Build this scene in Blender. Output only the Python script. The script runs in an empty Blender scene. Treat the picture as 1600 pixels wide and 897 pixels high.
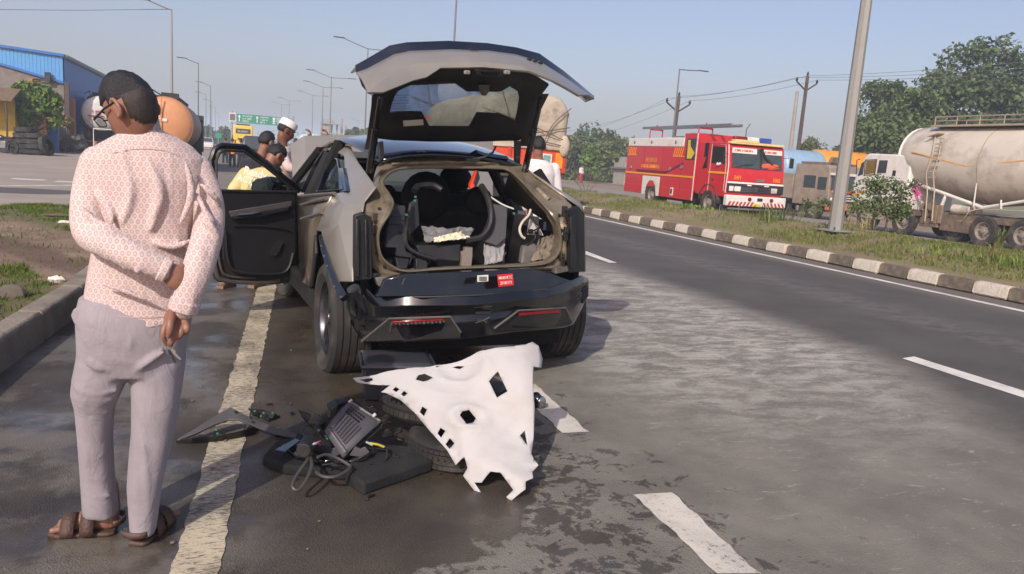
import bpy, bmesh, math, random
import numpy as np
from mathutils import Vector, Matrix, noise as mnoise

random.seed(7)
rng = np.random.default_rng(11)
SC = bpy.context.scene
COL = SC.collection
pi = math.pi
rad = math.radians

# ------------------------------------------------------------------ camera
IMG_F, CAM_H = 1210.0, 1.46
CAM_R = Matrix(((0.9404039446236401, -0.009691583187517373, -0.33992130582182845),
                (-0.3330206057429986, 0.17607986050779234, -0.9263331791931685),
                (0.0688309311782422, 0.9843281749187491, 0.1623586984865925)))
cam_data = bpy.data.cameras.new("camera")
cam_data.sensor_width = 36.0
cam_data.lens = IMG_F / 1600.0 * 36.0
cam_data.clip_start = 0.05
cam_data.clip_end = 6000
cam = bpy.data.objects.new("camera", cam_data)
COL.objects.link(cam)
cam.matrix_world = Matrix.Translation((0, 0, CAM_H)) @ CAM_R.to_4x4()
SC.camera = cam

# ------------------------------------------------------------------ sky + sun
SUN_EL, SUN_AZ = rad(35), rad(37)          # shadows fall ahead and to the right
sun_from = Vector((-math.sin(SUN_AZ) * math.cos(SUN_EL), -math.cos(SUN_AZ) * math.cos(SUN_EL), math.sin(SUN_EL)))
world = bpy.data.worlds.new("World")
SC.world = world
world.use_nodes = True
wn, wl = world.node_tree.nodes, world.node_tree.links
sky = wn.new("ShaderNodeTexSky")
sky.sky_type = 'NISHITA'
sky.sun_disc = False
sky.sun_elevation = SUN_EL
sky.sun_rotation = pi + SUN_AZ
sky.air_density = 1.12
sky.dust_density = 3.2
sky.ozone_density = 5.5
sky_tint = wn.new("ShaderNodeMix"); sky_tint.data_type = 'RGBA'; sky_tint.blend_type = 'MULTIPLY'
sky_tint.inputs[0].default_value = 1.0
wl.new(sky.outputs[0], sky_tint.inputs[6]); sky_tint.inputs[7].default_value = (1.38, 1.055, 0.985, 1)     # dusty air: warmer than a clean sky
wl.new(sky_tint.outputs[2], wn["Background"].inputs[0])
wn["Background"].inputs[1].default_value = 0.148
sl = bpy.data.lights.new("sun", 'SUN')
sl.energy = 4.0
sl.angle = rad(0.6)
sl.color = (1.0, 0.94, 0.85)
sun = bpy.data.objects.new("sun", sl)
COL.objects.link(sun)
sun.rotation_euler = sun_from.to_track_quat('Z', 'Y').to_euler()
SC.view_settings.view_transform = 'Standard'
SC.view_settings.look = 'None'
SC.view_settings.exposure = 0.0
SC.view_settings.gamma = 1.0

# ------------------------------------------------------------------ projections of photograph points into the place
CAM_C = Vector((0, 0, CAM_H))
def ray(px, py):
    return (CAM_R @ Vector((px - 800.0, 448.0 - py, -IMG_F))).normalized()
def on_ground(px, py, z=0.0):
    d = ray(px, py)
    return CAM_C + d * ((z - CAM_H) / d.z)
def at_y(px, py, Y):
    d = ray(px, py)
    return CAM_C + d * (Y / d.y)
class Frame:
    """local frame: u to the right, v forward, w up"""
    def __init__(s, o, yaw):
        s.o = Vector(o); s.yaw = rad(yaw)
        c, n = math.cos(s.yaw), math.sin(s.yaw)
        s.U = Vector((c, n, 0)); s.V = Vector((-n, c, 0))
    def v(s, px, py, v):
        d = ray(px, py)
        p = CAM_C + d * ((v - (CAM_C - s.o).dot(s.V)) / d.dot(s.V)) - s.o
        return Vector((p.dot(s.U), v, p.z))
    def u(s, px, py, u):
        d = ray(px, py)
        p = CAM_C + d * ((u - (CAM_C - s.o).dot(s.U)) / d.dot(s.U)) - s.o
        return Vector((u, p.dot(s.V), p.z))
    def w(s, px, py, w):
        p = on_ground(px, py, w + s.o.z) - s.o
        return Vector((p.dot(s.U), p.dot(s.V), w))

# ------------------------------------------------------------------ materials
def lin(c):
    return tuple(((x / 255) / 12.92 if x / 255 <= 0.04045 else ((x / 255 + 0.055) / 1.055) ** 2.4) for x in c)
_mats = {}
def mat(name, col, rough=0.6, metal=0.0, var=0.12, vs=6.0, bump=0.0, bs=60.0, dirt=None, ds=3.0, da=0.5,
        coat=0.0, emit=None, trans=0.0, sheen=0.0, spec=0.5, rvar=0.08, two=None):
    """base colour in sRGB bytes; value noise, dirt patches and fine relief are procedural"""
    if name in _mats: return _mats[name]
    m = bpy.data.materials.new(name); m.use_nodes = True
    nt = m.node_tree; N, L = nt.nodes, nt.links
    b = N["Principled BSDF"]
    b.inputs["Roughness"].default_value = rough
    b.inputs["Metallic"].default_value = metal
    b.inputs["Coat Weight"].default_value = coat
    b.inputs["Coat Roughness"].default_value = 0.12
    b.inputs["Specular IOR Level"].default_value = spec
    b.inputs["Sheen Weight"].default_value = sheen
    b.inputs["Transmission Weight"].default_value = trans
    c = lin(col)
    tc = N.new("ShaderNodeTexCoord")
    n1 = N.new("ShaderNodeTexNoise"); n1.inputs["Scale"].default_value = vs; n1.inputs["Detail"].default_value = 6
    L.new(tc.outputs["Object"], n1.inputs["Vector"])
    r = N.new("ShaderNodeValToRGB")
    r.color_ramp.elements[0].position = 0.3; r.color_ramp.elements[1].position = 0.7
    r.color_ramp.elements[0].color = tuple(x * (1 - var) for x in c) + (1,)
    r.color_ramp.elements[1].color = tuple(min(1, x * (1 + var)) for x in c) + (1,)
    L.new(n1.outputs["Fac"], r.inputs["Fac"])
    out = r.outputs["Color"]
    if dirt:
        n2 = N.new("ShaderNodeTexNoise"); n2.inputs["Scale"].default_value = ds; n2.inputs["Detail"].default_value = 8; n2.inputs["Roughness"].default_value = .65
        L.new(tc.outputs["Object"], n2.inputs["Vector"])
        mr = N.new("ShaderNodeMapRange"); mr.inputs[1].default_value = .48; mr.inputs[2].default_value = .7; mr.inputs[4].default_value = da
        L.new(n2.outputs["Fac"], mr.inputs[0])
        mx = N.new("ShaderNodeMix"); mx.data_type = 'RGBA'
        L.new(mr.outputs[0], mx.inputs[0]); L.new(out, mx.inputs[6])
        mx.inputs[7].default_value = lin(dirt) + (1,)
        out = mx.outputs[2]
    L.new(out, b.inputs["Base Color"])
    if rvar:
        mr2 = N.new("ShaderNodeMapRange"); mr2.inputs[3].default_value = max(0, rough - rvar); mr2.inputs[4].default_value = min(1, rough + rvar)
        L.new(n1.outputs["Fac"], mr2.inputs[0]); L.new(mr2.outputs[0], b.inputs["Roughness"])
    if bump:
        n3 = N.new("ShaderNodeTexNoise"); n3.inputs["Scale"].default_value = bs; n3.inputs["Detail"].default_value = 4
        L.new(tc.outputs["Object"], n3.inputs["Vector"])
        bp = N.new("ShaderNodeBump"); bp.inputs["Strength"].default_value = bump; bp.inputs["Distance"].default_value = 0.02
        L.new(n3.outputs["Fac"], bp.inputs["Height"]); L.new(bp.outputs[0], b.inputs["Normal"])
    if emit:
        b.inputs["Emission Color"].default_value = lin(emit[0]) + (1,); b.inputs["Emission Strength"].default_value = emit[1]
    _mats[name] = m
    return m
def glass_mat(name, tint=(235, 242, 242), rough=0.02, alpha=0.75, ior=1.5, film=0.0):
    """thin pane: see-through with a mirror sheen"""
    if name in _mats: return _mats[name]
    m = bpy.data.materials.new(name); m.use_nodes = True
    N, L = m.node_tree.nodes, m.node_tree.links
    N.remove(N["Principled BSDF"])
    tr = N.new("ShaderNodeBsdfTransparent"); tr.inputs[0].default_value = tuple(x * alpha for x in lin(tint)) + (1,)
    gl = N.new("ShaderNodeBsdfGlossy"); gl.inputs["Roughness"].default_value = rough
    tc = N.new("ShaderNodeTexCoord"); n = N.new("ShaderNodeTexNoise"); n.inputs["Scale"].default_value = 4; n.inputs["Detail"].default_value = 6
    L.new(tc.outputs["Object"], n.inputs["Vector"])
    fr = N.new("ShaderNodeLayerWeight"); fr.inputs[0].default_value = 0.5
    pw = N.new("ShaderNodeMath"); pw.operation = 'POWER'; L.new(fr.outputs["Facing"], pw.inputs[0]); pw.inputs[1].default_value = 5.0
    ad = N.new("ShaderNodeMath"); ad.operation = 'MULTIPLY_ADD'; L.new(pw.outputs[0], ad.inputs[0]); ad.inputs[1].default_value = min(1.0, (ior - 1.0) * 1.4); ad.inputs[2].default_value = 0.04
    mx = N.new("ShaderNodeMixShader")
    L.new(ad.outputs[0], mx.inputs[0]); L.new(tr.outputs[0], mx.inputs[1]); L.new(gl.outputs[0], mx.inputs[2])
    out = mx.outputs[0]
    if film:                                     # dust on the pane
        df = N.new("ShaderNodeBsdfDiffuse"); df.inputs[0].default_value = (.62, .64, .62, 1); m2 = N.new("ShaderNodeMixShader")
        k_ = N.new("ShaderNodeMath"); k_.operation = 'MULTIPLY'; k_.inputs[1].default_value = film * 2; L.new(n.outputs["Fac"], k_.inputs[0]); L.new(k_.outputs[0], m2.inputs[0]); L.new(out, m2.inputs[1]); L.new(df.outputs[0], m2.inputs[2]); out = m2.outputs[0]
    L.new(out, N["Material Output"].inputs[0])
    _mats[name] = m
    return m

# ------------------------------------------------------------------ mesh building
def V3(p): return Vector(p)
class MB:
    def __init__(s): s.vs = []; s.fs = []; s.ms = []; s.m = 0
    def add(s, verts, faces, m=None):
        o = len(s.vs); s.vs += [tuple(v) for v in verts]
        s.fs += [tuple(i + o for i in f) for f in faces]; s.ms += [s.m if m is None else m] * len(faces)
        return s
    def box(s, c, d, rot=None, m=None, taper=1.0):
        x, y, z = d[0] / 2, d[1] / 2, d[2] / 2
        P = []
        for sz in (-1, 1):
            k = taper if sz > 0 else 1
            for sx, sy in ((-1, -1), (1, -1), (1, 1), (-1, 1)):
                p = Vector((sx * x * k, sy * y * k, sz * z))
                if rot is not None: p = rot @ p
                P.append(p + Vector(c))
        return s.add(P, [(3, 2, 1, 0), (4, 5, 6, 7), (0, 1, 5, 4), (1, 2, 6, 5), (2, 3, 7, 6), (3, 0, 4, 7)], m)
    def box2(s, a, b, m=None):
        return s.box([(a[i] + b[i]) / 2 for i in range(3)], [abs(b[i] - a[i]) for i in range(3)], None, m)
    def hexa(s, p8, m=None):
        return s.add(p8, [(3, 2, 1, 0), (4, 5, 6, 7), (0, 1, 5, 4), (1, 2, 6, 5), (2, 3, 7, 6), (3, 0, 4, 7)], m)
    def prism(s, pts, off, m=None):
        """solid from a planar outline and an offset vector"""
        n = len(pts); off = Vector(off); a = [Vector(p) for p in pts]; b = [p + off for p in a]
        return s.add(a + b, [tuple(range(n))[::-1], tuple(range(n, 2 * n))] + [(i, (i + 1) % n, n + (i + 1) % n, n + i) for i in range(n)], m)
    def loft(s, rings, m=None, closed=True, caps=True, loop=False):
        n = len(rings[0]); k = len(rings); V = [p for r in rings for p in r]; F = []
        for i in range(k if loop else k - 1):
            a = i * n; b = ((i + 1) % k) * n
            for j in range(n if closed else n - 1):
                F.append((a + j, a + (j + 1) % n, b + (j + 1) % n, b + j))
        if caps and closed and not loop:
            F.append(tuple(range(n))[::-1]); F.append(tuple(range((k - 1) * n, k * n)))
        return s.add(V, F, m)
    def tube(s, path, r, n=8, m=None, caps=True, closed=False, flat=1.0):
        path = [Vector(p) for p in path]; k = len(path); rings = []
        up = None
        for i, p in enumerate(path):
            if closed: t = path[(i + 1) % k] - path[i - 1]
            else: t = path[min(i + 1, k - 1)] - path[max(i - 1, 0)]
            t.normalize()
            if up is None:
                up = Vector((0, 0, 1)) if abs(t.z) < .9 else Vector((0, 1, 0))
            x = t.cross(up)
            if x.length < 1e-5: x = t.orthogonal()
            x.normalize(); up = x.cross(t)
            rr = r[i] if hasattr(r, '__len__') else r
            rings.append([p + x * math.cos(2 * pi * j / n) * rr + up * math.sin(2 * pi * j / n) * rr * flat for j in range(n)])
        return s.loft(rings, m, True, caps, closed)
    def cyl(s, a, b, r0, r1=None, n=12, m=None, caps=True):
        return s.tube([a, b], [r0, r0 if r1 is None else r1], n, m, caps)
    def lathe(s, prof, o, ax, n=24, m=None, caps=True):
        """profile of (radius, distance along axis)"""
        ax = Vector(ax).normalized(); x = ax.orthogonal().normalized(); y = ax.cross(x); o = Vector(o)
        return s.loft([[o + ax * h + (x * math.cos(2 * pi * j / n) + y * math.sin(2 * pi * j / n)) * r for j in range(n)] for r, h in prof], m, True, caps)
    def ball(s, c, r, n=12, m=None, rot=None):
        c = Vector(c); r = (r, r, r) if not hasattr(r, '__len__') else r; rings = []
        k = max(6, n // 2 + 1)
        for i in range(k + 1):
            th = pi * (i + .001) / (k + .002); rg = []
            for j in range(n):
                p = Vector((r[0] * math.sin(th) * math.cos(2 * pi * j / n), r[1] * math.sin(th) * math.sin(2 * pi * j / n), -r[2] * math.cos(th)))
                rg.append((rot @ p if rot is not None else p) + c)
            rings.append(rg)
        return s.loft(rings, m)
    def grid(s, G, m=None):
        n = len(G[0])
        return s.add([p for r in G for p in r], [(i * n + j, i * n + j + 1, (i + 1) * n + j + 1, (i + 1) * n + j) for i in range(len(G) - 1) for j in range(n - 1)], m)
    def poly(s, pts, m=None): return s.add(pts, [tuple(range(len(pts)))], m)
    def mirror(s, axis=0, at=0.0):
        o = len(s.vs); add = []
        for v in s.vs:
            w = list(v); w[axis] = 2 * at - w[axis]; add.append(tuple(w))
        F = [tuple(i + o for i in f[::-1]) for f in s.fs]
        s.vs += add; s.fs += F; s.ms += list(s.ms)
        return s
    def xf(s, M): s.vs = [tuple(M @ Vector(v)) for v in s.vs]; return s
    def jitter(s, a):
        s.vs = [tuple(x + random.uniform(-a, a) for x in v) for v in s.vs]; return s
    def build(s, name, mats, parent=None, bevel=0.0, ang=35, seg=2, fix=True, solid=0.0, weld=False, sub=0, loc=None):
        me = bpy.data.meshes.new(name)
        me.from_pydata(s.vs, [], s.fs)
        if not isinstance(mats, (list, tuple)): mats = [mats]
        for m in mats: me.materials.append(m)
        if len(mats) > 1: me.polygons.foreach_set("material_index", s.ms)
        if fix or weld:
            bm = bmesh.new(); bm.from_mesh(me)
            if weld: bmesh.ops.remove_doubles(bm, verts=bm.verts, dist=1e-4)
            bmesh.ops.recalc_face_normals(bm, faces=bm.faces)
            bm.to_mesh(me); bm.free()
        me.shade_smooth()
        if ang < 180: me.set_sharp_from_angle(angle=rad(ang))
        o = bpy.data.objects.new(name, me); COL.objects.link(o)
        if parent is not None: o.parent = parent
        if loc is not None: o.location = loc
        if solid:
            q = o.modifiers.new("solid", 'SOLIDIFY'); q.thickness = solid; q.offset = 0
        if bevel:
            q = o.modifiers.new("bevel", 'BEVEL'); q.width = bevel; q.segments = seg; q.limit_method = 'ANGLE'; q.angle_limit = rad(30); q.harden_normals = False
        if sub:
            q = o.modifiers.new("sub", 'SUBSURF'); q.levels = sub; q.render_levels = sub
        return o
def tag(o, label=None, cat=None, group=None, kind=None):
    if label: o["label"] = label
    if cat: o["category"] = cat
    if group: o["group"] = group
    if kind: o["kind"] = kind
    return o
def thing(name, loc, label, cat, group=None, yaw=0.0):
    o = bpy.data.objects.new(name, None); COL.objects.link(o)
    o.empty_display_size = 0.2
    o.location = loc; o.rotation_euler = (0, 0, rad(yaw))
    return tag(o, label, cat, group)
def copy_tree(o, parent=None):
    c = o.copy(); COL.objects.link(c)
    if parent is not None: c.parent = parent
    for ch in list(o.children): copy_tree(ch, c)
    return c
def np_mesh(name, verts, tris_or_quads, mats, parent=None, mi=None, smooth=False):
    me = bpy.data.meshes.new(name)
    v = np.asarray(verts, dtype=np.float32); q = np.asarray(tris_or_quads, dtype=np.int32)
    me.vertices.add(len(v)); me.vertices.foreach_set("co", v.ravel())
    k = q.shape[1]
    me.loops.add(q.size); me.loops.foreach_set("vertex_index", q.ravel())
    me.polygons.add(len(q)); me.polygons.foreach_set("loop_start", np.arange(0, q.size, k, dtype=np.int32))
    if not isinstance(mats, (list, tuple)): mats = [mats]
    for m in mats: me.materials.append(m)
    if mi is not None: me.polygons.foreach_set("material_index", np.asarray(mi, dtype=np.int32))
    me.update(calc_edges=True)
    if smooth: me.shade_smooth()
    o = bpy.data.objects.new(name, me); COL.objects.link(o)
    if parent is not None: o.parent = parent
    return o
def text_part(name, body, size, M, m, parent=None, ext=0.0, align='CENTER', sx=1.0):
    """flat lettering turned into a mesh; M places it (x along the writing, z out of the surface)"""
    cu = bpy.data.curves.new(name, 'FONT'); cu.body = body; cu.size = size; cu.align_x = align; cu.align_y = 'CENTER'
    cu.extrude = ext; cu.resolution_u = 2; cu.offset = size * .012
    t = bpy.data.objects.new(name, cu); COL.objects.link(t)
    dg = bpy.context.evaluated_depsgraph_get()
    me = bpy.data.meshes.new_from_object(t.evaluated_get(dg))
    bpy.data.objects.remove(t); bpy.data.curves.remove(cu)
    me.transform(M @ Matrix.Diagonal((sx, 1, 1, 1)))
    me.materials.clear(); me.materials.append(m)
    me.name = name
    o = bpy.data.objects.new(name, me); COL.objects.link(o)
    if parent is not None: o.parent = parent
    return o
def basis(o, x, y):
    """matrix with origin o, x axis x, y axis towards y"""
    x = Vector(x).normalized(); z = x.cross(Vector(y)).normalized(); y = z.cross(x)
    return Matrix(((x.x, y.x, z.x, o[0]), (x.y, y.y, z.y, o[1]), (x.z, y.z, z.z, o[2]), (0, 0, 0, 1)))
def fbm(x, y, s=1.0, o=4):
    return mnoise.fractal(Vector((x * s, y * s, 3.7)), 0.6, 2.0, o)
# ================================================================== ground, roads, kerbs
def node_mat(name):
    m = bpy.data.materials.new(name); m.use_nodes = True
    return m, m.node_tree.nodes, m.node_tree.links, m.node_tree.nodes["Principled BSDF"]
class NB:
    """little node helper working in world (object) coordinates"""
    def __init__(s, m):
        s.N, s.L = m.node_tree.nodes, m.node_tree.links
        s.tc = s.N.new("ShaderNodeTexCoord")
        sp = s.N.new("ShaderNodeSeparateXYZ"); s.L.new(s.tc.outputs["Object"], sp.inputs[0])
        s.x, s.y, s.z = sp.outputs
    def math(s, op, a, b=None, c=None):
        n = s.N.new("ShaderNodeMath"); n.operation = op
        for i, q in enumerate((a, b, c)):
            if q is None: continue
            if isinstance(q, (int, float)): n.inputs[i].default_value = q
            else: s.L.new(q, n.inputs[i])
        return n.outputs[0]
    def noise(s, scale, detail=5, rough=.55, vec=None, stretch=None, dist=0.0):
        n = s.N.new("ShaderNodeTexNoise"); n.inputs["Scale"].default_value = scale; n.inputs["Detail"].default_value = detail
        n.inputs["Roughness"].default_value = rough; n.inputs["Distortion"].default_value = dist
        v = s.tc.outputs["Object"] if vec is None else vec
        if stretch:
            mp = s.N.new("ShaderNodeMapping"); mp.inputs["Scale"].default_value = stretch[:3]
            if len(stretch) > 3: mp.inputs["Rotation"].default_value = (0, 0, stretch[3])
            s.L.new(v, mp.inputs[0]); v = mp.outputs[0]
        s.L.new(v, n.inputs["Vector"])
        return n.outputs["Fac"]
    def voro(s, scale, feature='F1', out="Distance"):
        n = s.N.new("ShaderNodeTexVoronoi"); n.inputs["Scale"].default_value = scale; n.feature = feature
        s.L.new(s.tc.outputs["Object"], n.inputs["Vector"])
        return n.outputs[out]
    def ramp(s, a, lo, hi, o0=0.0, o1=1.0):
        n = s.N.new("ShaderNodeMapRange"); n.interpolation_type = 'SMOOTHSTEP'
        for i, q in enumerate((a, lo, hi, o0, o1)):
            if isinstance(q, (int, float)): n.inputs[i].default_value = q
            else: s.L.new(q, n.inputs[i])
        return n.outputs[0]
    def mix(s, f, a, b):
        n = s.N.new("ShaderNodeMix"); n.data_type = 'RGBA'
        for i, q in ((0, f), (6, a), (7, b)):
            if isinstance(q, (int, float)): n.inputs[i].default_value = q
            elif isinstance(q, tuple): n.inputs[i].default_value = (lin(q) if max(q) > 1 else q) + (1,)
            else: s.L.new(q, n.inputs[i])
        return n.outputs[2]
    def bump(s, h, strength, dist=.01, prev=None):
        n = s.N.new("ShaderNodeBump"); n.inputs["Strength"].default_value = strength if isinstance(strength, (int, float)) else 1
        if not isinstance(strength, (int, float)): s.L.new(strength, n.inputs["Strength"])
        n.inputs["Distance"].default_value = dist; s.L.new(h, n.inputs["Height"])
        if prev is not None: s.L.new(prev, n.inputs["Normal"])
        return n.outputs[0]

def asphalt_main():
    m, N, L, B = node_mat("road_asphalt"); k = NB(m)
    big = k.noise(.35, 5); mid = k.noise(2.2, 7, .62); fine = k.noise(110, 4, .75); grit = k.noise(260, 2, .7)
    streak = k.noise(3.4, 10, .76, stretch=(.75, 1.7, 1, rad(18)), dist=.35)
    chips = k.voro(135)
    wob = k.math('MULTIPLY', k.math('SUBTRACT', big, .5), 1.3)
    xw = k.math('ADD', k.x, wob)
    base = k.mix(k.ramp(mid, .3, .7), (108, 104, 94), (132, 127, 116))
    # pale extinguisher powder, streaky
    pm = k.math('MULTIPLY', k.ramp(k.x, 1.9, 3.1), k.math('MULTIPLY', k.ramp(k.y, 2.3, 5.5), k.ramp(k.y, 13, 8)))
    pw = k.math('MULTIPLY', pm, k.math('ADD', k.math('MULTIPLY', k.ramp(streak, .42, .60), .75), k.math('MULTIPLY', k.ramp(k.noise(38, 6, .8), .48, .62), .35)))
    base = k.mix(k.math('MULTIPLY', pw, .8), base, (206, 201, 190))
    fl = k.math('MULTIPLY', k.ramp(k.x, 1.6, 2.6), k.ramp(k.noise(9, 9, .8, stretch=(.6, 1.6, 1, rad(18)), dist=.8), .57, .66))
    base = k.mix(k.math('MULTIPLY', fl, .45), base, (206, 202, 194))
    tr = k.math('MULTIPLY', k.ramp(k.math('ABSOLUTE', k.math('SUBTRACT', k.x, 3.5)), 1.5, .3), k.ramp(k.noise(.9, 6, .6, stretch=(3, .25, 1)), .45, .7))
    base = k.mix(k.math('MULTIPLY', tr, .3), base, (108, 101, 92))
    # newer dark surfacing on the fast lane
    seam = k.math('ADD', 5.15, k.math('MULTIPLY', k.math('SUBTRACT', mid, .5), .35))
    seam = k.math('SUBTRACT', seam, k.ramp(k.y, 5.5, 2.0, 0, 1.1))
    newer = k.ramp(k.math('ADD', k.math('SUBTRACT', k.x, seam), k.math('MULTIPLY', k.math('SUBTRACT', streak, .5), 1.1)), -.35, .55)
    nc = k.mix(k.ramp(k.noise(1.2, 6), .3, .7), (72, 70, 66), (84, 81, 77))
    nc = k.mix(k.math('MULTIPLY', k.math('MULTIPLY', k.ramp(k.math('ABSOLUTE', k.math('SUBTRACT', k.x, 7.3)), .7, .1), k.ramp(streak, .4, .6)), .55), nc, (116, 112, 106))
    nc = k.mix(k.math('MULTIPLY', k.ramp(k.x, 8.9, 9.4), .6), nc, (120, 108, 94))
    base = k.mix(newer, base, nc)
    # wet, brown left side
    wl_ = k.math('ADD', k.math('MULTIPLY', k.math('SUBTRACT', k.noise(1.6, 8, .7), .5), 1.9), k.math('MULTIPLY', k.math('SUBTRACT', k.noise(7, 6, .65), .5), .8))
    edge = k.math('SUBTRACT', k.math('ADD', 1.38, k.ramp(k.y, 4.4, 5.3, 0, .8)), k.math('MULTIPLY', k.ramp(k.y, 3.0, 2.2), .75))
    edge = k.math('SUBTRACT', edge, k.ramp(k.y, 2.55, 2.30, 0, 1.0))
    wet = k.ramp(k.math('SUBTRACT', k.math('ADD', k.x, wl_), edge), .06, -.06)
    fk = k.math('MULTIPLY', k.ramp(k.math('SUBTRACT', k.math('ADD', k.noise(7.5, 8, .72, dist=.4), k.math('MULTIPLY', k.noise(26, 5, .7), .22)), k.math('MULTIPLY', k.math('ABSOLUTE', k.math('SUBTRACT', k.x, 1.35)), .16)), .592, .612), k.math('MULTIPLY', k.ramp(k.y, 1.9, 2.2), k.ramp(k.y, 5.2, 4.2)))
    wet = k.math('MAXIMUM', wet, k.math('MULTIPLY', fk, .85))
    wet = k.math('MULTIPLY', wet, k.ramp(k.y, 13.5, 10.0))
    wc = k.mix(k.ramp(mid, .25, .75), (50, 44, 36), (82, 73, 60))
    dryp = k.math('MULTIPLY', k.ramp(k.noise(1.4, 9, .7), .45, .58), k.ramp(k.x, .35, -.1))
    wc = k.mix(k.math('MULTIPLY', dryp, .8), wc, (116, 109, 98))
    base = k.mix(wet, base, wc)
    # pale flecks and grit
    base = k.mix(k.math('MULTIPLY', k.ramp(k.noise(14, 6, .8), .68, .74), k.math('MULTIPLY', k.ramp(k.x, 1.2, -.2), .55)), base, (190, 186, 178))
    base = k.mix(k.math('MULTIPLY', k.ramp(grit, .35, .75), .42), base, (58, 54, 51))
    base = k.mix(k.math('MULTIPLY', k.ramp(chips, .30, .05), .22), base, (176, 170, 162))
    L.new(base, B.inputs["Base Color"])
    pud = k.math('MULTIPLY', wet, k.ramp(k.noise(1.3, 5, .5), .46, .60))
    L.new(k.math('SUBTRACT', k.math('SUBTRACT', .88, k.math('MULTIPLY', wet, .36)), k.math('MULTIPLY', pud, .30)), B.inputs["Roughness"])
    st = k.math('SUBTRACT', .75, k.math('MULTIPLY', pud, .6))
    h = k.math('ADD', k.math('MULTIPLY', fine, .6), k.math('ADD', k.math('MULTIPLY', chips, .9), k.math('MULTIPLY', grit, .4)))
    L.new(k.bump(h, st, .0042), B.inputs["Normal"])
    return m
def simple_ground(name, stops, scale, bump=.4, fine=40, rough=.9):
    m, N, L, B = node_mat(name); k = NB(m)
    a = k.noise(scale, 7, .62); b = k.noise(fine, 5, .7); c = k.noise(scale * .13, 4)
    col = k.mix(k.ramp(a, .3, .7), stops[0], stops[1])
    col = k.mix(k.math('MULTIPLY', k.ramp(c, .4, .65), .7), col, stops[2])
    col = k.mix(k.math('MULTIPLY', k.ramp(b, .45, .75), .35), col, tuple(int(x * .6) for x in stops[0]))
    L.new(col, B.inputs["Base Color"]); B.inputs["Roughness"].default_value = rough
    L.new(k.bump(k.math('ADD', b, k.math('MULTIPLY', a, 2)), bump, .03), B.inputs["Normal"])
    return m
def paint_mat(name, col, under, wear=.52, stretch=(1, 1, 1)):
    m, N, L, B = node_mat(name); k = NB(m)
    a = k.noise(34, 9, .82, stretch=stretch); b = k.noise(3, 5); c = k.noise(120, 3, .7)
    f = k.ramp(k.math('ADD', a, k.math('MULTIPLY', k.math('SUBTRACT', b, .5), .25)), wear + .05, wear - .05)
    cc = k.mix(k.ramp(b, .3, .7), col, tuple(int(x * .86) for x in col))
    cc = k.mix(k.math('MULTIPLY', k.ramp(c, .5, .8), .4), cc, tuple(int(x * .6) for x in col))
    cc = k.mix(f, under, cc)
    L.new(cc, B.inputs["Base Color"]); B.inputs["Roughness"].default_value = .75
    L.new(k.bump(k.math('ADD', a, c), .5, .005), B.inputs["Normal"])
    return m

M_ASPH = asphalt_main()
M_DIRT = simple_ground("dirt", ((128, 110, 90), (150, 132, 110), (112, 100, 76)), 1.1)
M_FIELD = simple_ground("field", ((92, 96, 58), (128, 120, 84), (96, 100, 60)), .25)
M_APRON = simple_ground("apron_asphalt", ((144, 134, 122), (160, 150, 138), (146, 132, 114)), .5, .25)
M_OPP = simple_ground("opposite_asphalt", ((128, 121, 114), (142, 134, 126), (136, 126, 112)), .5, .2)
M_SERV = M_APRON

# the land: one big sheet with the lower far side on the right
def land_z(x, y):
    if x < 9.9: return -0.03
    t = min(1, max(0, (x - 11) / 6.0)); t = t * t * (3 - 2 * t)
    return -0.03 - 0.62 * t
def build_land():
    xs = [-3000, -800, -300, -120, -60, -30, -15, -8, -3, 0, 5, 9.6, 10.2, 11, 12, 13, 14, 15, 16, 17, 18, 19, 20, 21, 22, 26, 32, 40, 60, 100, 200, 500, 1200, 3000]
    ys = [-60, -20, 0, 4, 8, 12, 16, 20, 25, 30, 40, 60, 90, 140, 220, 400, 800, 1800, 4500]
    b = MB(); b.grid([[(x, y, land_z(x, y) + (0.03 * fbm(x, y, .4) if 10.5 < x < 21 else 0)) for x in xs] for y in ys])
    return tag(b.build("ground", M_FIELD, None, ang=180), kind="structure")
build_land()

def strip(name, m, x0, x1, y0, y1, z, nx=1, ny=1):
    b = MB(); b.grid([[(x0 + (x1 - x0) * i / nx, y0 + (y1 - y0) * j / ny, z) for i in range(nx + 1)] for j in range(ny + 1)])
    return tag(b.build(name, m), kind="structure")
strip("road", M_ASPH, -1.6, 10.05, -12, 620, 0.0)
strip("service_road", M_SERV, -40, -1.6, -12, 620, -0.004)
def opp_z(x): return -0.12 - 0.028 * (max(17, min(x, 30)) - 17)
b = MB(); b.grid([[(x, y, opp_z(x)) for x in (16.6, 20, 25, 29.5)] for y in (-12, 40, 120, 620)]); tag(b.build("opposite_road", M_OPP), kind="structure")
# dusty lots beyond the opposite road and round the sheds
strip("roadside_lot", M_DIRT, 29.4, 70, -12, 130, -0.49)

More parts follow.
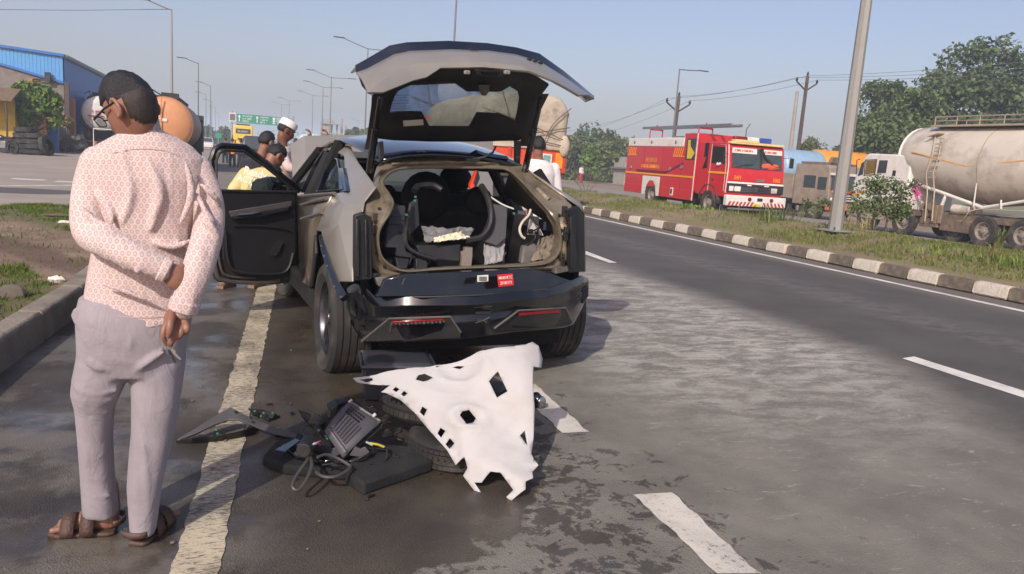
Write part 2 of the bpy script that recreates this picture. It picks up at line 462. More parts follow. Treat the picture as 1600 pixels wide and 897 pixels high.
# left edge line, dashes, right edge line as worn thermoplastic
P_EDGE = paint_mat("edge_line_paint", (194, 183, 156), (96, 86, 76), .52, (.7, 2.4, 1))
P_DASH = paint_mat("dash_paint", (214, 208, 194), (104, 96, 88), .60)
P_WHITE = paint_mat("line_paint", (222, 218, 208), (100, 96, 92), .62)
def ragged_strip(name, m, pl, pr, z, step=.05, j=.008):
    """quad strip between two polylines with ragged sides"""
    G = []
    n = max(2, int((Vector(pl[1]) - Vector(pl[0])).length / step))
    for i in range(n + 1):
        t = i / n
        a = Vector(pl[0]).lerp(Vector(pl[1]), t); b = Vector(pr[0]).lerp(Vector(pr[1]), t)
        a.x += random.uniform(-j, j); b.x += random.uniform(-j, j)
        G.append([(a.x, a.y, z), (b.x, b.y, z)])
    b = MB(); b.grid(G)
    return tag(b.build(name, m), kind="structure")
def gline(name, m, L2, R2, **kw):
    return ragged_strip(name, m, [on_ground(*p) for p in L2], [on_ground(*p) for p in R2], .004, **kw)
eL0, eL1 = on_ground(266, 897), on_ground(396, 470); eR0, eR1 = on_ground(341, 897), on_ground(427, 470)
def ext(a, b, y): return a + (b - a) * ((y - a.y) / (b.y - a.y))
ragged_strip("edge_line", P_EDGE, [ext(eL0, eL1, 0.5), ext(eL0, eL1, 14)], [ext(eR0, eR1, 0.5), ext(eR0, eR1, 14)], .004, j=.007)
ragged_strip("edge_line", P_EDGE, [ext(eL0, eL1, 14), (.1, 90, 0)], [ext(eR0, eR1, 14), (.27, 90, 0)], .004, step=1)
gline("lane_dash", P_DASH, [(1120, 897), (990, 773)], [(1187, 897), (1050, 770)])
gline("lane_dash", P_DASH, [(880, 677), (800, 606)], [(919, 675), (836, 600)])
for y0 in (6.2, 10.7, 15.2, 19.7, 24.2, 33, 42, 51, 60, 69, 78):
    ragged_strip("lane_dash", P_DASH, [(1.72, y0, 0), (1.72, y0 + 2.4, 0)], [(1.90, y0, 0), (1.90, y0 + 2.4, 0)], .004, step=.2)
gline("lane_dash", P_WHITE, [(1600, 622), (1409, 560)], [(1600, 611), (1428, 557)], step=.2, j=.004)
for a in ((964, 410.5, 895, 384.5, 952, 410.5, 886, 387),):
    gline("lane_dash", P_WHITE, [(a[4], a[5]), (a[6], a[7])], [(a[0], a[1]), (a[2], a[3])], step=.2, j=.004)
for y0 in (16.5, 22.5, 28.5, 34.5, 46, 58, 70, 90):
    ragged_strip("lane_dash", P_WHITE, [(5.5, y0, 0), (5.5, y0 + 1.8, 0)], [(5.62, y0, 0), (5.62, y0 + 1.8, 0)], .004, step=.3)
mE = [on_ground(1600, 491), on_ground(1250, 411.5), on_ground(915, 340)]
ragged_strip("edge_line", P_WHITE, [(9.42, -5, 0), (9.42, 24, 0)], [(9.56, -5, 0), (9.56, 24, 0)], .004, step=.3, j=.006)
ragged_strip("edge_line", P_WHITE, [(9.42, 24, 0), (9.42, 200, 0)], [(9.56, 24, 0), (9.56, 200, 0)], .004, step=2)
ragged_strip("edge_line", P_WHITE, [(17.6, -5, 0), (17.6, 120, 0)], [(17.74, -5, 0), (17.74, 120, 0)], -.134, step=1)
# service road paint
for x0, x1, y0, y1, in ((-5.7, -4.9, 24.4, 25.0), (-4.6, -3.9, 24.2, 24.8)):
    ragged_strip("road_marking", P_DASH, [(x0, y0, 0), (x1, y0, 0)], [(x0, y1, 0), (x1, y1, 0)], .0, step=.1)
ragged_strip("road_marking", P_DASH, [(-8, 18.3, 0), (-4, 23.2, 0)], [(-7.85, 18.1, 0), (-3.85, 23.0, 0)], .0, step=.1)
pm = MB(); c0 = on_ground(25, 297)
pm.poly([(c0.x + 1.5 * math.cos(t) * (1 + .15 * math.sin(3 * t)), c0.y + .9 * math.sin(t), .0) for t in [i * 2 * pi / 16 for i in range(16)]])
tag(pm.build("asphalt_patch", mat("patch", (86, 82, 80), .85, bump=.4, bs=30)), kind="structure")

# ---- kerbs
M_KW = mat("kerb_white", (196, 188, 174), .85, var=.12, vs=9, bump=.5, bs=35, dirt=(138, 122, 102), ds=6, da=.95)
M_KB = mat("kerb_dark", (100, 92, 82), .88, var=.25, vs=9, bump=.5, bs=35, dirt=(142, 124, 104), ds=5, da=.95)
M_KC = mat("kerb_concrete", (132, 122, 108), .9, var=.15, vs=5, bump=.5, bs=30, dirt=(84, 80, 70), ds=3, da=.7)
M_KF = M_KC
kerb_r = tag(bpy.data.objects.new("median_kerb", None), kind="structure"); COL.objects.link(kerb_r)
def stone_mesh(m, ln, w=.20, h=.19):
    bm = bmesh.new(); bmesh.ops.create_cube(bm, size=1)
    for v in bm.verts:
        v.co = Vector((v.co.x * w * (0.86 if v.co.z > 0 else 1.06), v.co.y * ln, (v.co.z + .5) * h - .02))
        v.co += Vector([random.uniform(-.008, .008) for _ in range(3)])
    bmesh.ops.bevel(bm, geom=list(bm.edges), offset=.018, segments=2, affect='EDGES')
    me = bpy.data.meshes.new("kerb_stone"); bm.to_mesh(me); bm.free(); me.materials.append(m); me.shade_smooth(); me.set_sharp_from_angle(angle=rad(40))
    return me
variants = {c: [stone_mesh(m, .575) for _ in range(4)] for c, m in ((0, M_KW), (1, M_KB))}
y = 3.0; i = 0
while y < 90:
    o = bpy.data.objects.new("kerb_stone", random.choice(variants[i % 2])); COL.objects.link(o); o.parent = kerb_r
    o.location = (10.36 + random.uniform(-.012, .012), y + .295, 0); o.rotation_euler = (random.uniform(-.02, .02), 0, random.uniform(-.015, .015))
    y += .594; i += 1
# left kerb: long weathered concrete blocks
kerb_l = tag(bpy.data.objects.new("verge_kerb", None), kind="structure"); COL.objects.link(kerb_l)
kp = [Vector((-1.50, 1.2, 0)), Vector((-1.30, 5.0, 0)), Vector((-1.13, 7.0, 0)), Vector((-1.10, 9.0, 0)), Vector((-1.25, 11.5, 0)), Vector((-1.6, 14, 0)), Vector((-2.0, 15.6, 0))]
def kerb_block(a, b, w, h):
    t = (b - a).normalized(); nrm = Vector((-t.y, t.x, 0)); q = MB(); k = .008
    a = a + t * k; b = b - t * k
    sec = [(0, -.02), (.012, h * .9), (.03, h), (w, h), (w, -.02)]
    q.loft([[p + nrm * s + Vector((0, 0, zz + random.uniform(-.003, .003))) for s, zz in sec] for p in (a, a.lerp(b, .33), a.lerp(b, .66), b)])
    return q.build("kerb_stone", M_KC, kerb_l, bevel=.01)
for i in range(len(kp) - 1):
    n = max(1, round((kp[i + 1] - kp[i]).length / .95))
    for j in range(n):
        kerb_block(kp[i].lerp(kp[i + 1], j / n), kp[i].lerp(kp[i + 1], (j + 1) / n), .17, .205)

# left verge: raised earth with grass bands
def verge_edge(y):
    for i in range(len(kp) - 1):
        if kp[i].y <= y <= kp[i + 1].y:
            return kp[i].lerp(kp[i + 1], (y - kp[i].y) / (kp[i + 1].y - kp[i].y)).x
    return kp[-1].x
def verge_mat():
    m, N, L, B = node_mat("verge_earth"); k = NB(m)
    a = k.noise(2.5, 7, .65); b = k.noise(30, 5, .7)
    col = k.mix(k.ramp(a, .3, .7), (120, 98, 80), (150, 128, 106))
    d = k.math('ADD', k.y, k.math('MULTIPLY', k.x, 1.4))     # across the bands
    g = k.math('ADD', k.ramp(k.math('ABSOLUTE', k.math('SUBTRACT', k.math('ADD', d, a), 4.4)), 1.5, .9), k.ramp(k.math('ADD', d, a), 8.2, 9.0))
    col = k.mix(k.math('MULTIPLY', g, .8), col, (92, 92, 52))
    dk = k.ramp(k.math('ABSOLUTE', k.math('SUBTRACT', k.math('ADD', d, k.math('MULTIPLY', a, .6)), 6.6)), .6, .25)
    col = k.mix(k.math('MULTIPLY', dk, .7), col, (84, 66, 52))
    col = k.mix(k.math('MULTIPLY', k.ramp(b, .45, .75), .4), col, (74, 60, 48))
    L.new(col, B.inputs["Base Color"]); B.inputs["Roughness"].default_value = .95
    L.new(k.bump(k.math('ADD', b, k.math('MULTIPLY', a, 3)), .7, .03), B.inputs["Normal"])
    return m
G = []
NVY = 60
def verge_z(t, y): return .19 + .03 * fbm(t * 3, y, .9) - .17 * max(0, (t - .8) / .2) ** 1.5 - .17 * max(0, min(1, (y - 14.2) / 2.2))
for j in range(NVY + 1):
    yy = 1.2 + (16.4 - 1.2) * j / NVY
    xe = verge_edge(min(yy, 15.6)) - .165; xo = -3.9 if yy < 14 else -3.9 + (yy - 14) * .45
    G.append([(xe + (xo - xe) * t, yy, verge_z(t, yy)) for t in [q / 24 for q in range(25)]])
b = MB(); b.grid(G); tag(b.build("verge", verge_mat(), ang=180), kind="structure")

# median earth: grass strip sheet over the land, from the kerb to the opposite road
def median_mat():
    m, N, L, B = node_mat("median_earth"); k = NB(m)
    a = k.noise(1.1, 8, .65); b = k.noise(26, 5, .7)
    col = k.mix(k.ramp(a, .3, .7), (124, 104, 84), (158, 138, 112))
    near = k.ramp(k.x, 11.2, 10.5)
    g = k.math('MULTIPLY', k.ramp(k.math('ADD', a, k.math('MULTIPLY', k.noise(.35, 3), .6)), .66, .84), k.math('SUBTRACT', 1, k.math('MULTIPLY', near, .8)))
    col = k.mix(k.math('MULTIPLY', g, .75), col, (104, 106, 58))
    col = k.mix(k.math('MULTIPLY', k.ramp(b, .5, .75), .4), col, (84, 70, 54))
    L.new(col, B.inputs["Base Color"]); B.inputs["Roughness"].default_value = .95
    L.new(k.bump(k.math('ADD', b, k.math('MULTIPLY', a, 3)), .6, .03), B.inputs["Normal"])
    return m
def median_z(x, y):
    up = min(1, max(0, (x - 10.45) / 2.5)); dn = min(1, max(0, (x - 13.2) / 3.9)); sm = lambda t: t * t * (3 - 2 * t)
    return .13 + .27 * sm(up) - .58 * sm(dn) + .05 * fbm(x, y, .5) * min(1, (x - 10.4) * 1.2) * max(0, min(1, (17.1 - x) / 1.5))
xs = np.linspace(10.44, 17.1, 40); ys = np.concatenate([np.linspace(2, 40, 90), np.linspace(42, 120, 30)])
b = MB(); b.grid([[(x, y, median_z(x, y)) for x in xs] for y in ys]); tag(b.build("median", median_mat(), ang=180), kind="structure")

# ---- grass (nobody could count it)
def leaf_mat(name, c1, c2, rough=.75, trans=.25):
    m, N, L, B = node_mat(name); k = NB(m)
    oi = N.new("ShaderNodeNewGeometry")
    r = oi.outputs["Random Per Island"]
    col = k.mix(r, c1, c2)
    col = k.mix(k.math('MULTIPLY', k.ramp(k.noise(.9, 4), .35, .65), .35), col, tuple(int(x * .82) for x in c1))
    L.new(col, B.inputs["Base Color"]); B.inputs["Roughness"].default_value = rough
    B.inputs["Specular IOR Level"].default_value = .12
    tl = N.new("ShaderNodeBsdfTranslucent"); L.new(col, tl.inputs[0])
    mx = N.new("ShaderNodeMixShader"); mx.inputs[0].default_value = trans
    L.new(B.outputs[0], mx.inputs[1]); L.new(tl.outputs[0], mx.inputs[2]); L.new(mx.outputs[0], N["Material Output"].inputs[0])
    return m
M_GRASS = leaf_mat("grass_blades", (86, 102, 46), (140, 138, 80))
M_GRASS2 = leaf_mat("grass_green", (74, 98, 40), (118, 130, 62))
def grass(name, pts, h, m, w=.006, lean=.6):
    pts = np.asarray(pts); n = len(pts)
    ang = rng.uniform(0, 2 * pi, n); hh = h * rng.uniform(.45, 1.25, n); ww = w * rng.uniform(.7, 1.5, n)
    dx, dy = np.cos(ang), np.sin(ang); la = rng.uniform(0, 2 * pi, n); lm = hh * lean * rng.uniform(.2, 1.2, n)
    lx, ly = np.cos(la) * lm, np.sin(la) * lm
    b0 = pts + np.stack([-dx * ww, -dy * ww, 0 * ww], 1); b1 = pts + np.stack([dx * ww, dy * ww, 0 * ww], 1)
    m1 = pts + np.stack([lx * .35 + dx * ww * .7, ly * .35 + dy * ww * .7, hh * .6], 1); m0 = pts + np.stack([lx * .35 - dx * ww * .7, ly * .35 - dy * ww * .7, hh * .6], 1)
    t = pts + np.stack([lx, ly, hh], 1); t2 = t + np.stack([dx * ww * .15, dy * ww * .15, 0 * ww], 1)
    v = np.stack([b0, b1, m1, m0, t2, t], 1).reshape(-1, 3); i = np.arange(n)[:, None] * 6
    q = np.concatenate([i + [[0, 1, 2, 3]], i + [[3, 2, 4, 5]]], 0)
    return tag(np_mesh(name, v, q, m), kind="stuff")
def sample(n, x0, x1, y0, y1, zf, dens):
    out = []
    while len(out) < n:
        x, y = random.uniform(x0, x1), y0 + (y1 - y0) * random.random() ** 1.5
        if random.random() < dens(x, y): out.append((x, y, zf(x, y) - .01))
    return out
def med_d(x, y):
    return max(0.02, min(1, .5 + 1.3 * fbm(x, y, .55) + .5 * fbm(x + 40, y, 2.2))) * (0.12 if x < 11.0 else 1)
grass("median_grass", sample(50000, 10.5, 16.9, 6, 55, median_z, med_d), .09, M_GRASS, .008)
def vz(x, y):
    xe = verge_edge(min(max(y, 1.3), 15.6)) - .165; xo = -3.9 if y < 14 else -3.9 + (y - 14) * .45
    return verge_z(max(0, min(1, (x - xe) / (xo - xe))), y)
def ver_d(x, y):
    xe = verge_edge(min(max(y, 1.3), 15.6)) - .165; xo = -3.9 if y < 14 else -3.9 + (y - 14) * .45
    if x > xe - .02 or x < xo + .05: return 0
    d = y + 1.4 * x + 1.2 * fbm(x, y, .8)
    g = 1 if (d > 8.6 or abs(d - 4.6) < 1.2) else .04
    return g * max(.05, min(1, .6 + 1.2 * fbm(x, y, 1.5)))
grass("verge_grass", sample(24000, -3.9, -1.2, 2.0, 16.4, vz, ver_d), .05, M_GRASS2, .005)
# ================================================================== the burnt-out car
CARP = mat("champagne_paint", (148, 143, 134), .40, .35, var=.04, coat=.35, spec=.5, bump=.0, dirt=(132, 126, 116), ds=2.2, da=.35)
FLANGE = mat("bare_champagne_metal", (152, 140, 118), .34, .55, var=.12, vs=9, bump=.25, bs=22, dirt=(66, 56, 44), ds=5, da=.8)
BLACKG = mat("gloss_black_plastic", (14, 15, 19), .14, 0, var=.2, coat=.7, spec=.5, dirt=(60, 56, 52), ds=3.5, da=.35)
BLACKM = mat("matt_black_plastic", (24, 24, 26), .55, 0, var=.2, bump=.2, bs=90, dirt=(64, 58, 52), ds=5, da=.4)
ROOFM = mat("dark_roof_glass", (14, 18, 30), .08, 0, var=.1, coat=1, dirt=(70, 72, 76), ds=2, da=.3)
SOOT_SHADE = mat("soot_and_shade_black", (9, 9, 10), .85, 0, var=.3, bump=.4, bs=20)  # soot of the burnt car; elsewhere paints the shade inside openings
GREYP = mat("grey_trim_plastic", (50, 50, 54), .6, 0, var=.1, bump=.15, bs=120, dirt=(38, 36, 36), ds=4, da=.6)
GREYP2 = mat("worn_grey_plastic", (92, 88, 84), .6, 0, var=.15, dirt=(40, 36, 34), ds=6, da=.7)
TYRE = mat("tyre_rubber", (40, 39, 38), .75, 0, var=.2, vs=8, bump=.15, bs=80, dirt=(98, 90, 80), ds=5, da=.55)
RIMM = mat("alloy_rim", (84, 84, 88), .32, .8, var=.1, dirt=(44, 40, 36), ds=8, da=.6)
RIMB = mat("dark_alloy", (24, 24, 27), .3, .5, var=.1)
SEALM = mat("seal_edge", (120, 112, 96), .3, .4, var=.2)
REDL = mat("red_reflector", (120, 18, 22), .25, 0, var=.1, coat=.6)
REDB = mat("red_orange_plastic", (206, 62, 34), .5, 0, var=.1)
WHITEP = mat("white_plastic", (184, 184, 180), .55, var=.06, dirt=(150, 145, 135), ds=5, da=.4)
CLOTHG = mat("grey_cloth", (108, 108, 108), .9, var=.15, bump=.4, bs=40)
CLOTHC = mat("cream_cloth", (214, 202, 176), .9, var=.1, bump=.4, bs=40)
GREENC = mat("green_clip", (58, 124, 100), .5, var=.1)
CARGLASS = glass_mat("car_glass", (225, 235, 236), .01, .80)
MIRR = mat("mirror_glass", (200, 220, 222), .03, 1.0, var=.02, rvar=0)
CHROME = mat("satin_chrome", (190, 188, 184), .25, 1.0, var=.05)
PAPER = mat("paper_sticker", (216, 212, 200), .7, var=.06)
REDS = mat("red_sticker", (206, 38, 44), .5, var=.05)
INKW = mat("white_ink", (238, 232, 226), .6, var=.03)
INKK = mat("black_ink", (20, 20, 22), .6, var=.03)

CAR_O, CAR_YAW = (1.54, 5.22, 0), 4
CF = Frame(CAR_O, CAR_YAW)
car = thing("car", CAR_O, "champagne coloured coupe SUV with its tailgate up and its boot stripped and burnt", "car", yaw=CAR_YAW)
S = lambda x, y, u: CF.u(x, y, u)
B = lambda x, y, v: CF.v(x, y, v)
def ip(t, T):
    """piecewise linear table"""
    for (a, b), (c, d) in zip(T, T[1:]):
        if t <= c: return b + (d - b) * max(0, (t - a)) / (c - a)
    return T[-1][1]
def resample(pts, n):
    pts = [Vector(p) for p in pts]; L = [0]
    for a, b in zip(pts, pts[1:]): L.append(L[-1] + (b - a).length)
    out = []
    for i in range(n):
        d = L[-1] * i / (n - 1); k = 0
        while k < len(L) - 2 and L[k + 1] < d: k += 1
        t = (d - L[k]) / max(1e-9, L[k + 1] - L[k]); out.append(pts[k].lerp(pts[k + 1], t))
    return out
def smooth_path(pts, n=8, closed=False):
    pts = [Vector(p) for p in pts]; k = len(pts); out = []
    for i in range(k if closed else k - 1):
        p0 = pts[(i - 1) % k] if closed else pts[max(0, i - 1)]; p1 = pts[i]; p2 = pts[(i + 1) % k]; p3 = pts[(i + 2) % k] if closed else pts[min(k - 1, i + 2)]
        for j in range(n):
            t = j / n
            out.append(.5 * ((2 * p1) + (p2 - p0) * t + (2 * p0 - 5 * p1 + 4 * p2 - p3) * t * t + (3 * p1 - p0 - 3 * p2 + p3) * t ** 3))
    if not closed: out.append(pts[-1])
    return out

# ---- left flank: quarter panel, pillar
Q = {k: S(*v) for k, v in dict(
    a=(504, 386, -.955), b=(524, 440, -.975), c=(552, 440, -.925), d=(553.5, 335, -.87), e=(567, 331, -.855), f=(504, 362, -.95),
    g=(496, 360, -.955), h=(505, 334, -.935), i=(524, 303, -.885), j=(541.6, 299, -.835), k=(570, 315, -.83), l=(588, 292, -.76),
    m=(560, 253, -.685), n=(538, 244, -.74), o=(548, 229, -.65), p=(529, 225, -.65), q=(512, 233, -.69), r=(527, 238, -.715), mid=(530, 348, -.945), mid2=(538, 318, -.90)).items()}
b = MB()
names = list(Q); idx = {k: i for i, k in enumerate(names)}
b.add([Q[k] for k in names], [tuple(idx[c] for c in f) for f in (
    ("a", "b", "c", "mid"), ("a", "mid", "f"), ("mid", "c", "d"), ("f", "mid", "mid2", "h", "g"), ("mid", "d", "e", "mid2"), ("h", "mid2", "i"), ("i", "mid2", "k", "j"), ("mid2", "e", "k"),
    ("j", "k", "l", "m", "n"), ("n", "m", "o", "r"), ("r", "o", "p", "q"))])
qp = b.build("quarter_panel", CARP, car, ang=33, solid=.014, bevel=.006)
# rail over the left windows
b = MB(); b.loft([[p + Vector((0, 0, .012)), p + Vector((.05, 0, .03)), p + Vector((.06, 0, -.01)), p + Vector((0, 0, -.012))] for p in (Q["r"], Q["q"], S(505, 234, -.70), S(490, 256, -.76), S(470, 299, -.86))])
b.build("window_rail", BLACKG, car, bevel=.004)
# rear door skin
D = [S(*p) for p in ((468, 306, -.915), (500, 304, -.90), (523, 303.5, -.887), (504, 335, -.938), (495, 361, -.958), (491, 392, -.965), (488, 420, -.962), (486, 448, -.95), (476, 440, -.95), (470, 400, -.955), (468, 350, -.95))]
cen = S(485, 350, -.965)
b = MB(); b.add(D + [cen], [(i, (i + 1) % len(D), len(D)) for i in range(len(D))])
rd = b.build("rear_door", mat("door_grey", (120, 110, 96), .32, .5, var=.1, coat=.5, dirt=(52, 46, 40), ds=4, da=.7), car, ang=50, solid=.03)
b = MB()
for yy, u in ((316, -.925), (338, -.945)):
    b.tube([S(470, yy + 4, u - .02), S(490, yy - 2, u - .02), S(510 - (yy - 316) * .3, yy - 6, u - .005)], .012, 6)
b.tube([S(470, 306, -.93), S(500, 303.5, -.915), S(523, 302, -.90)], .014, 6)
b.build("crease", GREYP2, rd)
b = MB(); b.prism([S(469, 372, -.97), S(491, 366, -.975), S(493, 395, -.975), S(489, 425, -.97), S(487, 448, -.96), S(473, 438, -.965)], (.02, 0, 0)); b.build("lower_cladding", BLACKM, rd, bevel=.006)
# side windows on the left
b = MB(); b.poly([S(*p) for p in ((475, 303, -.885), (507, 236, -.715), (515, 238, -.725), (500, 302, -.885))]); b.build("side_window", SOOT_SHADE, car, solid=.006)
b = MB(); gp = [S(*p) for p in ((497, 300, -.885), (517, 245, -.742), (529, 249, -.75), (539, 296, -.845))]; b.poly(gp)
sw = b.build("quarter_window", CARGLASS, car, solid=.005)
b = MB(); b.tube([p + Vector((-.006, 0, 0)) for p in gp], .012, 6, closed=True)
b.prism([S(528, 262, -.80), S(536, 262, -.80), S(541, 298, -.86), S(530, 299, -.86)], (.03, 0, 0)); b.build("window_frame", BLACKG, sw, bevel=.003)
# arch cladding: peeled black strip with clips
arch = [S(*p) for p in ((497, 368, -.99), (501, 392, -1.0), (509, 418, -1.01), (520, 446, -1.015), (530, 468, -1.01))]
arch2 = [S(*p) for p in ((503, 364, -.955), (509, 388, -.965), (517, 412, -.975), (529, 440, -.98), (541, 458, -.97))]
b = MB(); b.loft([[p, q, q + Vector((.03, .02, -.02)), p + Vector((.03, .02, -.02))] for p, q in zip(arch, arch2)])
ar = b.build("arch_cladding", BLACKG, car, bevel=.005)
b = MB()
for k_, (p, q) in enumerate(zip(resample(arch, 7), resample(arch2, 7))):
    if k_ in (0, 4): continue
    b.box(p.lerp(q, .35 + .3 * random.random()) + Vector((-.010, 0, 0)), (.010, .016, .009))
b.build("clip", GREYP2, ar)
# inner wheel arch, dark
b = MB(); cR = Vector((-.72, .12, .36))
b.loft([[Vector((x, cR.y + .44 * math.cos(t), .34 + .44 * math.sin(t))) for x in (-.93, -.55)] for t in [pi * q / 10 for q in range(11)]], closed=False, caps=False)
b.box((-.55, .1, .55), (.02, .9, .5)); b.build("wheel_arch", SOOT_SHADE, car)

# ---- boot aperture: flange with seal
inn = [(624.6, 263.4), (684.8, 261.2), (740, 261.5), (774, 262.3), (794, 265.6), (814, 282.4), (836.5, 307), (861, 333.7), (872, 353.7), (875.5, 373.8), (872, 393.9), (856.5, 408.4), (825, 414), (736, 417.3), (680, 420), (635.8, 422.9), (613.5, 416.2), (595.6, 400.6), (590, 373.8), (593.4, 356), (606.8, 333.7), (613.5, 317), (606.8, 302.4), (597.8, 288), (602.3, 275.7)]
out = [(606, 247), (684, 244), (740, 243.5), (790, 245), (812, 255), (838, 274), (868, 296), (893, 320), (888, 350), (888, 374), (888, 396), (880, 420), (830, 421.5), (736, 423.5), (680, 427), (634, 430), (600, 432), (583, 418), (580, 374), (579, 350), (572, 332), (573, 316), (587, 293), (590, 276), (594, 262)]
def av(py): return -.56 + max(0, 330 - py) / 70 * .52
ri = [B(x, y, av(y)) for x, y in inn]; ro = [B(x, y, av(y) + .015) for x, y in out]
n = len(ri)
b = MB()
r0 = [p + Vector((0, .09, 0)) for p in ri]
r1 = [ri[i].lerp(ro[i], .12) + Vector((0, -.012, 0)) for i in range(n)]
r2 = [ri[i].lerp(ro[i], .40) + Vector((0, .022, 0)) for i in range(n)]
r3 = [ri[i].lerp(ro[i], .72) + Vector((0, -.004, 0)) for i in range(n)]
b.loft([r0, ri, r1, r2, r3, ro, [p + Vector((0, .1, 0)) for p in ro]], caps=False)
fl = b.build("boot_frame", FLANGE, car, ang=50)
b = MB(); b.tube(smooth_path([p + Vector((0, -.008, 0)) for p in ri], 4, True), .009, 6, closed=True); b.build("door_seal", SEALM, fl)
b = MB()   # pressed holes, bolts and brackets along the flange
for i in (6, 7, 8, 10, 11, 16, 17, 18, 19, 20, 21):
    p = r2[i].lerp(r2[(i + 1) % n], .35)
    b.cyl(p + Vector((0, .006, 0)), p + Vector((0, -.014, 0)), .014, .010, 8)
b.build("bolt", BLACKM, fl)
b = MB()
for x, y, w_, h_ in ((574, 375, .035, .10), (573, 425, .04, .05), (884, 365, .03, .09), (882, 330, .03, .07), (878, 402, .03, .05), (586, 430, .05, .03)):
    p = B(x, y, -.60); b.box(p, (w_, .03, h_)); b.box(p + Vector((0, -.02, h_ * .2)), (w_ * .5, .02, h_ * .3))
b.build("latch_bracket", BLACKM, fl, bevel=.004)
b = MB()   # stamped ribs on the right pillar and roof header
b.tube([B(812, 278, -.12), B(850, 306, -.34), B(884, 334, -.5)], .012, 6); b.tube([B(840, 295, -.30), B(858, 312, -.40)], .02, 6)
b.tube([B(612, 256, -.02), B(700, 253, 0), B(780, 255, 0)], .010, 6); b.tube([B(592, 300, -.33), B(600, 318, -.45)], .016, 6)
b.build("pressed_rib", FLANGE, fl)
# exposed lamp mounts beside the sill
b = MB()
b.prism([B(586, 433, -.63), B(628, 430, -.63), B(632, 447, -.65), B(592, 448, -.65)], (0, .08, 0)); b.prism([B(868, 417, -.58), B(890, 414, -.56), B(891, 424, -.58), B(868, 428, -.60)], (0, .08, 0))
b.build("lamp_mount", GREYP2, car, bevel=.008)
b = MB(); b.prism([B(554, 336, -.62), B(568, 333, -.63), B(581, 339, -.62), B(582, 436, -.63), B(553, 439, -.65)], (0, .05, 0))
b.prism([B(556, 342, -.645), B(561, 341, -.645), B(562, 432, -.665), B(556, 434, -.665)], (0, .04, 0)); b.prism([B(570, 342, -.645), B(574, 344, -.645), B(575, 430, -.66), B(571, 430, -.66)], (0, .04, 0))
b.build("tail_lamp_housing", BLACKM, car, bevel=.006)
b = MB(); b.prism([B(887, 328, -.56), B(905, 322, -.50), B(913, 332, -.40), B(914, 424, -.42), B(890, 426, -.60)], (0, .14, 0))
b.prism([B(892, 338, -.61), B(899, 336, -.58), B(901, 418, -.60), B(893, 420, -.63)], (0, .05, 0))
b.build("tail_lamp_housing", BLACKM, car, bevel=.006)
# right quarter and flank
b = MB()
RQ = [B(812, 256, .0), B(838, 275, -.18), B(868, 297, -.33), B(905, 322, -.48)]
RR = [Vector((p.x + .10 + .03 * i, p.y + .35, p.z + .01)) for i, p in enumerate(RQ)]
b.loft([[a, c, Vector((c.x + .02, c.y + .2, c.z - .25)), ] for a, c in zip(RQ, RR)], closed=False, caps=False)
b.poly([RQ[3], B(913, 332, -.40), B(914, 424, -.42), Vector((.80, .3, .6)), Vector((.80, .35, 1.05)), RR[3]])
b.poly([Vector((.78, .5, .35)), Vector((.80, .5, 1.02)), Vector((.80, 3.2, .95)), Vector((.78, 3.2, .35))])
b.build("right_flank", CARP, car, ang=30, solid=.012)

# ---- boot sill and bumper
def bv(px): return -.78 + .40 * abs((px - 735) / 185.) ** 3.2
P = lambda px, py, off=0: B(px, py, bv(px) + off)
T_ridge = [(528, 462), (545, 447), (562, 438), (587, 463), (634, 461), (747, 461), (850, 451), (895, 436), (908, 430), (919, 437)]
T_lip = [(528, 474), (548, 503), (566, 534), (610, 535), (720, 531), (770, 521), (830, 516), (893, 511), (908, 482), (919, 456)]
cols = [528, 538, 548, 562, 575, 587, 610, 634, 690, 747, 800, 850, 875, 895, 908, 919]
b = MB(); rows = []
for k, off in ((0, .05), (0.02, -.005), (.22, -.03), (.45, .0), (.62, -.012), (.98, .02), (1.0, .10)):
    rows.append([P(x, ip(x, T_ridge) + (ip(x, T_lip) - ip(x, T_ridge)) * k, off) for x in cols])
b.grid(rows)
bump_o = b.build("rear_bumper", BLACKG, car, ang=28, solid=.012, bevel=.004)
b = MB(); b.prism([B(600, 436, -.66), B(634, 428, -.70), B(736, 424, -.72), B(830, 419, -.70), B(866, 428, -.63), B(895, 440, -.55), B(850, 452, -.70), B(747, 462, -.76), B(634, 462, -.74), B(587, 464, -.68)], (0, .05, .0))
b.build("sill_panel", BLACKG, bump_o, bevel=.006)
b = MB(); b.tube([P(634, 430, .05), P(628, 445, .03), P(605, 458, .0)], .006, 5); b.tube([P(590, 461, -.01), P(660, 464, -.02), P(747, 461, -.015), P(850, 452, -.015), P(905, 449, -.02)], .005, 5)
b.build("panel_seam", GREYP, bump_o)
# black underbody slabs, set low to fill in the shade under the bumper
b = MB(); b.box((-.05, 1.0, .27), (1.4, 2.6, .17)); b.box((-.1, -.15, .40), (1.1, .5, .04)); b.build("underbody", SOOT_SHADE, car)
